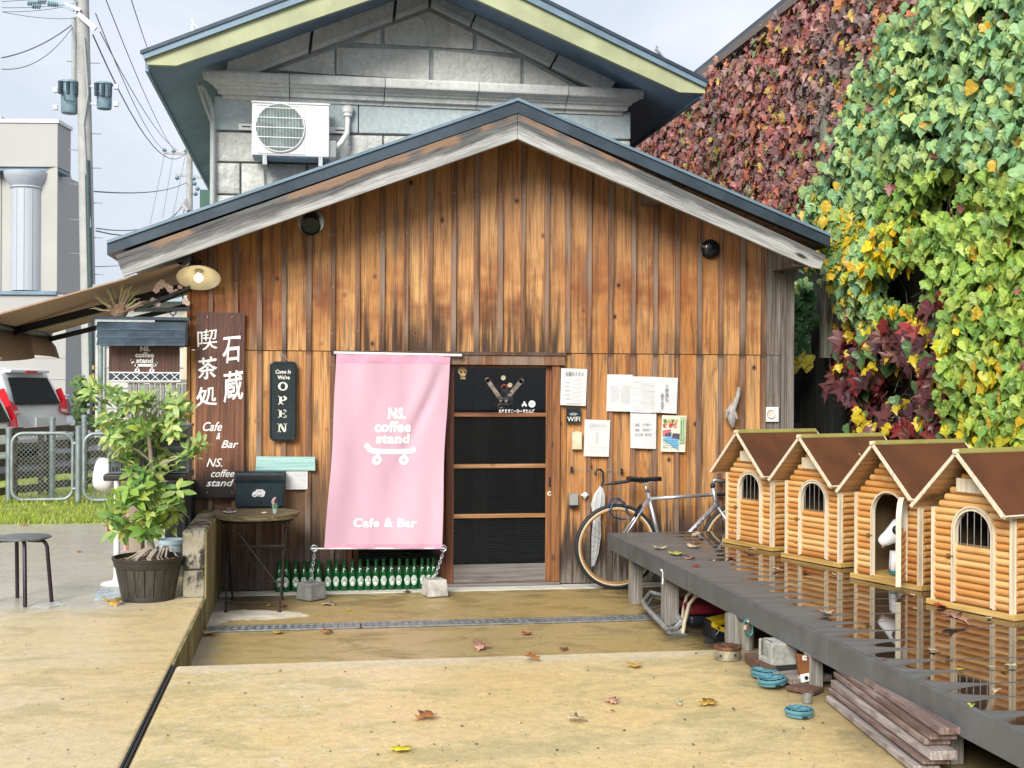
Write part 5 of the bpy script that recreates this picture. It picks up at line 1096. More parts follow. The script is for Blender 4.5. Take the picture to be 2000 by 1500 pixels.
p = Vector((WY(537, 995, tcy-.12).x, tcy-.12, tz+.012)); cp = thing('flower_glass', 'tiny glass with mint and pink ornament at the right side of the round table', 'ornament', p)
mb = MB(); mb.lathe(p, [(.014, 0), (.018, .034), (.017, .034), (.012, .003)], 14); mb.build('glass_pot', simple('pale_mint_glass', (.45, .56, .46), .2), cp, smooth=True)
mb = MB()
for k in range(6): a = k*1.05; mb.tube([p+Vector((.006*math.cos(a), .006*math.sin(a), .02)), p+Vector((.02*math.cos(a), .02*math.sin(a), .06+.008*(k % 3)))], [.005, .0035], 6)
mb.build('mint_stalk', simple('mint_green', (.20, .45, .36), .4), cp, smooth=True)
mb = MB(); mb.tube([p+Vector(q) for q in ((-.005, 0, .05), (-.014, 0, .085), (-.008, 0, .105), (.004, 0, .115), (.008, 0, .105))], [.007, .015, .008, .006, .004], 10); mb.build('flamingo_head', simple('dusty_pink_glaze', (.55, .33, .31), .4, 0, .3, 40), cp, smooth=True)
p = Vector((WY(516, 997, tcy-.14).x, tcy-.14, tz+.012)); mb = MB(); mb.sphere(p+Vector((0, 0, .007)), .016, 10, 6, (1.4, 1, .5)); one(mb, 'pebble', 'cream pebble in the middle of the round table', 'pebble', simple('cream_pebble', (.7, .55, .4), .6), smooth='full')
# ---- stub of block wall at the corner of the step
px_ = WX(355, 1165, 0); f0 = GZ(357, 1168, TZ); 
wx0, wx1 = f0.x, CX+.0; wy0, wy1 = f0.y, -.06; ztw = WY(380, 1037, wy0).z; zm = WY(380, 1113, wy0).z
bw = thing('block_wall_stub', 'short mossy concrete block wall standing at the corner between terrace and step', 'wall', ((wx0+wx1)/2, wy0, TZ))
def mossy():
    n = NT('mossy_block'); x, y, z = n.sep(); a = n.noise(None, 5, 5, .65); b = n.noise(None, 26, 5, .7); c = n.mix(n.rng(a, .35, .6), (.36, .33, .25), (.24, .22, .17))
    c = n.mix(n.rng(n.noise(n.mapv((5, 5, 3.5)), 1.2, 5, .7), .47, .56), c, (.028, .027, .026)); c = n.mix(n.math('MULTIPLY', n.rng(n.noise(n.mapv((4, 4, 4)), 1.5, 5, .7), .55, .62), .9), c, (.26, .23, .03)); n.bump(b, .5, .01); return n.fin(c, .85)
M['moss'] = mossy()
mb = MB(); mb.box(wx0, wx1, wy0, wy1, TZ-.0, zm-.005); mb.build('block', 'moss', bw, bevel=.008)
mb = MB(); mb.box(wx0-.004, wx1+.002, wy0-.004, wy1, zm+.005, ztw); mb.build('block', 'moss', bw, bevel=.012)
mb = MB(); mb.box(wx0+.006, wx1-.006, wy0+.006, wy1, zm-.005, zm+.005); mb.build('mortar_joint', 'black_rub', bw)
mb = MB(); mb.box(CX+.001, CX+.012, -1.38, -.06, .0, ztw-.01); mb.build('render_face', 'curb', bw)
# ================================================================ DECK
DZ = .47; dA, dB = GZ(1192, 1040.5, DZ), GZ(2000, 1427, DZ); DS = (dB.x-dA.x)/(dB.y-dA.y); DYB = dA.y
def dxl(y): return dA.x+DS*(y-dA.y)
DYF = -7.3; BP = .2; nb = int((DYB-DYF)/BP)
deck = thing('deck_platform', 'dark grey composite board deck platform wet with puddles, carrying the dog houses', 'deck', (0, 0, 0))
def deck_mat():
    n = NT('wet_deck_board'); x, y, z = n.sep(); a = n.noise(n.mapv((1.5, 22, 22)), 1, 5, .6); f = n.noise(n.mapv((40, 300, 300)), 1, 3, .6)
    c = n.mix(n.rng(a, .3, .7), (.105, .11, .113), (.15, .155, .157))
    t = n.math('MULTIPLY', n.math('SUBTRACT', n.math('FRACT', n.math('DIVIDE', n.math('SUBTRACT', DYB, y), BP)), .5), 2)
    xe = n.math('SUBTRACT', x, n.math('ADD', dA.x, n.math('MULTIPLY', n.math('SUBTRACT', y, DYB), DS)))      # distance in from the edge
    row = n.math('FLOOR', n.math('DIVIDE', n.math('SUBTRACT', DYB, y), BP)); wob = n.noise(n.vec(0, n.math('MULTIPLY', row, .37), 0), 2.1, 2, .5)
    e = n.math('ADD', n.math('ADD', n.math('MULTIPLY', n.math('POWER', n.math('ABSOLUTE', t), 2.2), .26), n.math('ADD', .115, n.math('MULTIPLY', n.math('ADD', y, 4.2), .085))), n.math('MULTIPLY', n.math('SUBTRACT', wob, .5), .34))
    e = n.math('ADD', e, n.math('MULTIPLY', n.math('SUBTRACT', n.noise(n.mapv((2, 6, 1)), 1.6, 3, .5), .5), .15))
    m = n.rng(n.math('SUBTRACT', xe, e), -.006, .012); m = n.math('MULTIPLY', m, n.rng(n.math('ABSOLUTE', t), .99, .90))
    rim = n.math('MULTIPLY', n.rng(n.math('SUBTRACT', xe, e), -.05, -.0), n.math('SUBTRACT', 1, m))
    c = n.mix(n.math('MULTIPLY', rim, .45), c, (.055, .05, .046)); c = n.mix(m, c, n.mix(n.rng(n.noise(n.mapv((2, 4, 1)), 1, 4), .35, .65), (.034, .022, .015), (.06, .038, .024)))
    s = n.rng(n.noise(n.mapv((9, 30, 9)), 1, 4, .7), .60, .68); c = n.mix(n.math('MULTIPLY', n.math('MULTIPLY', s, n.math('SUBTRACT', 1, m)), .35), c, (.07, .07, .07))
    b = n.t.nodes.new('ShaderNodeBump'); b.inputs['Distance'].default_value = .002; n.L(n.math('MULTIPLY', n.math('SUBTRACT', 1, m), .35), b.inputs['Strength']); n.L(f, b.inputs['Height']); n.L(b.outputs[0], n.b.inputs['Normal'])
    return n.fin(c, n.math('ADD', n.math('MULTIPLY', n.math('SUBTRACT', 1, m), .42), .035), 0, IOR=n.math('ADD', n.math('MULTIPLY', m, .20), 1.45))
M['deck'] = deck_mat(); M['deckside'] = simple('grey_deck_fascia', (.105, .112, .118), .45, 0, .2, 6, .15)
DXR = 2.98
for i in range(nb):
    y1 = DYB-i*BP-.0025; y0 = DYB-(i+1)*BP+.0025; mb = MB(); h = DZ+random.uniform(-.0012, .0008)
    mb.prism([(dxl(y0)+.004, y0, h), (DXR, y0, h), (DXR, y1, h), (dxl(y1)+.004, y1, h)], (0, 0, -.025)); mb.build('deck_board', 'deck', deck)
ys = [DYB+.004]+[p.y for p in (GZ(1351, 1117, DZ), GZ(1624, 1247, DZ))]+[-7.3]
dirv = Vector((DS, 1, 0)).normalized()
for a, b in zip(ys[:-1], ys[1:]):
    a_, b_ = a-.002, b+.002; mb = MB(); mb.prism([(dxl(a_), a_, DZ+.002), (dxl(b_), b_, DZ+.002), (dxl(b_)-.020, b_, DZ+.002), (dxl(a_)-.020, a_, DZ+.002)], (0, 0, -.122)); mb.build('fascia_board', 'deckside', deck, bevel=.003)
mb = MB(); mb.prism([(dxl(ys[0])+.01, ys[0]-.03, DZ-.03), (DXR, ys[0]-.03, DZ-.03), (DXR, ys[0]-.0, DZ-.03), (dxl(ys[0])+.01, ys[0]-.0, DZ-.03)], (0, 0, -.09)); mb.build('fascia_board', 'deckside', deck)
for j in range(12):
    yy = ys[0]-.15-j*.55; mb = MB(); mb.box(dxl(yy)+.06, DXR, yy-.03, yy+.03, DZ-.115, DZ-.03); mb.build('joist', 'deckside', deck)
M['deckleg'] = grain_wood('grey_deck_post', (.20, .185, .16), (.34, .32, .285), 2, .7, scale=1.6, knot=False)
def leg_at(px, py, w, z, zt=DZ-.11):
    g = GZ(px, py, z); mb = MB(); s = w/2
    mb.box(g.x-s, g.x+s, g.y, g.y+2*s, z, zt)
    for k in range(4): xx = g.x-s+w*(k+.5)/4; mb.box(xx-.003, xx+.003, g.y-.0035, g.y, z+.002, zt)
    mb.build('post', 'deckleg', deck); return g
for px, py, w, z in ((1244, 1180, .085, 0), (1312, 1231, .093, 0), (1436, 1259, .07, TZ), (1594, 1345, .065, TZ)): leg_at(px, py, w, z)
g5 = GZ(1838, 1349, DZ); mb = MB(); mb.box(g5.x+.03, g5.x+.08, g5.y-.02, g5.y+.06, TZ, DZ-.11); mb.build('post', 'deckleg', deck)
for (px, py, z) in ((1530, 1200, TZ), (1700, 1230, TZ), (1900, 1400, TZ)): leg_at(px, py, .09, z)
mb = MB()
for k in range(2): p = (WY(1302, 1120, 0), WY(1754, 1348, 0))[k]
ph = GZ(1302, 1092, DZ); mb = MB(); b = Vector((ph.x-.026, ph.y, DZ-.085)); mb.tube([b+Vector((-.012, 0, .02)), b+Vector((0, -.01, .0)), b+Vector((0, -.008, -.05)), b+Vector((0, 0, -.075))], .006, 6); mb.tube([b+Vector((-.01, -.02, .012)), b+Vector((.01, .02, .012))], .004, 6); mb.build('hook', 'white_p', deck, smooth=True)
yq = GZ(1727, 1296, DZ).y; b = Vector((dxl(yq)-.024, yq, DZ-.112)); mb = MB(); mb.tube([b+dirv*.03, b-dirv*.03], .005, 6); mb.build('hook', 'white_p', deck, smooth=True)

# ================================================================ DOG HOUSES
def log_mat():
    n = NT('amber_log'); v = n.mapv((3, 30, 30), add=n.rnd); g = n.noise(v, 1, 5, .6, .6); r = n.rnd
    base = n.mix(n.rng(r, 0, 1), (.60, .28, .075), (.76, .47, .19)); c = n.mix(n.math('MULTIPLY', n.rng(g, .45, .7), .4), base, (.42, .16, .035))
    c = n.mix(n.math('MULTIPLY', n.rng(n.noise(n.mapv((5, 5, 5), add=r), 1, 2), .58, .75), .5), c, (.48, .15, .035))
    x, y, z = n.sep(); c = n.mix(n.math('MULTIPLY', n.rng(z, .10, .04), .5), c, (.30, .08, .02))
    kd = n.voro(n.mapv((5, 14, 14), add=r), 1); c = n.mix(n.rng(kd, .08, .05), c, (.2, .06, .02)); n.bump(g, .15, .003); return n.fin(c, .38)
M['log'] = log_mat(); M['logside'] = M['log']; M['pale'] = grain_wood('pale_edge_batten', (.74, .63, .45), (.80, .71, .55), 2, .5, (.62, .50, .33), scale=.7, knot=False, bump=.1)
M['basewood'] = grain_wood('yellow_base_board', (.55, .33, .09), (.68, .45, .16), 0, .45, scale=1.2, bump=.1); M['under'] = grain_wood('roof_underboard', (.46, .25, .10), (.58, .36, .17), 1, .5, scale=.6)
M['felt'] = simple('brown_roofing_felt', (.105, .034, .010), .85, 0, .22, 4, .5, 160); M['olive'] = simple('olive_ridge_trim', (.30, .27, .08), .5, 0, .1); M['brass'] = simple('brass_latch', (.42, .24, .06), .35, .7)
M['inside'] = simple('brown_plywood_inside', (.16, .105, .05), .7)
HW, HD, PT = .245, .50, .0365; ZE = .50; OV = .125; DCX, DR, ZC = .012, .128, .395; ZG0 = .032
def half_log(mb, x0, x1, z, r=PT/2, y=0, along='x', flip=1):
    n = 5; vs = []
    for x in (x0, x1):
        for k in range(n+1):
            a = -math.pi/2+math.pi*k/n; d = -.017*math.cos(a)*flip; zz = z+r*.98*math.sin(a); vs.append((x, y+d, zz) if along == 'x' else (y+d, x, zz))
    m = n+1; fs = [(k, k+m, k+1+m, k+1) for k in range(n)]+[tuple(range(m)), tuple(range(2*m-1, m-1, -1))]
    if (along == 'x') != (flip == 1): fs = [tuple(reversed(f)) for f in fs]
    mb.add(vs, fs)
def dog_house(label, loc, rz, opened=False, plate=True):
    h = thing('dog_house', label, 'dog house', loc, rz, 'log cabin dog houses in a row on the deck')
    B = lambda mb, name, mat, **k: mb.build(name, mat, h, local=True, **k)
    mb = MB(); mb.box(-HW-.03, HW+.03, -.035, HD+.03, 0, ZG0-.004); B(mb, 'base_board', 'basewood', bevel=.002)
    # inner shell
    mb = MB(); t = .008
    ap = ZE+HW
    mb.xz([(-HW, ZG0), (HW, ZG0), (HW, ZE), (0, ap-.01), (-HW, ZE)], HD-t, HD); B(mb, 'back_panel', 'inside')
    for s in (-1, 1): mb = MB(); mb.box(min(s*HW, s*(HW-t)), max(s*HW, s*(HW-t)), .004, HD-t, ZG0, ZE); B(mb, 'side_panel', 'inside')
    mb = MB(); mb.box(-HW+t, HW-t, .002, HD-t, ZG0-.002, ZG0+.004); B(mb, 'floor_panel', 'basewood')
    # front panel with the arched opening
    n = 14; arcp = arc(DCX, ZC, DR, math.pi, 0, n); fr_ = [(DCX-DR, ZG0)]+arcp+[(DCX+DR, ZG0)]
    mb = MB(); out = [(-HW, ZG0), (-HW, ZE), (0, ap-.01), (HW, ZE), (HW, ZG0)]
    vs = [(p[0], .004, p[1]) for p in out]+[(p[0], .004, p[1]) for p in fr_]; o0 = 5
    mid = o0+1+n//2
    mb.add(vs, [tuple([0, 1, 2]+list(range(mid, o0-1, -1))), tuple([2, 3, 4]+list(range(o0+len(fr_)-1, mid-1, -1)))]); B(mb, 'front_panel', 'inside')
    nrow = int((ap-ZG0)/PT)
    for i in range(nrow):
        z = ZG0+PT*(i+.5); hw = HW-.006 if z < ZE else HW-(z-ZE)-.012
        if hw < .03: continue
        if z < ZC+DR-.005:
            q = DR if z < ZC else math.sqrt(max(0, DR*DR-(z-ZC)**2)); q += .006
            for a, b in ((-hw, DCX-q), (DCX+q, hw)):
                if b-a > .012: mb = MB(); half_log(mb, a, b, z); B(mb, 'log', 'log', smooth=True)
        else: mb = MB(); half_log(mb, -hw, hw, z); B(mb, 'log', 'log', smooth=True)
        if z < ZE:
            for s in (-1, 1): mb = MB(); half_log(mb, .01, HD-.005, z, y=s*HW, along='y', flip=-s if s == 1 else 1); B(mb, 'log', 'logside', smooth=True)
    for s in (-1, 1):    # corner battens
        mb = MB(); x = s*HW; mb.box(min(x-s*.009, x+s*.006), max(x-s*.009, x+s*.006), -.024, .0, ZG0-.004, ZE+.004); B(mb, 'corner_batten', 'pale')
        mb = MB(); mb.box(min(x, x+s*.010), max(x, x+s*.010), .0, .005, ZG0-.004, ZE-.0); B(mb, 'corner_batten', 'pale')
    def arch(mb, r0, r1, y0, y1, zb):
        po = [(DCX-r1, zb)]+arc(DCX, ZC, r1, math.pi, 0, 18)+[(DCX+r1, zb)]; pi = [(DCX-r0, zb)]+arc(DCX, ZC, r0, math.pi, 0, 18)+[(DCX+r0, zb)]; m = len(po)
        vs = [(p[0], y, p[1]) for y in (y0, y1) for p in po+pi]; f = []
        for k in range(m-1): a, b, c, d = k, k+1, m+k+1, m+k; f += [(a, d, c, b), (a+2*m, b+2*m, c+2*m, d+2*m), (a, b, b+2*m, a+2*m), (d, d+2*m, c+2*m, c)]
        mb.add(vs, f)
    mb = MB(); arch(mb, DR-.003, DR+.006, -.024, .006, ZG0); B(mb, 'door_frame', 'pale')
    # door leaf: logs below, window with bars above
    ang = R(126) if opened else 0; hx_ = DCX+DR-.006
    TM = Matrix.Translation((hx_, -.022 if opened else 0, 0)) @ Matrix.Rotation(ang, 4, 'Z') @ Matrix.Translation((-hx_, 0, 0))
    d_in = DR-.007; zw = .335
    door = None
    mb = MB(); mb.M = TM; arch(mb, d_in-.011, d_in, -.024, .004, ZG0+.006); door = B(mb, 'door', 'pale')
    mb = MB(); mb.M = TM; mb.box(DCX-d_in+.009, DCX+d_in-.009, -.0, .004, ZG0+.006, zw); mb.build('door_panel', 'inside', door, local=True)
    k = 0; z = ZG0+PT*.5
    while z+PT/2 < zw+.012: mb = MB(); mb.M = TM; half_log(mb, DCX-d_in+.010, DCX+d_in-.010, z); mb.build('log', 'log', door, smooth=True, local=True); z += PT
    for k in range(5): x = DCX-.085+k*.0425; top = ZC+math.sqrt(max(0, (d_in-.01)**2-(x-DCX)**2)); mb = MB(); mb.M = TM; mb.tube([(x, -.008, zw-.01), (x, -.008, top)], .0022, 6); mb.build('window_bar', 'steel', door, local=True)
    mb = MB(); x = DCX-DR; mb.box(x-.026, x-.006, -.034, -.018, .262, .276); mb.box(x-.03, x+.012, -.028, -.024, .262, .268); mb.sphere((x-.018, -.036, .266), .008, 8, 6); B(mb, 'latch', 'brass')
    if opened: pass
    if plate: mb = MB(); mb.box(-.085, .115, -.0295, -.023, ZE+.095, ZE+.165); B(mb, 'name_board', 'pale', bevel=.001)
    # roof: two felted boards with pale barge strips, underside boards
    RL0, RL1 = -OV, HD+.09; sp = .29; th = .012; zr = .80
    for s in (-1, 1):
        e = Vector((s*sp, 0, zr-sp)); top = Vector((0, 0, zr)); nn = Vector((s*1, 0, 1)).normalized()
        k_ = 3
        for j in range(k_):
            a, b = top.lerp(e, j/k_), top.lerp(e, (j+1)/k_-.006); mb = MB(); mb.prism([a+Vector((0, RL0+.004, 0)), b+Vector((0, RL0+.004, 0)), b+Vector((0, RL0+.004, 0))-nn*th, a+Vector((0, RL0+.004, 0))-nn*th], (0, RL1-RL0-.008, 0)); B(mb, 'roof_board', 'under')
        mb = MB(); a, b = top+Vector((0, RL0+.002, 0)), e+Vector((s*.004, RL0+.002, -.004)); mb.prism([a+nn*.0005, b+nn*.0005, b+nn*.005, a+nn*.005], (0, RL1-RL0-.004, 0)); B(mb, 'roof_felt', 'felt')
        for yy in (RL0-.008, RL1): mb = MB(); mb.prism([Vector((s*.002, yy, zr+.006)), e+Vector((0, yy, 0))+nn*.006+Vector((s*.004, 0, -.004)), e+Vector((0, yy, 0))-nn*.014+Vector((s*.0, 0, -.0)), Vector((s*.002, yy, zr-.019))], (0, .009, 0)); B(mb, 'barge_strip', 'pale')
        mb = MB(); mb.prism([e+Vector((0, RL0, 0))+nn*.0055, e+Vector((s*.006, RL0, -.006))+nn*.0055, e+Vector((s*.006, RL0, -.006))-nn*.013, e+Vector((0, RL0, 0))-nn*.013], (0, RL1-RL0, 0)); B(mb, 'eaves_strip', 'pale')
        mb = MB(); mb.prism([Vector((0, RL0, zr+.012)), Vector((s*.016, RL0, zr-.006)), Vector((s*.016, RL0, zr+.0)), Vector((0, RL0, zr+.019))], (0, RL1-RL0, 0)); B(mb, 'ridge_trim', 'olive')
    mb = MB(); mb.lathe((0, RL0-.012, zr+.004), [(.012, -.02), (.0125, .004), (.008, .006), (0, .006)], 14, 'Y'); B(mb, 'ridge_pole_end', 'pale', smooth=True)
    return h
HRZ = math.atan2(-.879, .477)-YAW
# photo pixels of the base front-left corners -> deck plane
lefts = [(1403, 1058), (1522, 1088), (1655, 1129), (1812.5, 1179)]; rights = [(1516, 1079), (1644, 1110), (1803, 1155), (1976, 1215)]
hl = ['log dog house farthest back on the deck, next to the bicycle', 'second log dog house from the back of the deck, with a shut barred door', 'log dog house with its arched door swung open and a white dog figure inside', 'nearest log dog house, at the right edge of the picture']
hs = []
fdir = Vector((math.cos(HRZ), math.sin(HRZ), 0)); nd = Vector((math.sin(HRZ), -math.cos(HRZ), 0))
for i in range(4):
    a, b = GZ(*lefts[i], DZ), GZ(*rights[i], DZ); m = (a+b)/2; c = m-nd*.035
    hs.append(dog_house(hl[i], (c.x, c.y, DZ+.002), HRZ+random.uniform(-.012, .012), i == 2, i != 2))
# ---- white dog figure in the open house
h3 = hs[2]; Hm = WMX[h3.name]; dg = thing('dog_figure', 'white bull terrier figure with a black eye patch sitting inside the open dog house', 'figure', Hm @ Vector((-.055, .125, ZG0+.004)), HRZ)
# local frame: house axes. muzzle points to the house's left front (-x, -y)
def loft(mb, secs, n=16):    # secs: centre, rx (side), rz (up), direction
    vs = []
    for c, rx, rz_, d in secs:
        d = Vector(d).normalized(); side = d.cross(Vector((0, 0, 1))); side = side.normalized() if side.length > .1 else Vector((0, 1, 0)); up = side.cross(d)
        for k in range(n): a = 2*math.pi*k/n; vs.append(Vector(c)+side*rx*math.cos(a)+up*rz_*math.sin(a))
    m = len(secs); mb.add(vs, [(i*n+k, i*n+(k+1) % n, (i+1)*n+(k+1) % n, (i+1)*n+k) for i in range(m-1) for k in range(n)]+[tuple(range(n-1, -1, -1)), tuple(range((m-1)*n, m*n))])
M['dogwhite'] = simple('glossy_white_figure', (.78, .79, .80), .3, 0, .04, 4, .03)
fw = Vector((-.50, -.64, -.50)).normalized(); hc = Vector((.012, .0, .262))
def sec(t, r1, r2, dz=0): return (hc+fw*t+Vector((0, 0, dz)), r1, r2, fw)
mb = MB(); loft(mb, [sec(-.075, .012, .015), sec(-.06, .038, .045), sec(-.03, .052, .062), sec(0, .054, .066), sec(.035, .046, .055, -.006), sec(.07, .036, .043, -.010), sec(.10, .031, .036, -.012), sec(.122, .024, .027, -.013), sec(.132, .012, .014, -.012)])
loft(mb, [(Vector((.03, .02, .215)), .045, .055, (-.3, -.1, 1)), (Vector((.035, .03, .16)), .055, .062, (0, 0, 1)), (Vector((.04, .045, .10)), .068, .078, (0, 0, 1)), (Vector((.04, .06, .05)), .075, .09, (0, 0, 1)), (Vector((.04, .065, .0)), .075, .09, (0, 0, 1))])
for s in (-1, 1):
    sd = fw.cross(Vector((0, 0, 1))).normalized(); p = Vector((.012, .0, .0))+sd*s*.032+fw*.03; loft(mb, [(p+Vector((0, 0, .15)), .022, .024, (0, 0, 1)), (p+fw*.01+Vector((0, 0, .08)), .018, .02, (0, 0, 1)), (p+fw*.012+Vector((0, 0, .035)), .017, .018, (0, 0, 1))])
mb.build('body', 'dogwhite', dg, local=True, smooth='full')
sd = fw.cross(Vector((0, 0, 1))).normalized()
for s in (-1, 1):
    e0 = hc+sd*s*.030-fw*.012+Vector((0, 0, .045)); mb = MB(); loft(mb, [(e0, .020, .016, (0, 0, 1)), (e0+Vector((0, 0, .035))+sd*s*.006, .015, .010, (0, 0, 1)), (e0+Vector((0, 0, .068))+sd*s*.012-fw*.0, .003, .003, (0, 0, 1))], 10); mb.build('ear', 'dogwhite', dg, local=True, smooth='full')
    mb = MB(); ec = hc+fw*.030+sd*s*.038+Vector((0, 0, .016)); mb.sphere(ec, .026, 12, 8, (.8, .8, 1.05)); mb.build('eye_patch', simple('black_gloss_%d' % s, (.015, .012, .016), .15), dg, local=True, smooth='full')
mb = MB(); mb.sphere(hc+fw*.131+Vector((0, 0, -.007)), .011, 10, 6, (1, 1.2, .8)); mb.build('nose', 'black', dg, local=True, smooth='full')
mb = MB(); mb.sphere(hc+fw*.108+Vector((0, 0, -.044)), .011, 10, 6, (1, .8, .6)); mb.build('tongue', simple('pink_tongue', (.6, .2, .18), .3), dg, local=True, smooth='full')
for s in (-1, 1):
    p = Vector((.012, 0, 0))+sd*s*.032+fw*.045; mb = MB(); mb.tube([p+fw*-.005+Vector((0, 0, .03)), p+fw*-.005+Vector((0, 0, .05))], [.022, .02], 12); mb.build('blue_sock', simple('teal_blue_%d' % s, (.03, .17, .22), .4), dg, local=True, smooth=True)
    mb = MB(); mb.sphere(p+fw*.018+Vector((0, 0, .014)), .032, 12, 8, (1.25, .75, .5)); mb.build('paw', 'dogwhite', dg, local=True, smooth='full')

# ================================================================ UNDER THE DECK
def at(px, py, z): return GZ(px, py, z)
# folded grey chairs
p = at(1300, 1225, 0); fc = thing('folding_chair', 'grey tubular folding chair lying flat under the back of the deck', 'chair', (p.x, p.y, 0))
mb = MB(); q = [at(1256, 1176, .09), at(1262, 1186, .1), at(1300, 1226, .06), at(1318, 1228, .04), at(1330, 1215, .08), at(1320, 1175, .12), at(1285, 1166, .12)]; q[-1].y += .2; q[-2].y += .2
mb.tube(q, .016, 10, True); mb.build('frame_tube', simple('pale_grey_tube', (.42, .44, .45), .3, .4), fc, smooth=True)
mb = MB(); q2 = [v+Vector((.03, .02, -.035)) for v in q]; mb.tube(q2, .014, 10, True); mb.build('frame_tube', simple('mid_grey_tube', (.33, .34, .34), .35, .3), fc, smooth=True)
for k in range(5): mb = MB(); a = q[1].lerp(q[3], .12+k*.19)+Vector((.01, .03, .0)); mb.tube([a, a+Vector((.30, .18, .03)), a+Vector((.34, .12, .0))], .007, 6); mb.build('slat', simple('dark_slat_%d' % k, (.10, .10, .105), .5), fc, smooth=True)
# beige chair legs with red seat
p = at(1352, 1240, 0); ch = thing('beige_leg_chair', 'overturned chair with beige tube legs and a dark red seat under the deck', 'chair', (p.x, p.y, 0)); M['beige'] = simple('beige_tube', (.60, .52, .36), .4)
a = at(1333, 1240, 0); mb = MB(); t1 = [WY(x, y, a.y) for x, y in ((1333, 1240), (1337, 1215), (1346, 1180), (1358, 1165), (1385, 1160), (1440, 1158))]; mb.tube(t1, .012, 8); mb.build('leg', 'beige', ch, smooth=True)
a2 = a.y+.16; mb = MB(); t2 = [WY(x, y, a2) for x, y in ((1331, 1218), (1335, 1190), (1341, 1165), (1352, 1153), (1400, 1150))]; mb.tube(t2, .011, 8); mb.build('leg', 'beige', ch, smooth=True)
mb = MB(); f = at(1331, 1242, 0); mb.bar((f.x-.05, f.y, .008), (f.x+.03, f.y+.02, .008), .05, .014); mb.build('foot_plate', 'steel', ch)
mb = MB(); c0 = WY(1390, 1190, a.y+.12); mb.box(c0.x-.18, c0.x+.2, a.y+.03, a.y+.35, c0.z-.02, c0.z+.05); mb.build('seat', simple('dark_red_vinyl', (.16, .012, .02), .4), ch, bevel=.02)
mb = MB(); mb.box(c0.x-.17, c0.x+.2, a.y+.05, a.y+.34, c0.z-.09, c0.z-.025); mb.build('backrest', simple('navy_black_vinyl', (.012, .016, .025), .4), ch, bevel=.02)
# yellow and black jump starter / toolbox
g = at(1412, 1262, .0); yb = g.y+.12; tbx = thing('yellow_handled_case', 'black case with a bright yellow handle standing under the deck', 'case', (g.x, yb, 0)); c = WY(1415, 1225, yb); Sx = .01*1
W2 = lambda px, py, dy=0: WY(px, py, yb+dy)
mb = MB(); a_, b_ = W2(1394, 1256), W2(1434, 1219); mb.box(a_.x, b_.x+.05, yb, yb+.22, a_.z, b_.z); mb.build('case_body', 'black', tbx, bevel=.012)
mb = MB(); loop = [W2(1393, 1226, -.02), W2(1394, 1216, -.02), W2(1407, 1213, .06), W2(1440, 1206, .14), W2(1445, 1216, .14), W2(1412, 1221, .04), W2(1428, 1232, -.03), W2(1430, 1244, -.03), W2(1408, 1234, -.03)]
M['yel'] = simple('bright_yellow_plastic', (.72, .48, .015), .35, 0, .08)
mb.prism([loop[0], loop[8], loop[7], loop[6], W2(1405, 1222, -.02), loop[1]], (0, .045, 0)); mb.prism([loop[1], W2(1405, 1222, -.0), W2(1440, 1214, .0), W2(1436, 1206, 0)], (0, .16, 0)); mb.build('handle', 'yel', tbx, bevel=.005)
for (x, y) in ((1403, 1226), (1421, 1237)): mb = MB(); v = W2(x, y, -.034); mb.lathe((v.x, v.y, v.z), [(.010, 0), (.008, .004), (0, .004)], 10, 'Y'); mb.build('bolt', simple('brown_bolt', (.2, .09, .01), .4), tbx)
mb = MB(); v = W2(1386, 1256, -.02); mb.lathe((v.x, v.y, v.z), [(.035, -.02), (.038, 0), (.03, .02), (0, .02)], 14, 'Y'); mb.build('wheel', 'black_rub', tbx, smooth=True)
mb = MB(); mb.tube([W2(1399, 1240, -.03), W2(1404, 1232, -.03), W2(1416, 1236, -.03), W2(1417, 1252, -.03)], .004, 6); mb.build('wire', simple('slate_blue_wire', (.1, .18, .2), .4), tbx)
# rusty round drum with pierced lid
g = at(1430, 1292, TZ); dr2 = thing('rusty_pan', 'round galvanised pan with a rusty pierced lid beside the deck post', 'pan', (g.x, g.y+.12, TZ)); gc = Vector((g.x, g.y+.07, TZ)); rd = .072
sc1 = 2400/((g-CAMP).dot(Vector((math.sin(YAW), math.cos(YAW), 0)))); rd = 27/sc1
mb = MB(); mb.lathe(gc, [(rd*.96, 0), (rd*.97, .05), (rd*.93, .052)], 30); mb.build('drum', simple('dirty_zinc', (.36, .33, .24), .45, .5, .4, 20), dr2, smooth=True)
mb = MB(); mb.lathe(gc, [(rd, .050), (rd*1.03, .056), (rd, .066), (rd*.3, .074), (0, .074)], 30); mb.build('lid', simple('rusty_lid', (.15, .06, .025), .6, .3, .5, 30), dr2, smooth=True)
mb = MB()
for k in range(8): a = k*.785; c = gc+Vector((rd*.66*math.cos(a), rd*.66*math.sin(a), .0705)); mb.lathe(c, [(rd*.16, 0), (rd*.15, .001), (0, .0012)], 8)
mb.lathe(gc+Vector((0, 0, .0745)), [(rd*.15, 0), (0, .001)], 8); mb.build('lid_hole', 'black', dr2)
for px in (1407, 1435): v = WY(px, 1282, gc.y-rd*.9); mb = MB(); mb.sphere((v.x, gc.y-rd*.93, TZ+.03), .006, 8, 5); mb.build('side_hole', 'black', dr2)
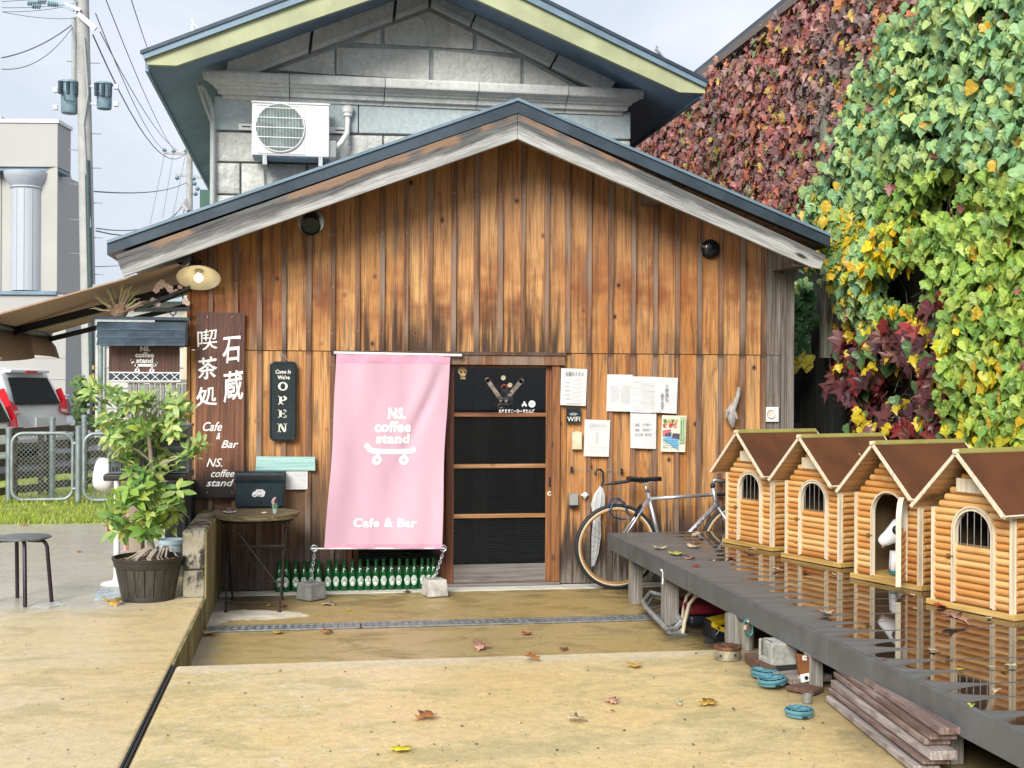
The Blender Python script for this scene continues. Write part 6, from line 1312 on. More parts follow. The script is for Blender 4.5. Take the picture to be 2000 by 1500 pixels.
# metal cup with carabiner
g = at(1462, 1272, TZ); mc = thing('metal_bucket', 'narrow stainless steel bucket hanging under the deck edge', 'bucket', (g.x, g.y, TZ)); gy_ = g.y; a, b = WY(1450, 1222, gy_), WY(1473, 1272, gy_); cx_ = (a.x+b.x)/2+.012; rt = (WY(1485, 1222, gy_).x-a.x)/2*.9
mb = MB(); zt2 = a.z+.01; mb.lathe((cx_, gy_+rt, 0), [(rt*.62, b.z+.005), (rt*.66, b.z), (rt, zt2), (rt*1.04, zt2), (rt*.97, zt2-.001), (rt*.63, b.z+.01)], 24, cap=False); mb.lathe((cx_, gy_+rt, b.z+.004), [(rt*.62, 0), (0, .0)], 24); mb.build('bucket_body', simple('brushed_steel', (.50, .49, .45), .3, .8, .1), mc, smooth=True)
ca = thing('carabiner', 'teal and black carabiner clipped to a peg on the deck edge', 'carabiner', WY(1462, 1215, gy_)); yv = GZ(1476, 1170, DZ).y
cp_ = [WY(x, y, gy_-.03) for x, y in ((1455, 1228), (1453, 1215), (1459, 1208), (1466, 1210), (1470, 1222), (1469, 1238), (1463, 1243), (1456, 1238))]
mb = MB(); mb.tube(cp_, .006, 8, True); mb.build('loop', simple('teal_anodised', (.05, .22, .20), .3, .4), ca, smooth=True); mb = MB(); mb.tube([cp_[0]+Vector((0, -.004, -.004)), cp_[0]+Vector((.0, -.004, .02))], .0085, 8); mb.build('gate', simple('pink_beige_gate', (.5, .3, .24), .4), ca, smooth=True)
mb = MB(); mb.tube([WY(1460, 1213, gy_-.03), WY(1475, 1215, gy_+.02)], .007, 8); mb.build('peg', 'beige', ca, smooth=True)
# hollow concrete block on a black tray and timbers
g0_, g1_ = at(1510, 1305, TZ), at(1484, 1288, TZ)
by = at(1510, 1318, TZ).y; cbk = thing('hollow_block', 'hollow concrete block standing on a plank under the deck', 'block', (WY(1530, 1300, by).x, by, TZ+.03))
zb_, ztb = WY(1509, 1302, by).z, DZ-.118-.004; xa, xb, xc = WY(1483, 1280, by+.12).x, WY(1507, 1300, by).x, WY(1560, 1300, by).x
M['cblock'] = simple('rough_block_concrete', (.36, .36, .32), .9, 0, .3, 22, .8)
mb = MB(); d_ = Vector((xa-xb, .13, 0)); 
P0 = Vector((xb, by, zb_)); mb.prism([P0, (xc, by+.02, zb_), (xc, by+.16, zb_), (xb+.015, by+.16, zb_)], (0, 0, ztb-zb_)); mb.build('block_body', 'cblock', cbk, bevel=.006)
mb = MB()
for t0, t1, z0, z1 in ((0, .16, zb_, ztb), (.84, 1, zb_, ztb), (.16, .84, zb_, zb_+.03)): a, b = P0+d_*t0, P0+d_*t1; mb.prism([(a.x, a.y, z0), (b.x, b.y, z0), (b.x+.02, b.y+.03, z0), (a.x+.02, a.y+.03, z0)], (0, 0, z1-z0))
mb.build('web', 'cblock', cbk, bevel=.004)
mb = MB(); a, b = P0+d_*.16+Vector((.02, .028, 0)), P0+d_*.84+Vector((.02, .028, 0)); mb.prism([(a.x, a.y, zb_+.03), (b.x, b.y, zb_+.03), (b.x+.01, b.y+.01, zb_+.03), (a.x+.01, a.y+.01, zb_+.03)], (0, 0, ztb-zb_-.03)); mb.build('hollow_face', simple('concrete_painted_shade', (.25, .25, .21), .9, 0, .3, 22, .8), cbk)  # shade inside the hollow painted as a darker concrete
mb = MB(); mb.prism([(xb-.02, by-.01, zb_-.028), (xc+.12, by, zb_-.028), (xc+.12, by+.2, zb_-.028), (xb+.0, by+.2, zb_-.028)], (0, 0, .026)); one(mb, 'black_tray', 'flat black tray lying under the hollow concrete block', 'tray', 'black_rub', bevel=.003)
M['redplank'] = grain_wood('weathered_red_brown_timber', (.13, .075, .058), (.30, .225, .20), 1, .8, (.09, .045, .035)); M['oldbrown'] = grain_wood('old_brown_timber', (.09, .045, .03), (.17, .09, .06), 0, .8)
def bar_obj(name, a, b, w, h, mat, label, cat='plank', group=None): mb = MB(); mb.bar(a, b, w, h); return one(mb, name, label, cat, mat, group, bevel=.003)
a, b = at(1465, 1283, TZ+.025), at(1505, 1312, TZ+.025); bar_obj('timber_offcut', a, b, .06, .045, 'oldbrown', 'short brown timber leading to the hollow block', 'timber')
a, b = at(1530, 1326, TZ+.03), at(1612, 1322, TZ+.03); bar_obj('timber_offcut', a, b+Vector((0, .05, 0)), .16, .03, 'oldwood', 'grey timber offcut lying under the brown tube', 'timber')
a, b = at(1545, 1340, TZ+.015), at(1600, 1350, TZ+.015); bar_obj('timber_offcut', a, b, .1, .02, 'oldbrown', 'dark timber offcut beside the blue tins', 'timber')
# brown leaning tube tag and grey cup
by2 = at(1575, 1345, TZ).y; bt = thing('brown_tag', 'brown leather-like tag with a white end hanging under the deck edge', 'tag', WY(1575, 1330, by2)); q = [WY(x, y, by2) for x, y in ((1556, 1277), (1587, 1284), (1588, 1318), (1563, 1322))]
mb = MB(); mb.prism(q, (0, .03, 0)); mb.build('tag_body', simple('brown_leather', (.16, .06, .018), .5, 0, .4, 12), bt, bevel=.004)
q = [WY(x, y, by2-.002) for x, y in ((1563, 1318), (1587, 1313), (1588, 1329), (1566, 1334))]; mb = MB(); mb.prism(q, (0, .035, 0)); mb.build('white_end', 'white_p', bt, bevel=.002)
mb = MB(); c = WY(1575, 1324, by2-.004); mb.lathe((c.x, c.y, c.z), [(.0095, 0), (.009, .002), (0, .002)], 14, 'Y'); mb.build('hole', 'black', bt)
mb = MB(); wall_text(mb, '82', (1567, 1280, 1576, 1290), by2-.0015, bold=.03); mb.build('lettering', 'white', bt)
c = at(1580, 1374, TZ); mb = MB(); mb.lathe((c.x, c.y+.02, TZ), [(.022, 0), (.024, .035), (.021, .036), (.018, .004)], 16); one(mb, 'grey_cup', 'small grey cup standing in the dark beside the plank stack', 'cup', simple('grey_metal_cup', (.3, .31, .3), .4, .5), smooth=True)
# blue round tins
M['tin'] = simple('blue_green_tin', (.10, .26, .31), .3, .25, .2, 10)
def tin(label, px, py, z, tilt=0, r=None):
    g = GZ(px, py, z); Dd = (g-CAMP).dot(Vector((math.sin(YAW), math.cos(YAW), 0))); r = 29*Dd/2400; t = thing('blue_tin', label, 'tin', (g.x, g.y, z), 0, 'round blue coil tins on the concrete'); mb = MB()
    B = lambda m, nme, mat, **k: m.build(nme, mat, t, local=True, **k)
    Mx = Matrix.Rotation(tilt, 4, 'Y'); mb.M = Mx; mb.lathe((0, 0, 0), [(r*.86, 0), (r*.93, .004), (r*.93, .010), (r*.88, .013), (r*.95, .016), (r, .020), (r, .026), (r*.93, .031), (r*.90, .031)], 32); B(mb, 'tin_body', 'tin', smooth=True)
    mb = MB(); mb.M = Mx; mb.lathe((0, 0, .0312), [(r*.88, 0), (0, .001)], 28, cap=False); B(mb, 'dark_plate', 'signblk')
    mb = MB(); mb.M = Mx
    for k in range(12):
        a = k*math.pi/6; p_ = Vector((r*.12*math.cos(a), r*.12*math.sin(a), .034)); q_ = Vector((r*.86*math.cos(a+.5), r*.86*math.sin(a+.5), .034)); mm = (p_+q_)/2+Vector((math.cos(a-.4), math.sin(a-.4), 0))*r*.08; mb.tube([p_, mm, q_], .0028, 4)
    for rr_ in (.45, .70): mb.tube([(r*rr_*math.cos(2*math.pi*k/24), r*rr_*math.sin(2*math.pi*k/24), .034) for k in range(24)], .0022, 4, True)
    mb.lathe((0, 0, .033), [(r*.12, 0), (r*.1, .003), (0, .003)], 10); B(mb, 'lid_grille', 'tin'); mb = MB(); mb.M = Mx; mb.box(-.012, .012, -r-.004, -r*.95, .006, .012); B(mb, 'clip', 'black'); return t
tin('round blue tin lying alone nearest the camera by the plank stack', 1561, 1398, TZ+.0005); tin('round blue tin farther from the camera of the overlapping pair', 1494, 1322, TZ+.004, .06); tin('round blue tin in front of the pair, with a wire clip', 1509, 1336, TZ+.016, -.12)
# stack of long weathered boards
pg = 'weathered red-brown boards stacked under the deck'
M['paleplank'] = grain_wood('pale_pink_grey_timber', (.22, .18, .165), (.44, .39, .36), 1, .8, (.14, .09, .08)); labs = ['lowest board of the stack, greyish white along its edge', 'second board from the bottom of the stack', 'third board from the bottom, thick with a pale edge', 'reddish board fourth from the bottom of the stack', 'red-brown board second from the top of the stack', 'topmost board of the stack, slanting under the deck edge']
sa0, sb0 = GZ(1594, 1373, TZ), GZ(1772, 1533, TZ); ths = [.030, .022, .036, .026, .024, .028]; zc = TZ+.002
for i, lab in enumerate(labs):
    h = ths[i]; t = i/5; w_ = .10; a = sa0+Vector((.012*i+random.uniform(-.006, .006)+w_/2+.05, .01*(i % 2), 0)); b = sb0+Vector((.08+.012*i+random.uniform(-.008, .008)+w_/2, .10-.03*(i % 3), 0))
    a.z = b.z = zc+h/2; a.z += .006*(i > 2); mb = MB(); mb.bar(a, b, w_, h-.003); one(mb, 'weathered_board', lab, 'board', 'paleplank' if i in (0, 2) else 'redplank', pg, bevel=.003); zc += h+(.010 if i == 0 else .0012)
# black crate shape deeper under the deck
c = GZ(1950, 1500, TZ); mb = MB()
x0 = WY(1880, 1480, -5.0).x; cr_ = thing('black_ribbed_bin', 'black ribbed plastic bin in the dark under the near end of the deck', 'bin', (x0+.3, -5.2, TZ))
mb.box(x0, x0+.7, -5.4, -4.9, TZ, TZ+.14); mb.build('bin_body', 'black', cr_, bevel=.01)
for k in range(9): mb = MB(); mb.box(x0+.04+k*.07, x0+.055+k*.07, -5.412, -5.4, TZ+.01, TZ+.135); mb.build('rib', 'signblk', cr_)
# dark timber closing the back under the deck, towards the ivy wall
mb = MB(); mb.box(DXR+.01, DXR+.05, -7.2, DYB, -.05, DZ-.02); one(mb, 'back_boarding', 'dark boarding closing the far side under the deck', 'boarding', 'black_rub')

# ================================================================ FALLEN LEAVES
PAL = {'cream': (.70, .55, .36), 'orange': (.55, .20, .05), 'red': (.50, .05, .035), 'brown': (.22, .08, .035), 'yellow': (.80, .62, .02), 'pale': (.62, .60, .40), 'pink': (.60, .30, .22), 'dark': (.10, .04, .02), 'ochre': (.60, .36, .06), 'ylgr': (.55, .55, .10)}
fl_n = {}
def fallen(px, py, z, w, col, where, kind='maple', curl=None):
    p = GZ(px, py, z); Dd = (p-CAMP).dot(Vector((math.sin(YAW), math.cos(YAW), 0))); s = w*Dd/2400
    g = leaf_geo(kind, random.uniform(.12, .42), random.uniform(.1, .4), .06, random.randint(0, 99)); zm = min(q[2] for q in g[0])
    Mx = Matrix.Translation((p.x, p.y, z+.002-zm*s*.9+.001)) @ Matrix.Rotation(random.uniform(0, 6.28), 4, 'Z') @ Matrix.Scale(s*.95, 4); mb = MB(); mb.M = Mx
    mb.add([(q[0], q[1]-.45, q[2]) for q in g[0]], g[1]); mb.M = None; base = Mx @ Vector((0, -.45, .0)); mb.tube([base+Vector((0, 0, .002)), base+Vector((random.uniform(-.3, .3)*s, random.uniform(-.4, .4)*s, .004))], .0012, 4)
    if ('lf_'+col) not in M: 
        n = NT('fallen_leaf_'+col); c = PAL[col]; ns_ = n.noise(n.mapv((22, 22, 22), add=n.rnd), 1, 4, .6); M['lf_'+col] = n.fin(n.mix(n.rng(ns_, .35, .65), c, tuple(q*.62 for q in c)), .55)
    o = mb.build('fallen_leaf', 'lf_'+col, smooth='full'); so_ = o.modifiers.new('thick', 'SOLIDIFY'); so_.thickness = .0012; so_.offset = 0
    return tag(o, where, 'leaf', 'fallen autumn leaves')
G = [(830, 1404, 'TZ', 47, 'orange', 'large orange maple leaf in the middle of the front slab'), (779, 1466, 'TZ', 46, 'yellow', 'bright yellow leaf nearest the bottom of the picture'), (1128, 1410, 'TZ', 38, 'cream', 'pale cream leaf on the front slab right of the orange one'),
     (1196, 1372, 'TZ', 32, 'pink', 'pinkish leaf on the front slab above the pale cream leaf'), (1382, 1377, 'TZ', 40, 'ochre', 'curled ochre leaf on the front slab towards the blue tins'), (1326, 1377, 'TZ', 18, 'pale', 'tiny pale leaf left of the curled ochre leaf'), (1240, 1302, 'TZ', 36, 'ochre', 'flat ochre leaf near the slab edge right of centre'),
     (1040, 1290, 'TZ', 33, 'orange', 'curled orange-brown leaf just on the slab edge'), (1433, 1388, 'TZ', 7, 'dark', 'tiny dark leaf fragment near the single blue tin'), (1197, 1390, 'TZ', 8, 'brown', 'tiny brown fragment below the pinkish leaf'),
     (940, 1269, 0, 36, 'pink', 'crumpled salmon leaf in the sunken strip left of centre'), (1030, 1240, 0, 24, 'red', 'small red leaf in the sunken strip in front of the door'), (1101, 1271, 0, 20, 'brown', 'small dark brown leaf at the step edge'),
     (640, 1238, 0, 26, 'orange', 'flat orange leaf beside the drain below the banner'), (545, 1238, 0, 22, 'ochre', 'thin ochre leaf left of the flat orange leaf by the drain'), (410, 1240, 0, 36, 'cream', 'wide cream leaf at the left end of the drain'),
     (644, 1182, 0, 30, 'cream', 'cream leaf right of the dark grey weight'), (680, 1193, 0, 14, 'yellow', 'tiny yellow leaf right of the cream leaf near the dark weight'), (553, 1186, 0, 20, 'red', 'small reddish leaf at the foot of the round table'),
     (794, 1157, .007, 14, 'brown', 'small brown leaf at the foot of the bottles'), (222, 1182, 'TZ', 44, 'ochre', 'flat ochre leaf beside the plant barrel'), (46, 1027, 'TZ', 18, 'pink', 'small leaf by the edge of the lawn'), (154, 1079, 'TZ', 12, 'orange', 'tiny orange leaf on the wet terrace'), (524, 1184, 0, 8, 'yellow', 'tiny yellow fragment under the round table')]
for px, py, z, w, c, lab in G: fallen(px, py, TZ if z == 'TZ' else z, w, c, lab)
D = [(1288, 1073, 30, 'cream', 'pale curled leaf nearest the deck corner'), (1325, 1084, 38, 'ylgr', 'yellow-green leaf near the deck corner'), (1356, 1070, 30, 'cream', 'cream leaf on the deck in front of the farthest dog house'), (1363, 1047, 28, 'cream', 'cream leaf at the back edge of the deck'), (1348, 1092, 24, 'pink', 'pink and yellow leaf on the deck beside the yellow-green one'),
     (1360, 1107, 18, 'red', 'small red leaf on the deck near its edge'), (1428, 1089, 22, 'pink', 'small pink leaf on the deck before the farthest dog house'), (1465, 1078, 24, 'cream', 'pale leaf touching the farthest dog house base'), (1520, 1115, 24, 'cream', 'white leaf in a puddle before the second dog house'), (1575, 1118, 20, 'red', 'red leaf in a puddle before the second dog house'),
     (1630, 1123, 10, 'cream', 'tiny pale leaf before the open dog house'), (1613, 1202, 32, 'cream', 'curled cream leaf on the dry part of the deck boards'), (1838, 1187, 26, 'red', 'red and yellow leaf at the base of the nearest dog house'), (1868, 1219, 50, 'pink', 'long brown leaf lying in the puddle before the nearest dog house'), (1932, 1209, 14, 'pale', 'tiny yellowish leaf at the base of the nearest dog house'),
     (1726, 1291, 8, 'red', 'tiny red fragment at the deck edge'), (1825, 1273, 22, 'pale', 'pale leaf in the puddle left of the yellow leaf'), (1874, 1309, 16, 'yellow', 'small yellow leaf standing in the puddle'), (1934, 1305, 14, 'pale', 'tiny pale leaf near the right edge on the deck'), (1972, 1303, 22, 'pale', 'pale yellow leaf by the right edge on the deck'),
     (1945, 1353, 20, 'cream', 'cream leaf low on the right side of the deck'), (1897, 1381, 16, 'ylgr', 'greenish leaf on the near deck edge'), (1997, 1249, 18, 'ylgr', 'yellow-green leaf cut by the right edge of the picture'), (1788, 1190, 10, 'cream', 'tiny cream leaf by the open dog house door'), (1783, 1164, 10, 'cream', 'tiny cream leaf between the open and the nearest dog house'), (1960, 1312, 12, 'ochre', 'tiny ochre leaf among the pale ones at the right of the deck')]
for px, py, w, c, lab in D: fallen(px, py, DZ, w, c, lab)
rt_ = Hm  # pale leaf on the roof of the second house
q = WMX[hs[1].name] @ Vector((.12, .28, .80-.12+.008)); mb = MB(); g = leaf_geo('oval', .2, .3, .03, 3); mb.M = Matrix.Translation(q) @ Matrix.Rotation(HRZ, 4, 'Z') @ Matrix.Rotation(R(45), 4, 'Y') @ Matrix.Scale(.035, 4); mb.add([(v[0]*1.6, v[1]-.5, v[2]) for v in g[0]], g[1]); one(mb, 'fallen_leaf', 'tiny cream leaf stuck on the brown roof of the second dog house', 'leaf', 'lf_cream', 'fallen autumn leaves')

mb = MB()        # grit and crumbs of dry leaf on the concrete, thicker towards the edges
for k in range(900):
    px, py = random.uniform(0, 2000), 1180+320*random.random()**1.3; z = TZ; p = GZ(px, py, TZ)
    if p.x > CX-.03 and p.y > SY-.03: z = 0; p = GZ(px, py, 0)
    if z == 0 and (p.y < SY+.03 or p.x < CX+.03 or p.y > -.25): continue
    if p.x > dxl(p.y)+.1: continue
    s_ = random.uniform(.0015, .0045) if random.random() < .93 else random.uniform(.005, .009); a = random.uniform(0, 6.28); q = [(p.x+s_*math.cos(a+t)*random.uniform(.6, 1.4), p.y+s_*math.sin(a+t)*random.uniform(.6, 1.4), z+.0008) for t in (0, 1.6, 3.1, 4.7)]; mb.add(q+[(p.x, p.y, z+s_*.6)], [(0, 1, 4), (1, 2, 4), (2, 3, 4), (3, 0, 4)])
o = mb.build('grit', simple('dark_grit', (.12, .085, .05), .8, 0, .6, 50)); o['kind'] = 'stuff'; o['label'] = 'grit and crumbs of leaf scattered over the concrete'
# ================================================================ IVY CLAD BUILDING ON THE RIGHT
WZT = 5.12; VX = RX
ivb = thing('ivy_building', 'tall dark boarded building along the right side, hidden under creeper', 'building', (VX, -2, 0))
M['ivywall'] = grain_wood('dark_weathered_boarding', (.035, .036, .034), (.085, .082, .072), 2, .85)
y = -5.5
while y < 9.5: w = random.uniform(.16, .22); mb = MB(); mb.box(VX+random.uniform(0, .006), VX+.04, y, y+w-.006, -.05, WZT-.05); mb.build('wall_board', 'ivywall', ivb); y += w
mb = MB(); mb.box(VX+.04, VX+5, -5.5, 9.5, -.05, WZT-.04); mb.build('wall', 'ivywall', ivb)
mb = MB(); mb.box(VX-.28, VX-.20, -5.6, 9.6, WZT-.02, WZT+.06); mb.build('gutter', simple('brown_gutter', (.16, .12, .10), .5), ivb)
mb = MB(); mb.box(VX-.24, VX+5, -5.6, 9.6, WZT+.05, WZT+.14); mb.build('roof_slope', 'roof', ivb)
# gap between the cafe and the wall closed far back by a dark fence; weathered trunk-like post
mb = MB(); mb.box(XR-.03, VX, 2.9, 2.95, -.05, 3.4); one(mb, 'dark_hoarding', 'dark boarding closing the gap behind the cafe corner', 'hoarding', 'ivywall')
mb = MB(); pyp = .55; bx0, bx1 = WY(1604, 650, pyp).x, WY(1668, 650, pyp).x; 
mb.tube([((bx0+bx1)/2+.01*math.sin(z*3), pyp, z) for z in np.linspace(WY(1636, 700, pyp).z, 4.2, 9)], [(bx1-bx0)/2*(1+.06*math.sin(k*2.1)) for k in range(9)], 14); trk = one(mb, 'weathered_post', 'thick bleached wooden post wrapped in creeper beside the cafe corner', 'post', grain_wood('bleached_post', (.13, .125, .09), (.33, .32, .25), 2, .9), smooth=True)
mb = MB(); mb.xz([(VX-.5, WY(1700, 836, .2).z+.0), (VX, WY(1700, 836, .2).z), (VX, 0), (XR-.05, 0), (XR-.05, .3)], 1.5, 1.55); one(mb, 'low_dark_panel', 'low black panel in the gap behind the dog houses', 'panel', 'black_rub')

random.seed(11)
def nz(y, z, s, o=0): return mn.noise(Vector((y*s+o, z*s*1.1, o*1.7)))
redlab = thing('red_creeper', 'crimson and brown autumn creeper covering the upper left of the boarded wall', 'creeper', (VX-.02, 4.2, 2))
greenlab = thing('green_ivy', 'fresh green and yellow ivy cascading down the right side of the boarded wall', 'ivy', (VX-.02, -.6, .5))
darklab = thing('maroon_creeper', 'drooping cluster of large maroon creeper leaves above the dog houses', 'creeper', (VX-.02, .6, 1))
red, grn, drk = [], [], []
def L2(c, k=.25): f = 1+random.uniform(-k, k); return tuple(min(1, q*f) for q in c)
def rgbpick(lst): return L2(random.choice(lst))
REDS = [(.42, .13, .115), (.45, .20, .18), (.36, .14, .14), (.30, .16, .16), (.50, .27, .21), (.38, .22, .19), (.26, .14, .14), (.46, .16, .09), (.22, .14, .13)]
def leafat(y, z, bulge, size, col, kind, bucket):
    x = VX-.02-bulge; up = Vector((random.uniform(-.25, .1), random.uniform(-.55, .55), -1)); nrm = Vector((-1, random.uniform(-.65, .35)-.15, random.uniform(-.05, .75)))
    bucket.append((leaf_matrix(Vector((x, y, z)), nrm, up, size, random.uniform(-.5, .5), random.uniform(-.35, .35)), col, kind))
yfar = 9.2
n_try = 0
# dense sampling, density by apparent size so that far parts do not cost more than they show
for it in range(110000):
    y = -3.3+(yfar+3.3)*random.random()**1.15; z = random.uniform(.35, WZT+.06)
    px, py, d = proj((VX-.1, y, z))
    if px > 2060 or py < -60 or py > 960 or px < 1215: continue
    w1 = nz(y, z, .9, 3); w2 = nz(y, z, 2.6, 9)
    # border between red (left/up) and green (right)
    bxr = 1835-(py/400)*205 if py < 400 else 1630-(py-400)*.08
    side = px-bxr+w1*80+w2*60+random.gauss(0, 16)
    if side < 0 and py < 545:
        if px < 1660 and py > 470: continue
        if random.random() < .50: continue
        gap = px > 1560 and side > -120 and py > 250 and w2 > -.02          # thin part with bare stems
        if gap and random.random() < .85: continue
        bul = .03+.20*random.random()+.10*max(0, nz(y, z, 1.6, 5))
        c = rgbpick(REDS); q = random.random()
        if w1 > .18 and random.random() < .7: c = L2((.26, .18, .17))
        if q < .05: c = L2((.55, .40, .10))
        elif q < .09: c = L2((.22, .30, .12))
        elif q < .17: c = L2((.55, .22, .09))
        leafat(y, z, bul, random.uniform(.06, .125), c, random.choice(['maple', 'maple', 'ivy']), red)
    else:
        # ragged lower-left limit of the green and maroon foliage
        hole = nz(y, z, 1.9, 21)
        if px < 1640 and py > 430: 
            if py > 560 or random.random() < .88: continue
        lowz = py > 560 and px < 1630+(py-560)*.25+w2*60
        if lowz: continue
        dark_zone = (1625 < px < 1925 and py > 600+w1*60 and px < 1955-(abs(py-760)*.30)+w2*60)
        if dark_zone:
            if random.random() < .68: continue
            if hole > .10: continue
            q = random.random(); bul = .05+.32*random.random()
            if q < .50: leafat(y, z, bul, random.uniform(.10, .21), rgbpick([(.13, .035, .045), (.17, .06, .06), (.26, .035, .035), (.20, .085, .07), (.10, .04, .05)]), 'maple', drk)
            elif q < .72: leafat(y, z, bul, random.uniform(.07, .11), L2((.68, .52, .03)), 'ivy', grn)
            else: leafat(y, z, bul, random.uniform(.08, .13), L2((.10, .20, .07)), 'ivy2', grn)
            continue
        if hole > .34 and py > 250: continue
        if random.random() < .22: continue
        bul = .05+.30*random.random()+.25*max(0, nz(y, z, 1.3, 14))
        yel = (1640 < px < 1800+w2*80 and 430 < py < 640 and w2+w1 > -.12) or (px > 1850 and py > 660+w1*120)
        if yel and random.random() < .36+w2: c = rgbpick([(.72, .56, .02), (.60, .56, .04), (.46, .52, .05), (.74, .48, .03)])
        elif py > 330 and px > 1780: c = rgbpick([(.28, .45, .08), (.36, .52, .09), (.20, .37, .08), (.42, .54, .10)])
        else: c = rgbpick([(.24, .44, .20), (.30, .50, .22), (.38, .55, .20), (.18, .36, .18), (.45, .58, .20)])
        if random.random() < .03: c = L2((.60, .40, .04))
        if random.random() < .012: c = L2((.35, .12, .11))
        leafat(y, z, bul, random.uniform(.05, .105), c, random.choice(['ivy', 'ivy', 'ivy2']), grn)
# sprigs hanging in the gap by the corner post
for it in range(70):
    t = random.random(); px = 1556+random.uniform(-8, 26)+(8*math.sin(t*7)); py = 560+150*t+random.uniform(-8, 8); p = WY(px, py, .9)
    c = L2((.05, .16, .05)) if t < .85 else L2((.55, .48, .04)); grn.append((leaf_matrix(p, Vector((-.3, -1, .3)), Vector((0, 0, -1)), random.uniform(.07, .11), random.uniform(-.8, .8)), c, 'ivy2'))
for it in range(150):   # spray of ivy overlapping the right end of the cafe roof
    px = random.gauss(1655, 32); py = 470-(px-1640)*.2+random.gauss(0, 34)
    if px < 1612: continue
    p = WY(px, py, -.35); grn.append((leaf_matrix(p, Vector((-.6, -1, .5)), Vector((-.2, 0, -1)), random.uniform(.07, .12), random.uniform(-.8, .8), random.uniform(-.3, .3)), rgbpick([(.62, .52, .04), (.30, .40, .10), (.20, .34, .12), (.66, .46, .03)]), 'ivy'))
print('leaves', len(red), len(grn), len(drk))
leaf_mass('leaf_mass', red, redlab, nparts=300, kind_=None) if False else leaf_mass('leaf_mass', red, redlab)
leaf_mass('leaf_mass', grn, greenlab); leaf_mass('leaf_mass', drk, darklab)
# bare stems and tendrils
def stems(root, n, region, mat, r=.004):
    mb = MB(); k = 0
    while k < n:
        px, py = random.uniform(region[0], region[2]), random.uniform(region[1], region[3]); p = WX(px, py, VX-.05-random.random()*.12)
        if p.z > WZT or p.z < .2 or p.y > 9: continue
        a = random.uniform(-.5, 1.0); L_ = random.uniform(.2, .6); pts = [p]
        for j in range(4): a += random.uniform(-.5, .5); pts.append(pts[-1]+Vector((random.uniform(-.05, .03), -math.cos(a)*L_/4, math.sin(a)*L_/4*random.choice((1, 1, -1)))))
        mb.tube(pts, [r, r, r*.8, r*.6, r*.3], 4, cap=False); k += 1
    mb.build('stem', mat, root, kind='stuff')
M['twig'] = simple('pale_twig', (.42, .33, .22), .7); M['twigd'] = simple('dark_vine_stem', (.09, .07, .05), .8)
stems(redlab, 520, (1250, 20, 1800, 470), 'twig', .0035); stems(redlab, 70, (1590, 250, 1690, 430), 'twig', .004); stems(darklab, 70, (1620, 600, 1860, 860), 'twig', .003); stems(greenlab, 160, (1600, 300, 1900, 860), 'twigd', .006)
mb = MB()
for k in range(26):      # thick stems clinging to the bare part of the wall and post
    z = WY(1636, 440, .5).z; x = random.uniform(bx0-.02, bx1+.05); pts = [(x+.05*mn.noise(Vector((k*3.1, zz*1.4, 0))), pyp-(bx1-bx0)/2*.9-random.random()*.03, zz) for zz in np.linspace(z-1.1*random.random()-.1, z+.9, 9)]; mb.tube(pts, .005, 5, cap=False)
mb.build('stem', 'twigd', greenlab, kind='stuff')
# ================================================================ LEFT SIDE: awning, hanging sign, plants, stool, stores
random.seed(5)
B_ = WY(95, 653, 2.0); ynr = WX(-45, 620, B_.x).y; zwn = WY(345, 514, ynr).z; axw = XL-.02
M['awn'] = simple('tan_awning_cloth', (.36, .25, .17), .8, 0, .12, 30, .2, 200, (1, 1, 1)); 
aw = thing('awning', 'tan retractable awning on black arms sticking out from the left side of the cafe', 'awning', (axw, 1.2, 0))
A1n, A1f = Vector((B_.x, ynr, B_.z)), Vector((B_.x, 2.0, B_.z)); W1n, W1f = Vector((axw, ynr, zwn)), Vector((axw, 2.0, zwn))
mb = MB(); mb.prism([W1n, W1f, A1f, A1n], (0, 0, .012)); mb.build('awning_cloth', 'awn', aw)
mb = MB(); mb.tube([A1n, A1f], .035, 10); mb.build('front_bar', 'black', aw, smooth=True); mb = MB(); mb.tube([W1n+Vector((0, 0, .04)), W1f+Vector((0, 0, .04))], .06, 10); mb.build('roller', 'black', aw, smooth=True)
mb = MB(); n = 24; vs = []
for i in range(n+1):
    t = i/n; p = A1n.lerp(A1f, t); L_ = .22+.05*math.sin(t*5)+.05*(t > .7)*(t-.7)*3; cur = .04*math.sin(t*14); vs += [p+Vector((-.01, 0, -.02)), p+Vector((cur+.02, 0, -L_*.5)), p+Vector((cur*1.6+.03, 0, -L_))]
mb.add(vs, [(3*i+k, 3*i+3+k, 3*i+4+k, 3*i+1+k) for i in range(n) for k in (0, 1)]); o = mb.build('valance', 'awn', aw, smooth='full'); q = o.modifiers.new('t', 'SOLIDIFY'); q.thickness = .003
def arm(a, b, r=.03): mb = MB(); mb.bar(a, b, r*1.3, r*2); mb.build('arm', 'black', aw)
arm(A1n.lerp(A1f, .45)+Vector((0, 0, -.03)), Vector((axw+.0, ynr+.45, zwn-.13))); arm(A1f+Vector((0, -.04, -.05)), Vector((axw, 1.9, WX(372, 558, axw).z)), .022)
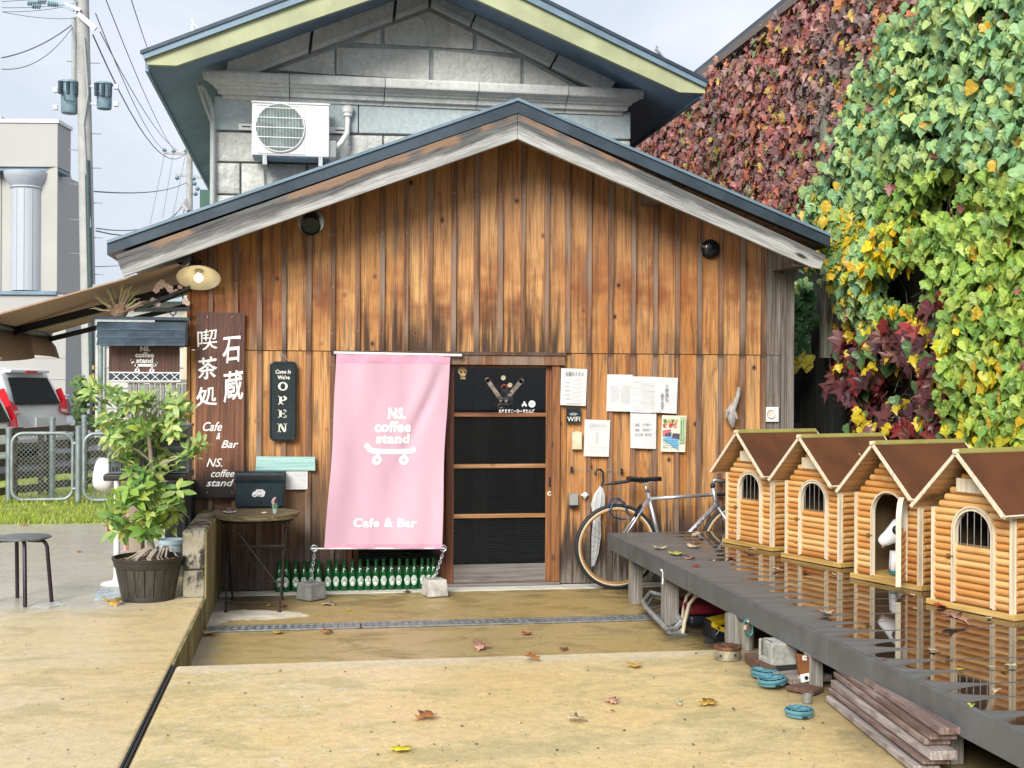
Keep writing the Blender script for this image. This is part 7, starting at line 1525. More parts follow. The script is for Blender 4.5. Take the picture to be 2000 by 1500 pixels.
# black bracket bar + hanging roofed sign
sy = -.12; hsn = thing('hanging_sign', 'small hanging sign with a shingled roof, skateboard emblem and white lattice strip', 'sign', (WY(277, 745, sy).x, sy, WY(277, 745, sy).z))
mb = MB(); a, b = WY(262, 605, sy), WY(372, 604, sy); mb.bar(a, b, .02, .03); mb.bar(WY(262, 607, sy), WY(372, 560, sy), .016, .022); mb.build('bracket', 'black', hsn)
mb = MB(); c = WY(338, 610, sy); mb.tube([c+Vector((.022*math.cos(t), 0, .022*math.sin(t))) for t in np.linspace(0, 6.28, 14)[:-1]], .005, 6, True); mb.tube([c+Vector((0, 0, -.022)), c+Vector((0, 0, -.06))], .004, 6); mb.build('hook', 'black', hsn, smooth=True)
x0, x1 = WY(182, 622, sy).x, WY(371, 622, sy).x; zr1, zr0 = WY(200, 619, sy).z, WY(200, 624, sy).z
mb = MB(); mb.box(x0, x1, sy-.03, sy+.03, zr0, zr1+.004); mb.build('ridge_cap', 'roof', hsn); mb = MB(); mb.box(x0+.02, x1-.25, sy-.04, sy-.02, zr0-.018, zr0-.002); mb.build('ridge_edge', 'steel', hsn)
M['shing'] = simple('blue_slate_shingle', (.055, .085, .115), .45, .1, .25, 9, .3)
rows = [(628, 643, (189, 247, 363), 0), (644, 658, (190, 280, 342, 362), 1), (659, 673, (190, 246, 304, 362), 2)]
xe0, xe1 = WY(190, 650, sy-.1).x, WY(364, 650, sy-.1).x
for yt, yb, xs, k in rows:
    for a, b in zip(xs[:-1], xs[1:]):
        ya_, yb_ = sy-.03-.045*k, sy-.03-.045*(k+1)-.008; pa, pb = WY(a, yt, ya_), WY(b, yb, yb_); mb = MB(); mb.prism([(pa.x+.002, ya_, pa.z), (pb.x-.002, ya_, pa.z), (pb.x-.002, yb_, pb.z), (pa.x+.002, yb_, pb.z)], (0, 0, -.009)); mb.build('shingle', 'shing', hsn)
e = WY(364, 673, sy-.17); mb = MB(); mb.prism([(x1-.02, sy-.17, e.z), (x1-.02, sy-.03, zr0), (x1-.02, sy+.17, e.z)], (.012, 0, 0)); mb.build('gable_board', 'black', hsn)
mb = MB(); mb.prism([(x0+.03, sy+.03, zr0), (x1-.02, sy+.03, zr0), (x1-.02, sy+.17, e.z), (x0+.03, sy+.17, e.z)], (0, 0, -.01)); mb.build('shingle', 'shing', hsn)
p0, p1 = WY(213, 746, sy), WY(351, 670, sy); mb = MB(); mb.box(p0.x, p1.x, sy-.012, sy+.012, p0.z, p1.z); mb.build('panel', 'darkwood', hsn)
fy = sy-.014; mb = MB(); f4 = lambda u, v: Vector((u, fy, v))
for s, b in (('NS.', (274, 676, 293, 686)), ('coffee', (264, 688, 301, 698)), ('stand', (266, 699, 299, 709))): wall_text(mb, s, b, fy, bold=.045)
q0, q1 = WY(256, 712, fy), WY(307, 712, fy); logo_board(mb, f4, q0.x, q1.x, q0.z+.002, .075); mb.build('lettering', 'white', hsn)
l0, l1 = WY(214, 745, fy), WY(352, 727, fy); mb = MB(); mb.box(l0.x-.002, l1.x, sy-.018, sy-.012, l0.z, l1.z); mb.build('lattice_back', simple('navy_lattice_back', (.02, .035, .06), .5), hsn)
mb = MB(); w = .009
for z in (l0.z+w/2, l1.z-w/2): mb.bar((l0.x, sy-.021, z), (l1.x, sy-.021, z), .006, w)
mb.bar((l1.x, sy-.0215, l0.z), (l1.x, sy-.0215, l1.z), .006, w, (0, 1, 0)); m = 7; dx_ = (l1.x-l0.x-.02)/m
for i in range(m): a = l0.x+.015+i*dx_; mb.bar((a, sy-.0205, l0.z+.004), (a+dx_, sy-.0205, l1.z-.004), .005, w, (0, 1, 0)); mb.bar((a, sy-.0225, l1.z-.004), (a+dx_, sy-.0225, l0.z+.004), .005, w, (0, 1, 0))
mb.build('lattice', 'white_p', hsn)
# staghorn-like dried plant sitting on the sign roof
c = WY(231, 606, sy); pp = thing('dried_plant', 'dried staghorn-like plant ball sitting on the ridge of the hanging sign', 'plant', (c.x, c.y, WY(231, 621, sy).z))
mb = MB(); mb.sphere(c, .07, 14, 10, (1.05, .8, .95)); mb.build('root_ball', simple('brown_grey_husk', (.25, .19, .15), .85, 0, .5, 25, .8), pp, smooth='full')
for k in range(9): a = random.uniform(0, 6.28); d = Vector((math.cos(a), -abs(math.sin(a))*.8, random.uniform(-.2, 1))).normalized(); mb = MB(); mb.M = leaf_matrix(c+d*.055, d, (0, 0, 1), .085, random.uniform(-1, 1)); g = leaf_geo('oval', .3, -.5, .05, k); mb.add([(v[0]*2.2, v[1]-.4, v[2]) for v in g[0]], g[1]); mb.build('husk_leaf', simple('tan_husk_%d' % k, random.choice([(.45, .30, .2), (.5, .36, .26), (.36, .26, .17)]), .7), pp)
for k in range(22):
    a = random.uniform(-.25, 3.4); L_ = random.uniform(.08, .17); p = c+Vector((.05*math.cos(a), random.uniform(-.05, .0), .05*math.sin(a))); d = Vector((math.cos(a), random.uniform(-.3, .1), math.sin(a)+.15)).normalized(); mb = MB(); pts = [p, p+d*L_*.5, p+d*L_*.8+Vector((0, 0, .012)), p+d*L_+Vector((.01*math.cos(a), 0, random.uniform(-.01, .02)))]; mb.tube(pts, [.008, .007, .005, .001], 5)
    mb.tube([pts[1], pts[1]+(d+Vector((-.5*d.z, 0, .5*abs(d.x)))).normalized()*L_*.4], [.005, .001], 5); mb.build('frond', simple('pale_frond_%d' % k, random.choice([(.62, .62, .36), (.60, .55, .35), (.55, .42, .32), (.48, .55, .28)]), .6), pp, smooth=True)
# artificial cherry blossom branch
bl = thing('blossom_branch', 'dark branch with pale pink blossoms along the awning arm beside the lamp', 'branch', WY(340, 580, sy+.1)); M['blos'] = simple('pale_pink_petal', (.80, .64, .62), .6, 0, .15, 30); M['bark'] = simple('dark_bark', (.035, .03, .028), .8)
br = [WY(x, y, sy+.08) for x, y in ((262, 607), (300, 596), (330, 583), (355, 572), (372, 568))]; mb = MB(); mb.tube(br, [.006, .01, .012, .01, .008], 8); mb.tube([WY(306, 592, sy+.08), WY(312, 575, sy+.06), WY(322, 562, sy+.05)], .006, 6); mb.tube([WY(355, 572, sy+.08), WY(360, 590, sy+.05)], .006, 6); mb.build('stem', 'bark', bl, smooth=True)
for (x, y, s) in ((311, 558, .030), (305, 566, .026), (316, 552, .026), (331, 563, .028), (325, 558, .022), (303, 590, .026), (308, 594, .022), (298, 586, .02), (361, 588, .026), (366, 592, .02), (352, 560, .02), (344, 568, .016), (335, 570, .02)):
    c = WY(x, y, sy+.02); mb = MB()
    for k in range(5): a = k*1.2566+x; mb.sphere(c+Vector((s*.55*math.cos(a), random.uniform(-.004, .004), s*.55*math.sin(a))), s*.5, 8, 6, (1, .35, 1))
    mb.build('blossom', 'blos', bl, smooth='full')

# ---- potted tree
g = GZ(283, 1178, TZ); rb_ = .5*101/ (2400/((g-CAMP).dot(Vector((math.sin(YAW), math.cos(YAW), 0))))); pc = Vector((g.x, g.y+rb_, TZ)); zt_ = WY(281, 1086, pc.y).z; rt_ = rb_*139/101
pt = thing('potted_tree', 'leafy rubber-leaved tree growing in a dark slatted barrel pot on the terrace', 'potted plant', pc)
H_ = zt_-TZ; M['pot'] = grain_wood('dark_barrel_stave', (.035, .032, .026), (.075, .066, .052), 2, .6); 
ns_ = 20
for k in range(ns_):
    a0, a1 = 2*math.pi*k/ns_+.012, 2*math.pi*(k+1)/ns_-.012; mb = MB(); vs = []
    for r, z in ((rb_, TZ+.004), (rb_+(rt_-rb_)*.72, TZ+H_*.80), (rb_+(rt_-rb_)*.72-.012, TZ+H_*.80), (rb_-.012, TZ+.004)): vs += [(pc.x+r*math.cos(a), pc.y+r*math.sin(a), z) for a in (a0, (a0+a1)/2, a1)]
    mb.add(vs, [(0, 1, 4, 3), (1, 2, 5, 4), (3, 4, 7, 6), (4, 5, 8, 7), (0, 3, 6, 9), (2, 11, 8, 5), (6, 7, 10, 9), (7, 8, 11, 10)]); mb.build('stave', 'pot', pt)
mb = MB(); ra = rb_+(rt_-rb_)*.74; mb.lathe((pc.x, pc.y, 0), [(ra-.004, TZ+H_*.76), (ra+.004, TZ+H_*.78), (rt_-.006, TZ+H_*.92), (rt_, TZ+H_*.93), (rt_+.004, zt_), (rt_-.012, zt_), (rt_-.02, zt_-.04)], 40, cap=False); mb.lathe((pc.x, pc.y, 0), [(rb_+.004, TZ+.0), (rb_+.006, TZ+.02), (rb_+.005, TZ+.03), (rb_-.01, TZ+.03)], 40, cap=False); mb.lathe((pc.x, pc.y, 0), [(ra+.002, TZ+H_*.80), (ra+.007, TZ+H_*.82), (ra+.008, TZ+H_*.86)], 40, cap=False); mb.build('pot_band', simple('black_brown_band', (.03, .027, .022), .5), pt, smooth=True)
mb = MB(); mb.lathe((pc.x, pc.y, zt_-.035), [(rt_-.015, 0), (rt_*.6, .014), (0, .022)], 28, cap=False); 
for k in range(60): a, r = random.uniform(0, 6.28), (rt_-.04)*math.sqrt(random.random()); mb.sphere((pc.x+r*math.cos(a), pc.y+r*math.sin(a), zt_-.022), random.uniform(.008, .02), 6, 4, (1, 1, .5))
mb.build('soil', simple('root_litter', (.12, .075, .045), .9, 0, .6, 40, .8), pt)
def T(px, py, dy=0): return WY(px, py, pc.y+dy)
M['treebark'] = simple('pale_fig_bark', (.38, .33, .27), .8, 0, .3, 14, .5)
tk = [T(297, 1078), T(292, 1050), T(288, 1000), T(292, 950), T(296, 905), T(291, 860), T(285, 820), T(278, 790)]
mb = MB(); mb.tube(tk, [.026, .020, .018, .016, .015, .012, .009, .005], 10)
brs = [([T(296, 915), T(318, 905, -.03), T(350, 893, -.05), T(372, 880, -.05)], .007), ([T(293, 900), T(270, 880, -.06), T(240, 868, -.08)], .007), ([T(291, 860), T(312, 845, .05), T(335, 820, .08)], .006), ([T(289, 850), T(262, 825, .0), T(225, 790, -.05), T(195, 770, -.08)], .006), ([T(285, 820), T(300, 795, .02), T(325, 775, .05)], .005),
       ([T(289, 1010), T(260, 985, -.08), T(236, 1000, -.1)], .006), ([T(289, 1005), T(315, 985, -.05), T(335, 990, -.1)], .006), ([T(290, 980), T(280, 955, .1), T(262, 945, .1)], .005)]
for pts, r in brs: mb.tube(pts, [r]*(len(pts)-1)+[r*.5], 7)
mb.build('trunk', 'treebark', pt, smooth=True)
mb = MB()
for k in range(16):
    a = k*.39+random.random()*.2; r = random.uniform(.09, rt_-.03); p0 = Vector((pc.x+.03*math.cos(a)+.06, pc.y+.02*math.sin(a), zt_+.03)); mb.tube([p0, p0+Vector((.3*r*math.cos(a), .3*r*math.sin(a), .02)), Vector((pc.x+.03+r*.8*math.cos(a), pc.y+r*.8*math.sin(a), zt_-.002)), Vector((pc.x+.02+r*math.cos(a+.2), pc.y+r*math.sin(a+.2), zt_-.02))], [.008, .008, .007, .004], 6)
mb.build('aerial_root', 'treebark', pt, smooth=True)
items = []
def cluster(px, py, n, spread, dy, cols, size=(.06, .10)):
    c = T(px, py, dy)
    for _ in range(n):
        d = Vector((random.gauss(0, 1), random.gauss(0, 1), random.gauss(0, .8))).normalized(); p = c+d*spread*random.random()**.5; a = random.uniform(0, 6.28)
        out = Vector((d.x+random.uniform(-.4, .4), d.y+random.uniform(-.4, .4), random.uniform(-.7, .35))).normalized(); nrm = Vector((random.uniform(-.6, .6), random.uniform(-1, .1), random.uniform(.2, 1))); col = L2(random.choice(cols), .2)
        m = leaf_matrix(p, nrm, out, random.uniform(*size)); m = m @ Matrix.Diagonal((1.45, 1, 1, 1)); items.append((m, col, 'oval'))
def L2(c, k=.25): f = 1+random.uniform(-k, k); return tuple(min(1, q*f) for q in c)
LG_ = [(.24, .40, .10), (.31, .46, .12), (.42, .54, .18), (.18, .33, .09), (.46, .52, .15)]; DG = [(.12, .26, .05), (.18, .34, .06), (.26, .42, .07), (.42, .52, .10)]
def rosette(px, py, dy, cols, n=8, size=(.055, .09)):      # leaves springing from one shoot tip
    c = T(px, py, dy); ax = Vector((random.uniform(-.9, .9), random.uniform(-.9, .3), random.uniform(.1, 1))).normalized(); a0 = random.uniform(0, 6.28)
    for k in range(n):
        a = a0+k*2.4; s = ax.orthogonal().normalized(); t = ax.cross(s); out = (s*math.cos(a)+t*math.sin(a)+ax*random.uniform(-.35, .75)).normalized(); nrm = (ax*1.2-out*.4+Vector((0, -.4, .2)))
        m = leaf_matrix(c-ax*.008*k+out*.006, nrm, out, random.uniform(*size)) @ Matrix.Diagonal((1.15, 1, 1, 1)); items.append((m, L2(random.choice(cols), .2), 'oval'))
for _ in range(58):
    px = random.uniform(188, 352); py = 765+118*random.random()+abs(px-275)*.10; 
    if px > 300 and py < 775: py += 25
    rosette(px, py, random.uniform(-.18, .18), LG_ if random.random() < .75 else DG)
for x, y in ((285, 915), (300, 925), (270, 925), (310, 900), (255, 912), (172, 765), (180, 755), (200, 752), (214, 760), (232, 770), (250, 778), (345, 775), (352, 790), (330, 770), (300, 776), (382, 872), (374, 884), (388, 866), (366, 876), (360, 800), (340, 905), (262, 905), (290, 950), (250, 895)): rosette(x, y, random.uniform(-.1, .05), LG_, 8)
for _ in range(30):
    px = random.gauss(285, 36); py = random.uniform(942, 1042); px = max(222, min(345, px)); rosette(px, py, random.uniform(-.17, .14), DG if random.random() < .7 else LG_, 8, (.08, .115))
leaf_mass('leaf_mass', items, pt, crumple=.02, fold=.22, droop=.35)

# ---- stool
ft = [GZ(49, 1186, TZ), GZ(34, 1168, TZ), GZ(101, 1176, TZ)]; sc_ = GZ(42, 1172, TZ); sc_.y = (ft[0].y+ft[1].y)/2+.06; sx = WY(44, 1048, sc_.y).x; sz = WY(44, 1048, sc_.y).z; sr = .175
sl_ = thing('stool', 'round black stacking stool with bent tube legs at the left edge of the picture', 'stool', (sx, sc_.y, TZ)); M['stoolseat'] = simple('scuffed_grey_seat', (.14, .145, .15), .4, .3, .5, 9)
mb = MB(); mb.lathe((sx, sc_.y, sz-.012), [(sr-.01, 0), (sr, .004), (sr, .010), (sr-.006, .014), (0, .012)], 36); mb.build('seat', 'stoolseat', sl_, smooth=True)
M['plumblk'] = simple('plum_black_tube', (.022, .014, .020), .3, .3)
for fp in ft+[Vector((sx-.18, sc_.y-.03, TZ))]:
    fp.z = TZ+.002; d = Vector((fp.x-sx, fp.y-sc_.y, 0)).normalized(); top = Vector((sx, sc_.y, sz-.022)); k_ = top+d*(sr*.82); k2 = fp+Vector((0, 0, (sz-TZ)-.05)); k2 = Vector((k_.x+(fp.x-k_.x)*.25+d.x*.012, k_.y+(fp.y-k_.y)*.25+d.y*.012, sz-.055)); mb = MB(); mb.tube([top+d*.04, k_, k_+(k2-k_)*.5+Vector((0, 0, .006)), k2, fp], .0125, 10); mb.build('leg', 'plumblk', sl_, smooth=True)
# ---- folding table with crates
ty0, ty1 = -1.15, -.75; tzt = WY(285, 926, ty0).z; tx0, tx1 = WY(201, 930, ty0).x, WY(372, 930, ty0).x-.02
st2 = thing('side_table', 'black topped folding table on a white leg behind the potted tree', 'table', ((tx0+tx1)/2, -.95, TZ))
mb = MB(); mb.box(tx0, tx1, ty0, ty1+.1, tzt-.045, tzt); mb.build('table_top', simple('dark_brown_top', (.03, .024, .022), .5), st2, bevel=.012)
b = GZ(214, 1136, TZ); lx = WY(214, 1000, ty1).x; mb = MB(); mb.tube([(lx+.05, ty1, tzt-.045), (lx+.05, ty1, TZ+.02)], .022, 12); mb.build('leg', 'white_p', st2, smooth=True)
mb = MB(); mb.lathe((lx+.05, ty1, TZ), [(.11, 0), (.10, .012), (.03, .026), (.022, .05)], 20); mb.build('leg_base', 'white_p', st2, smooth=True)
for xx in (tx1-.05,): mb = MB(); mb.tube([(xx, ty1, tzt-.045), (xx, ty1, TZ)], .02, 12); mb.build('leg', 'black', st2, smooth=True)
M['crate'] = simple('slate_blue_plastic', (.16, .20, .225), .45, 0, .12); M['crated'] = simple('crate_painted_shade', (.09, .115, .13), .5)  # second plastic is a darker copy, panel shade put into its colour
cx0, cx1 = WY(211, 900, ty0+.03).x, WY(369, 900, ty0+.03).x; ch_ = WY(290, 831, ty0+.03).z-tzt
def crate(label, z0, h, nr, nc, x0=cx0, x1=cx1):
    c = thing('plastic_crate', label, 'crate', ((x0+x1)/2, ty0+.2, z0), 0, 'blue-grey plastic crates on the side table'); y = ty0+.03; d = .36
    mb = MB()
    for a in ((x0+.012, x1-.012, y+.008, y+.016), (x0+.012, x1-.012, y+d-.016, y+d-.008), (x0+.008, x0+.016, y+.01, y+d-.01), (x1-.016, x1-.008, y+.01, y+d-.01)): mb.box(*a, z0+.004, z0+h-.01)
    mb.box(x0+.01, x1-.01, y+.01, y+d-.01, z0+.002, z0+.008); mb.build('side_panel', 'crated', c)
    mb = MB(); mb.box(x0, x1, y-.004, y+.01, z0+h-.018, z0+h); mb.box(x0, x1, y+d-.01, y+d+.004, z0+h-.018, z0+h); mb.box(x0, x0+.012, y, y+d, z0+h-.018, z0+h); mb.box(x1-.012, x1, y, y+d, z0+h-.018, z0+h); mb.build('rim', 'crate', c)
    for i in range(nc+1): x = x0+.004+(x1-x0-.014)*i/nc; mb = MB(); mb.box(x, x+.006, y-.002, y+.009, z0+.004, z0+h-.018); mb.build('rib', 'crate', c)
    for j in range(nr+1): z = z0+.003+(h-.03)*j/nr; mb = MB(); mb.box(x0+.004, x1-.004, y-.003, y+.008, z, z+.006); mb.build('rib', 'crate', c)
    mb = MB()
    for i in range(22): x = x0+.03+i*(x1-x0-.06)/21; mb.box(x-.004, x+.004, y-.001, y+.0085, z0+.02, z0+.045)
    mb.build('drain_slots', 'black', c)
    return c
crate('lower blue-grey plastic crate on the side table behind the tree', tzt+.001, ch_*.58, 2, 7); crate('upper blue-grey plastic crate stacked on the other behind the tree', tzt+ch_*.58+.003, ch_*.42, 2, 9, cx0+.05)
# white bag, red crate, cardboard box, pale blue bucket, black block for the dark gap
def ZB(px, py, y): return WY(px, py, y)
mb = MB(); yb2 = -.2; pts = [ZB(x, y, yb2) for x, y in ((186, 897), (196, 891), (212, 893), (230, 900), (232, 960), (205, 963), (186, 958), (178, 945))]; cc = sum(pts, Vector())/8
vs = [p+Vector((0, 0, 0)) for p in pts]+[cc+(p-cc)*.85+Vector((0, -.09, 0)) for p in pts]+[cc+(p-cc)*.4+Vector((0, -.12, 0)) for p in pts]+[cc+(p-cc)*.85+Vector((0, .1, 0)) for p in pts]
mb.add(vs, [(i, (i+1) % 8, (i+1) % 8+8, i+8) for i in range(8)]+[(i+8, (i+1) % 8+8, (i+1) % 8+16, i+16) for i in range(8)]+[tuple(range(16, 24))]+[((i+1) % 8, i, i+24, (i+1) % 8+24) for i in range(8)]+[tuple(range(31, 23, -1))]); o = one(mb, 'white_bag', 'full white plastic bag hanging behind the left end of the side table', 'bag', simple('white_plastic_bag', (.74, .72, .72), .5, 0, .06, 6, .4, 14), smooth='full'); sb2 = o.modifiers.new('s', 'SUBSURF'); sb2.levels = 1; sb2.render_levels = 2
def boxthing(name, label, cat, px0, py0, px1, py1, y, d, mat, **k):
    a, b = ZB(px0, py1, y), ZB(px1, py0, y); t = thing(name, label, cat, ((a.x+b.x)/2, y+d/2, a.z)); mb = MB(); mb.box(a.x, b.x, y, y+d, a.z, b.z); mb.build('body', mat, t, bevel=.005); return t, a, b
t, a, b = boxthing('red_crate', 'dark red plastic crate on the ground behind the white table leg', 'crate', 209, 1022, 246, 1052, .35, .3, simple('dark_red_plastic', (.25, .02, .035), .4))
for k in range(4): mb = MB(); x = a.x+.02+k*.035; mb.box(x, x+.022, .346, .35, a.z+.03, b.z-.03); mb.build('slot', simple('deep_red_slot_%d' % k, (.06, .005, .01), .6), t)
mb = MB(); mb.box(a.x-.004, b.x+.004, .342, .36, b.z-.02, b.z); mb.build('rim', simple('red_rim', (.30, .03, .04), .4), t)
t, a, b = boxthing('cardboard_box', 'pale brown box standing behind the trunk of the potted tree', 'box', 251, 990, 276, 1090, -.45, .2, simple('beige_cardboard', (.36, .28, .22), .8)); mb = MB(); mb.box(a.x-.035, a.x-.002, -.45, -.44, a.z+.05, b.z-.05); mb.build('red_white_flap', simple('red_white_print', (.5, .25, .22), .6, 0, .8, 30), t)
c = ZB(336, 1100, -.45); bk2 = thing('blue_bucket', 'pale blue plastic bucket between the potted tree and the block wall', 'bucket', c); r = .095; zt3 = ZB(336, 1053, -.45).z; mb = MB(); mb.lathe((c.x, -.45, TZ), [(r*.78, 0), (r*.96, zt3-TZ-.03), (r*1.04, zt3-TZ-.03), (r*1.04, zt3-TZ), (r*.97, zt3-TZ), (r*.75, .02)], 26, cap=False); mb.build('bucket_body', simple('pale_blue_plastic', (.42, .55, .62), .45, 0, .08), bk2, smooth=True)
t, a, b = boxthing('dark_gap_block', 'black block filling the dark gap between the side table and the cafe corner', 'cabinet', 322, 942, 374, 1075, -.35, .3, simple('black_gap_block', (.012, .014, .016), .6)); mb = MB(); mb.box(a.x+.02, b.x-.02, -.362, -.35, a.z+.30, a.z+.315); mb.build('shelf_edge', 'deckside', t)  # black block stands in for the dark gap by the cafe corner

# ================================================================ BACKGROUND LEFT
def CW(x, y, z=0):     # camera-aligned ground axes -> world (x right, y forward)
    c, s = math.cos(YAW), math.sin(YAW); return Vector((CAMP.x+x*c+y*s, CAMP.y-x*s+y*c, z))
def PX(px, D): return (px-1000)/F*D
# wooden slat fence with steel posts
M['galv'] = simple('dull_galvanised_tube', (.30, .345, .36), .45, .5, .15)
fa, fb = CW(PX(-60, 13.9), 13.9), CW(PX(215, 16.6), 16.6); fz = lambda t: (1.005+.07*t)
wf_ = thing('slat_fence', 'brown horizontal board fence with gaps between the boards at the edge of the lawn', 'fence', ((fa.x+fb.x)/2, (fa.y+fb.y)/2, TZ))
M['brownf'] = grain_wood('brown_fence_board', (.085, .062, .05), (.17, .125, .10), 0, .75); fd = (fb-fa).normalized(); fn = Vector((-fd.y, fd.x, 0))
for j, (z0, h) in enumerate(((.10, .09), (.27, .09), (.44, .09), (.61, .09))):
    for k in range(3): a, b = fa.lerp(fb, k/3+.002), fa.lerp(fb, (k+1)/3-.002); mb = MB(); mb.bar((a.x, a.y, TZ+z0), (b.x, b.y, TZ+z0+.01), .022, h); mb.build('fence_board', 'brownf', wf_)
for k in range(3): a, b = fa.lerp(fb, k/3), fa.lerp(fb, (k+1)/3-.001); mb = MB(); mb.bar((a.x, a.y, TZ+.80), (b.x, b.y, TZ+.815), .06, .075); mb.build('top_rail', 'brownf', wf_)
for t in (.12, .29, .47, .53, .80, .97): p = fa.lerp(fb, t)-fn*.0; mb = MB(); mb.box(p.x-.03, p.x+.03, p.y-.05, p.y+.01, TZ, TZ+.80); mb.build('fence_post', 'brownf', wf_)
for px, D in ((103, 14.75), (165, 15.6)): p = CW(PX(px, D), D); mb = MB(); mb.tube([(p.x, p.y, TZ), (p.x, p.y, TZ+.95)], .035, 12); mb.lathe((p.x, p.y, TZ+.94), [(.04, 0), (.04, .03), (.0, .05)], 12); mb.build('steel_post', 'galv', wf_, smooth=True)
# chain link gates
def gate(label, pl, pr, D0, D1, posts=True):
    a, b = CW(PX(pl, D0), D0), CW(PX(pr, D1), D1); z0, z1 = TZ+.03, TZ+.80; d = (b-a).normalized(); W_ = (b-a).length; t = thing('chain_link_gate', label, 'gate', (a.x, a.y, TZ), 0, 'galvanised chain link gates on the lawn'); P = lambda u, z: Vector((a.x+d.x*u, a.y+d.y*u, z))
    r = .12; pts = [(q[0], q[1]) for q in rrect(0, W_, z0, z1, r, 5)]; mb = MB(); mb.tube([P(u, z) for u, z in pts], .021, 10, True); mb.build('gate_frame', 'galv', t, smooth=True)
    mb = MB(); s = .052; n = int((W_+(z1-z0))/s)
    for sg in (1, -1):
        for i in range(-1, n+1):
            u0 = i*s-(0 if sg == 1 else 0); seg = []
            for (u, z) in ((u0, z0), ) : pass
            lo = max(0.02, (i*s-(z1-z0)) if sg == 1 else 0)
            # line u = i*s - (z-z0)  (sg=1) or u = W - i*s + (z-z0)
            zz = [z0+.02+(z1-z0-.04)*k/12 for k in range(13)]; pts = [(i*s-(z-z0), z) if sg == 1 else (W_-i*s+(z-z0), z) for z in zz]; pts = [q for q in pts if .02 < q[0] < W_-.02]
            if len(pts) > 1: mb.tube([P(*pts[0]), P(*pts[-1])], .0028, 4, cap=False)
    mb.build('wire_mesh', 'steel', t, kind='stuff')
    for z in (z0+.12, z1-.12): mb = MB(); mb.tube([P(W_+.0, z), P(W_+.06, z)], .024, 8); mb.build('hinge', 'galv', t)
    return a, b
gate('left chain link gate leaf in a rounded steel frame, fully in view', 24, 143, 14.2, 14.35); gate('right chain link gate leaf, partly hidden by the potted tree', 165, 280, 14.2, 14.35)
for px, h, lab in ((18, .84, 'dark steel gate post at the left edge of the left gate'), (154, .86, 'steel gate post standing between the two gate leaves')): p = CW(PX(px, 14.25), 14.25); mb = MB(); mb.tube([(p.x, p.y, TZ), (p.x, p.y, TZ+h)], .036, 12); mb.lathe((p.x, p.y, TZ+h), [(.04, 0), (.04, .02), (0, .035)], 12); one(mb, 'gate_post', lab, 'post', 'galv', smooth=True)
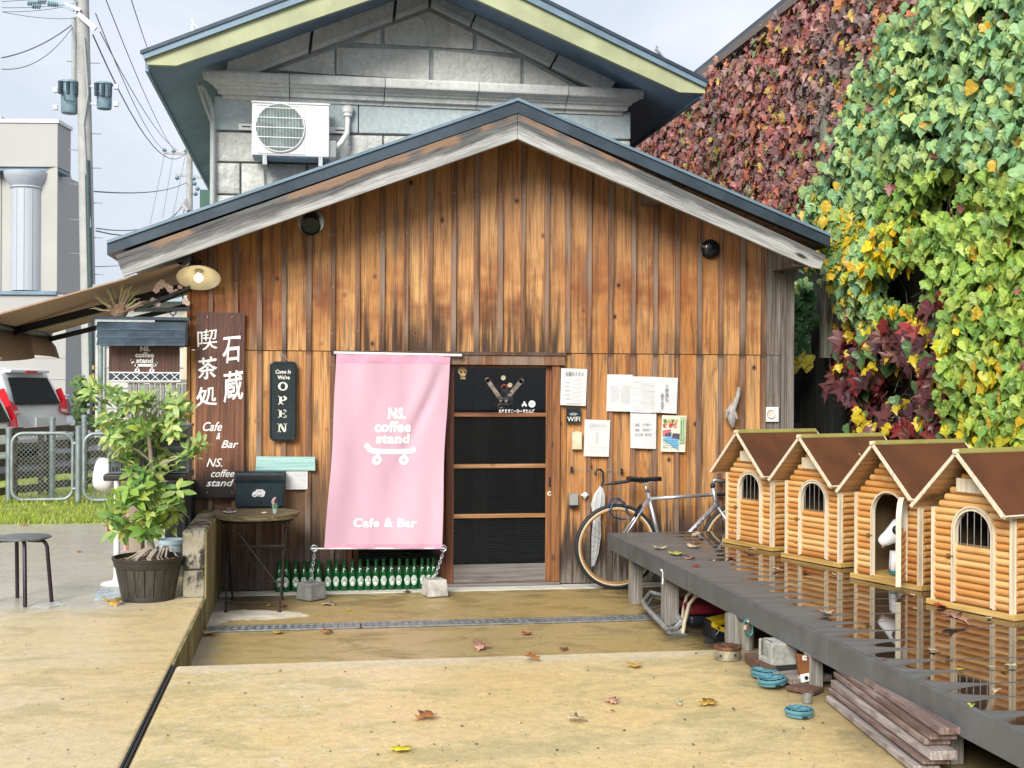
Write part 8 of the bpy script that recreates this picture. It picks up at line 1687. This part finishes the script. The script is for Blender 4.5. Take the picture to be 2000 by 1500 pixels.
# cars
def car(label, pos, ang, grp, scale=1):
    c = thing('parked_car', label, 'car', pos, ang, grp); B = lambda mb, n, m, par=None, **k: mb.build(n, m, par or c, local=True, **k)
    M.setdefault('carw', simple('white_car_paint', (.74, .75, .76), .18, 0, .02, 3, 0)); M.setdefault('carglass', simple('dark_car_glass', (.008, .012, .016), .12, 0, .2, 2, 0, Specular_IOR_Level=.12)); M.setdefault('redlamp', simple('red_lamp', (.62, .012, .025), .12, 0, .1, 9, 0)); M.setdefault('clearlamp', simple('clear_lamp', (.6, .55, .52), .1, .2)); M.setdefault('alloy', simple('alloy_wheel', (.4, .41, .42), .3, .7))
    # x forward, rear at x=-2; half width .84
    low = [(-1.98, .32), (-2.0, .55), (-1.97, .85), (-1.93, 1.02), (-1.2, 1.03), (.6, 1.02), (1.15, .98), (1.75, .82), (1.98, .62), (1.98, .32)]; hw = .84
    mb = MB(); n = len(low); secs = [(-hw+.05, .96), (-hw, 1), (hw, 1), (hw-.05, .96)]
    vs = []; 
    for y, k in ((-hw+.07, .97), (-hw, .995), (-hw+.0, 1), (hw, 1), (hw, .995), (hw-.07, .97)): vs += [(x*k, y*(1 if .4 < z < .95 else .965), z) for x, z in low]
    mb.add(vs, [tuple(range(n)), tuple(range(6*n-1, 5*n-1, -1))]+[(j*n+i, (j+1)*n+i, (j+1)*n+(i+1) % n, j*n+(i+1) % n) for j in range(5) for i in range(n)]); B(mb, 'body', 'carw', smooth=True, bevel=.03)
    up = [(-1.93, 1.0), (-1.80, 1.35), (-1.66, 1.62), (-1.50, 1.68), (-.6, 1.72), (.1, 1.66), (.85, 1.18), (1.1, 1.0)]; n = len(up); vs = []
    tw = lambda z: .82-(z-1.0)*.20
    for s in (-1, 1): vs += [(x, s*tw(z), z) for x, z in up]
    mb = MB(); mb.add(vs, [tuple(range(n)), tuple(range(2*n-1, n-1, -1))]+[(i, i+n, (i+1) % n+n, (i+1) % n) for i in range(n)]); B(mb, 'cabin', 'carw', smooth=True, bevel=.04)
    mb = MB(); f = .012; mb.add([(-1.955, -.64, 1.06), (-1.955, .64, 1.06), (-1.745, .56, 1.50), (-1.745, -.56, 1.50)], [(0, 1, 2, 3)]); mb.prism([(-1.955-f, -.66, 1.05), (-1.955-f, .66, 1.05), (-1.74-f, .57, 1.52), (-1.74-f, -.57, 1.52)], (.02, 0, .0)); B(mb, 'rear_window', 'carglass')
    for s in (-1, 1):
        sw = lambda x0, x1, x2, x3: [(x0, s*(tw(1.08)+.006), 1.08), (x1, s*(tw(1.08)+.006), 1.08), (x2, s*(tw(1.55)+.006), 1.55), (x3, s*(tw(1.55)+.006), 1.55)]
        for q in ((-1.22, -.72, -.72, -1.15), (-.66, .18, .14, -.66), (.24, .85, .22, .20)): mb = MB(); mb.prism(sw(*q), (0, s*.004, 0)); B(mb, 'side_window', 'carglass')
        mb = MB(); mb.prism([(-1.995, s*.60, .90), (-1.995, s*.84, .86), (-1.93, s*.84, 1.14), (-1.95, s*.66, 1.04)], (-.015, 0, 0)); mb.prism([(-2.02, s*.842, .84), (-1.97, s*.842, 1.10), (-1.86, s*.842, 1.34), (-1.78, s*.842, 1.32), (-1.36, s*.842, .98), (-1.30, s*.842, .90)], (0, s*.008, 0)); lamp = B(mb, 'tail_lamp', 'redlamp'); mb = MB(); mb.prism([(-2.012, s*.62, .91), (-2.012, s*.82, .89), (-2.0, s*.82, .95), (-2.0, s*.62, .97)], (-.004, 0, 0)); mb.build('reverse_lens', 'clearlamp', lamp, local=True)
        mb = MB(); mb.box(1.82, 1.99, min(s*.5, s*.78), max(s*.5, s*.78), .62, .76); B(mb, 'headlight', 'clearlamp')
        for x in (-1.28, 1.25):
            mb = MB(); mb.lathe((x, s*(hw-.2), .31), [(.30, 0), (.31, .03), (.31, .17), (.29, .20), (0, .20)], 24, 'Y' if s < 0 else 'Y'); 
            mb = MB(); mb.tube([(x, s*.64, .31), (x, s*.845, .31)], .31, 26); w = B(mb, 'wheel', 'black_rub', smooth=True); mb = MB(); mb.tube([(x, s*.84, .31), (x, s*.852, .31)], .20, 20); mb.build('rim', 'alloy', w, local=True)
        mb = MB(); mb.box(.62, .78, min(s*.84, s*1.0), max(s*.84, s*1.0), 1.02, 1.16); B(mb, 'mirror', 'carw', bevel=.03)
    mb = MB(); mb.box(-1.80, -1.62, -.58, .58, 1.60, 1.66); B(mb, 'spoiler', 'carw', bevel=.02); mb = MB(); mb.box(-1.83, -1.79, -.16, .16, 1.60, 1.64); B(mb, 'brake_light', 'redlamp')
    mb = MB(); mb.box(-2.04, -1.9, -.78, .78, .30, .50); B(mb, 'bumper', 'carw', bevel=.04); mb = MB(); mb.box(-2.03, -1.99, -.17, .17, .66, .82); B(mb, 'number_plate', 'white_p')
    c.scale = (scale,)*3; return c
a = R(168)-YAW; rear = CW(PX(80, 21.5), 21.5, .15); car('white hatchback with a large red tail lamp, parked beyond the fence', rear+Vector((math.cos(a), math.sin(a), 0))*2.0, a, 'cars parked beyond the fence')
a = R(170)-YAW; rear = CW(PX(-14, 17.6), 17.6, .12); car('second white car, only its rear corner in view at the left edge', rear+Vector((math.cos(a), math.sin(a), 0))*1.72, a, 'cars parked beyond the fence', .84)
a = R(180)-YAW; rear = CW(PX(185, 27), 27, .12); car('white car glimpsed low through the fence boards', rear+Vector((math.cos(a), math.sin(a), 0))*2.0, a, 'cars parked beyond the fence', .72)
# office building with round columns
M['offw'] = simple('pale_grey_panel', (.43, .425, .40), .6, 0, .05, .5); M['offs'] = simple('cream_side_panel', (.46, .45, .42), .6, 0, .05, .5); M['offd'] = simple('slate_window_band', (.16, .20, .26), .2, 0, .15, .4); M['col'] = simple('white_round_column', (.46, .50, .55), .5, 0, .03)
OD = 40; of = thing('office_building', 'pale two-storey office block with a white round column and tall windows', 'building', CW(-18, OD, 0))
def QB(name, px0, py0, px1, py1, D, depth, mat, x0=None):
    a, b = CW(PX(px0, D), D), CW(PX(px1, D), D); z1 = 1.6+(750-py0)/F*D; z0 = 1.6+(750-py1)/F*D; back = CW(0, depth)-CW(0, 0); mb = MB(); mb.prism([(a.x, a.y, z0), (b.x, b.y, z0), (b.x, b.y, z1), (a.x, a.y, z1)], (back.x, back.y, 0)); return mb.build(name, mat, of)
QB('wall', -300, 232, 0, 850, OD+.6, .5, 'offw'); 
QB('parapet', -300, 243, 110, 330, OD, 1.2, 'offw'); QB('parapet_cap', -300, 237, 112, 244, OD-.05, 1.3, 'white_p'); QB('soffit_band', -300, 330, 110, 338, OD+.1, 1.2, 'roof2')
QB('wall', -300, 342, 112, 574, OD+1.0, 3, 'offs'); QB('wall', -300, 580, 128, 850, OD-.1, 3, 'offw'); QB('ledge', -300, 573, 108, 580, OD-.2, 1.2, 'roof2'); QB('window', -40, 376, 20, 505, OD+.9, .1, 'offd')
for k in range(6): QB('panel_joint', -20, 618+k*42, 128, 619.5+k*42, OD-.12, .02, simple('grey_joint_%d' % k, (.42, .42, .40), .7))
mb = MB(); c = CW(PX(52, OD+.3), OD+.3); zc_b, zc_t = 1.6+(750-572)/F*OD, 1.6+(750-340)/F*OD; mb.lathe((c.x, c.y, 0), [(.50, zc_b), (.50, zc_t-.55), (.55, zc_t-.50), (.52, zc_t-.46), (.70, zc_t-.2), (.74, zc_t-.05), (.74, zc_t)], 28); mb.build('column', 'col', of, smooth=True)
for k in (-.5, .0, .5): 
    x = c.x+.5*math.sin(k); mb = MB(); mb.box(x-.008, x+.008, c.y-.505*math.cos(k)-.01, c.y-.5*math.cos(k)+.05, zc_b, zc_t-.55); mb.build('column_joint', 'offs', of)
s0, s1 = CW(PX(110, OD), OD), CW(PX(157, 63), 63); zt4 = 1.6+(750-243)/F*OD; mb = MB(); mb.prism([(s0.x, s0.y, 0), (s1.x, s1.y, 0), (s1.x, s1.y, zt4), (s0.x, s0.y, zt4)], (-2, 1, 0)); mb.build('wall', 'offs', of)
s0b = CW(PX(128, OD), OD)
sd_ = (s1-s0).normalized(); sn_ = Vector((sd_.y, -sd_.x, 0)); 
for i in range(9):
    for (z0, z1) in ((1.0, 2.6), (4.6, 7.0)): a = s0+sd_*(1.6+i*2.5); mb = MB(); q = a+sn_*.03; r_ = q+sd_*(.9); mb.prism([(q.x, q.y, z0), (r_.x, r_.y, z0), (r_.x, r_.y, z1), (q.x, q.y, z1)], sn_*.02); mb.build('window', 'offd', of)
# utility pole with transformers
UD = 25; up_ = CW(PX(170, UD), UD); upz = lambda py: 1.6+(750-py)/F*UD
upl = thing('utility_pole', 'tall concrete utility pole with two grey transformers and step pegs', 'pole', (up_.x, up_.y, 0)); M['conc'] = simple('pole_concrete', (.42, .42, .40), .7, 0, .12, 3)
lean = (160-177)/F*UD; UX = lambda py: up_.x+(py-750)*(-lean)/750*1.0+.05
UP = lambda py, dx=0, dy=0: Vector((UX(py)+dx, up_.y+dy, upz(py)))
mb = MB(); mb.tube([UP(850), UP(400), UP(-60)], [.155, .145, .125], 16); mb.build('pole_shaft', 'conc', upl, smooth=True)
mb = MB(); mb.tube([UP(845, .07, -.14), UP(560, .07, -.14), UP(320, .06, -.13)], .055, 10); mb.build('cable_sheath', simple('dark_green_sheath', (.045, .075, .075), .5), upl, smooth=True)
mb = MB(); mb.tube([UP(450, .10, -.16), UP(330, .03, -.16), UP(250, .00, -.16), UP(190, .10, -.16), UP(80, .04, -.15)], .02, 8); mb.tube([UP(190, -.20, 0), UP(40, -.17, 0)], .05, 8); mb.build('conduit', 'pipe', upl, smooth=True)
for py, s in ((127, 1), (126, -1), (265, 1), (298, -1), (332, 1), (365, -1), (400, 1), (434, -1), (468, 1), (500, -1), (540, 1)): mb = MB(); mb.tube([UP(py, s*.12, 0), UP(py, s*.32, -.02)], .010, 6); mb.build('step_peg', 'steel', upl)
M['trafo'] = simple('blue_grey_transformer', (.20, .30, .35), .4, .1, .12)
for px, py0, py1, r in ((133, 163, 226, .19), (201, 166, 217, .17)):
    s = -1 if px < 160 else 1; c = CW(PX(px, UD), UD); z0, z1 = upz(py1), upz(py0); mb = MB(); mb.lathe((c.x, c.y, z0), [(r*.8, 0), (r*.86, .03), (r*.92, (z1-z0)*.9), (r*1.04, (z1-z0)*.93), (r*.95, z1-z0), (0, z1-z0+.03)], 20); tf = mb.build('transformer', 'trafo', upl, smooth=True)
    for k in (-.5, .0, .5): mb = MB(); mb.tube([(c.x+r*k*1.6, c.y-r*.85, z1-.30), (c.x+r*k*1.6, c.y-r*.85, z1-.04)], [.035, .045], 8); mb.build('insulator', 'roof', tf)
    mb = MB(); mb.tube([(c.x-.1, c.y-r, z1-.2), (c.x-.05, c.y-r-.03, z0+.22), (c.x+.15, c.y-r, z0+.2)], .009, 6); mb.build('lead_wire', 'black', tf)
    for zz in (z0+.1, z0+.45): mb = MB(); mb.bar((c.x+s*(r+.03), c.y-.05, zz), (c.x+s*(r+.11), c.y-.05, zz), .1, .09); mb.bar((c.x-s*r*.9, c.y, zz), (UX(200)+s*.1, c.y, zz), .04, .05); mb.build('bracket', 'steel', tf)
for a, b, w in (((148, 30), (96, 8), .07), ((150, 12), (120, -6), .06), ((156, 37), (190, 66), .09), ((176, -8), (192, 6), .07), ((150, 24), (100, 16), .05), ((160, 30), (130, 18), .06)):
    mb = MB(); p, q = CW(PX(a[0], UD), UD-.2, upz(a[1])), CW(PX(b[0], UD), UD-.2, upz(b[1])); mb.bar(p, q, w*.6, w); mb.build('crossarm', 'steel' if a[0] > 155 else 'trafo', upl)
for px, py in ((55, 3), (80, 1), (66, 17), (85, 14), (75, 23), (110, 19), (105, 18)):
    p = CW(PX(px, UD), UD-.2, upz(py)); mb = MB(); mb.tube([p+Vector((-.09, 0, -.01)), p+Vector((.09, 0, .02))], .030, 8)
    for k in (-.06, -.02, .02, .06): mb.lathe(p+Vector((k, 0, 0)), [(.055, -.008), (.055, .008)], 8, 'X')
    mb.build('insulator', 'trafo', upl)
mb = MB()
for k in range(16):
    a = upz(838-k*8); c = UP(838-k*8, .115, -.24)
    if k % 2 == 0: mb.tube([c, c+Vector((0, 0, .085))], .022, 8)
mb.build('striped_guard', simple('yellow_stripe', (.6, .4, .05), .5), upl); mb = MB()
for k in range(1, 16, 2): c = UP(838-k*8, .115, -.24); mb.tube([c, c+Vector((0, 0, .082))], .022, 8)
mb.build('striped_guard', 'black', upl)
# far pole
FD = 62; fz_ = lambda py: 1.6+(750-py)/F*FD; fp_ = thing('utility_pole', 'distant concrete utility pole with two crossarms, seen past the eaves', 'pole', CW(PX(369, FD), FD, 0)); c = CW(PX(370, FD), FD)
mb = MB(); mb.tube([(c.x, c.y, 0), (c.x-.05, c.y, fz_(298))], [.2, .15], 12); mb.build('pole_shaft', 'conc', fp_, smooth=True)
for a, b in (((318, 302), (371, 304)), ((341, 345), (398, 350))): mb = MB(); mb.bar(CW(PX(a[0], FD), FD, fz_(a[1])), CW(PX(b[0], FD), FD, fz_(b[1])), .1, .12); mb.build('crossarm', 'conc', fp_)
for px, py in ((319, 297), (337, 299), (361, 298), (344, 351), (376, 352), (378, 362), (384, 372), (380, 382)): p = CW(PX(px, FD), FD, fz_(py)); mb = MB(); mb.lathe(p, [(.05, -.1), (.13, 0), (.05, .12)], 8); mb.build('insulator', 'trafo', fp_)
mb = MB(); mb.bar(CW(PX(356, 45), 45, 1.6+(750-402)/F*45), CW(PX(368, 45), 45, 1.6+(750-416)/F*45), .5, .12); mb.tube([CW(PX(356, 45), 45, 1.6+(750-420)/F*45), CW(PX(360, 45), 45, 1.6+(750-405)/F*45)], .03, 6); one(mb, 'flood_light', 'small floodlight on a bracket by the distant pole', 'light', 'conc')
# cables
wg = 'overhead cables'
def cable(pts, D0, D1, r, lab, sag=0):
    P = []; n = 14; (x0, y0), (x1, y1) = pts
    for i in range(n+1): t = i/n; D = D0+(D1-D0)*t; px = x0+(x1-x0)*t; py = y0+(y1-y0)*t; p = CW(PX(px, D), D, 1.6+(750-py)/F*D); p.z -= sag*4*t*(1-t); P.append(p)
    # keep a real straight span: resample in space
    a, b = P[0], P[-1]; P = [a.lerp(b, i/n)-Vector((0, 0, sag*4*(i/n)*(1-i/n))) for i in range(n+1)]; mb = MB(); mb.tube(P, r*.55, 5); one(mb, 'overhead_cable', lab, 'cable', 'cablem', wg)
M['cablem'] = simple('grey_cable', (.13, .14, .17), .6)
for pts, D0, D1, r, lab, sag in ((((183, 30), (321, 298)), 25, 62, .02, 'cable from the near pole to the left end of the far crossarm', .5), (((198, -10), (338, 298)), 25, 62, .02, 'cable rising off the top of the picture right of the near pole', .3), (((178, 72), (362, 300)), 25, 62, .028, 'lowest sagging cable between the two poles', 1.2), (((192, 66), (345, 297)), 25, 62, .02, 'cable from the near pole bracket to the middle of the far crossarm', .4), (((250, -5), (320, 180)), 25, 60, .02, 'cable passing behind the left tip of the storehouse roof', .2),
    (((0, 118), (138, 52)), 22, 25, .022, 'thick cable leaving the near pole to the left', .1), (((0, 140), (140, 55)), 20, 25, .014, 'thin drooping cable below the thick one at upper left', .25), (((0, 8), (150, -2)), 22, 25, .010, 'top cable running left from the insulators', 0), (((0, 20), (150, 10)), 22, 25, .010, 'second cable running left from the insulators', .03), (((0, 28), (146, 40)), 22, 25, .010, 'third cable, slightly falling to the near pole', .05), (((0, 28), (120, 18)), 22, 25, .010, 'fourth cable meeting the lower insulators', .03),
    (((182, 378), (362, 360)), 26, 62, .03, 'thin near-level cable from the near pole to the far pole', .2), (((186, 455), (362, 392)), 26, 62, .03, 'lower sagging cable above the cafe roof tip', .7), (((186, 450), (362, 398)), 26, 62, .025, 'second lower cable beside the sagging one', .5), (((320, 300), (292, 440)), 62, 55, .02, 'faint cable dropping from the left of the far crossarm', 0), (((337, 300), (316, 430)), 62, 55, .02, 'faint cable dropping from the middle of the far crossarm', 0), (((361, 300), (335, 430)), 62, 55, .02, 'faint cable dropping beside the far pole', 0), (((182, 525), (230, 523)), 26, 40, .02, 'short level cable beside the near pole above the awning', 0)): cable(pts, D0, D1, r, lab, sag)
# house and grey slat fence behind the hanging sign
HDp = 21; hb_ = thing('neighbour_house', 'pale boarded neighbouring house behind the hanging sign', 'building', CW(PX(280, HDp), HDp, 0)); of = hb_
QB('wall', 186, 590, 420, 870, HDp, 4, simple('cream_boarding', (.55, .54, .50), .7, 0, .1, 3)); QB('roof_slope', 180, 560, 430, 592, HDp-.3, 4.5, simple('blue_metal_roof', (.30, .42, .50), .5)); QB('window', 228, 700, 256, 745, HDp-.03, .05, 'offd'); QB('corner_board', 196, 600, 204, 860, HDp-.05, .04, 'pipe'); QB('corner_board', 358, 600, 366, 860, HDp-.05, .04, 'cream')
for k in range(5): QB('siding_joint', 188, 640+k*40, 400, 642+k*40, HDp-.02, .01, 'pipe')
c = CW(PX(196, 17), 17); mb = MB(); mb.tube([(c.x, c.y, .1), (c.x, c.y, 1.6+(750-640)/F*17)], .035, 10); one(mb, 'steel_mast', 'thin galvanised mast left of the hanging sign', 'pole', 'galv', smooth=True)
PD = 12.5; pf = thing('picket_fence', 'silver grey upright slat fence behind the hanging sign and the crates', 'fence', CW(PX(310, PD), PD, 0)); of = pf
for k in range(14): x = 250+k*10.6; QB('picket', x, 752+random.uniform(-2, 2), x+8, 950, PD, .02, 'greypicket')
QB('rail', 246, 744, 420, 752, PD-.02, .05, 'greypicket'); QB('rail', 246, 812, 420, 820, PD+.03, .04, 'greypicket')
# two shrubs far behind the pole
of = None
mb = MB(); 
sh_ = thing('green_shrub', 'small green shrub behind the foot of the utility pole', 'shrub', CW(PX(158, 24), 24, .15)); items = []
for _ in range(260): D = 24+random.uniform(-.3, .3); p = CW(PX(random.gauss(158, 6), D), D, .15+random.random()*1.5); items.append((leaf_matrix(p, Vector((random.uniform(-1, 1), -1, .5)), Vector((random.uniform(-1, 1), 0, 1)), .12), L2((.13, .22, .07), .3), 'ivy2'))
leaf_mass('leaf_mass', items, sh_, nparts=0)
SC.render.film_transparent = False
SC.cycles.use_denoising = True; SC.cycles.max_bounces = 8; SC.cycles.diffuse_bounces = 3; SC.cycles.transmission_bounces = 6; SC.cycles.glossy_bounces = 4; SC.cycles.caustics_reflective = False; SC.cycles.caustics_refractive = False
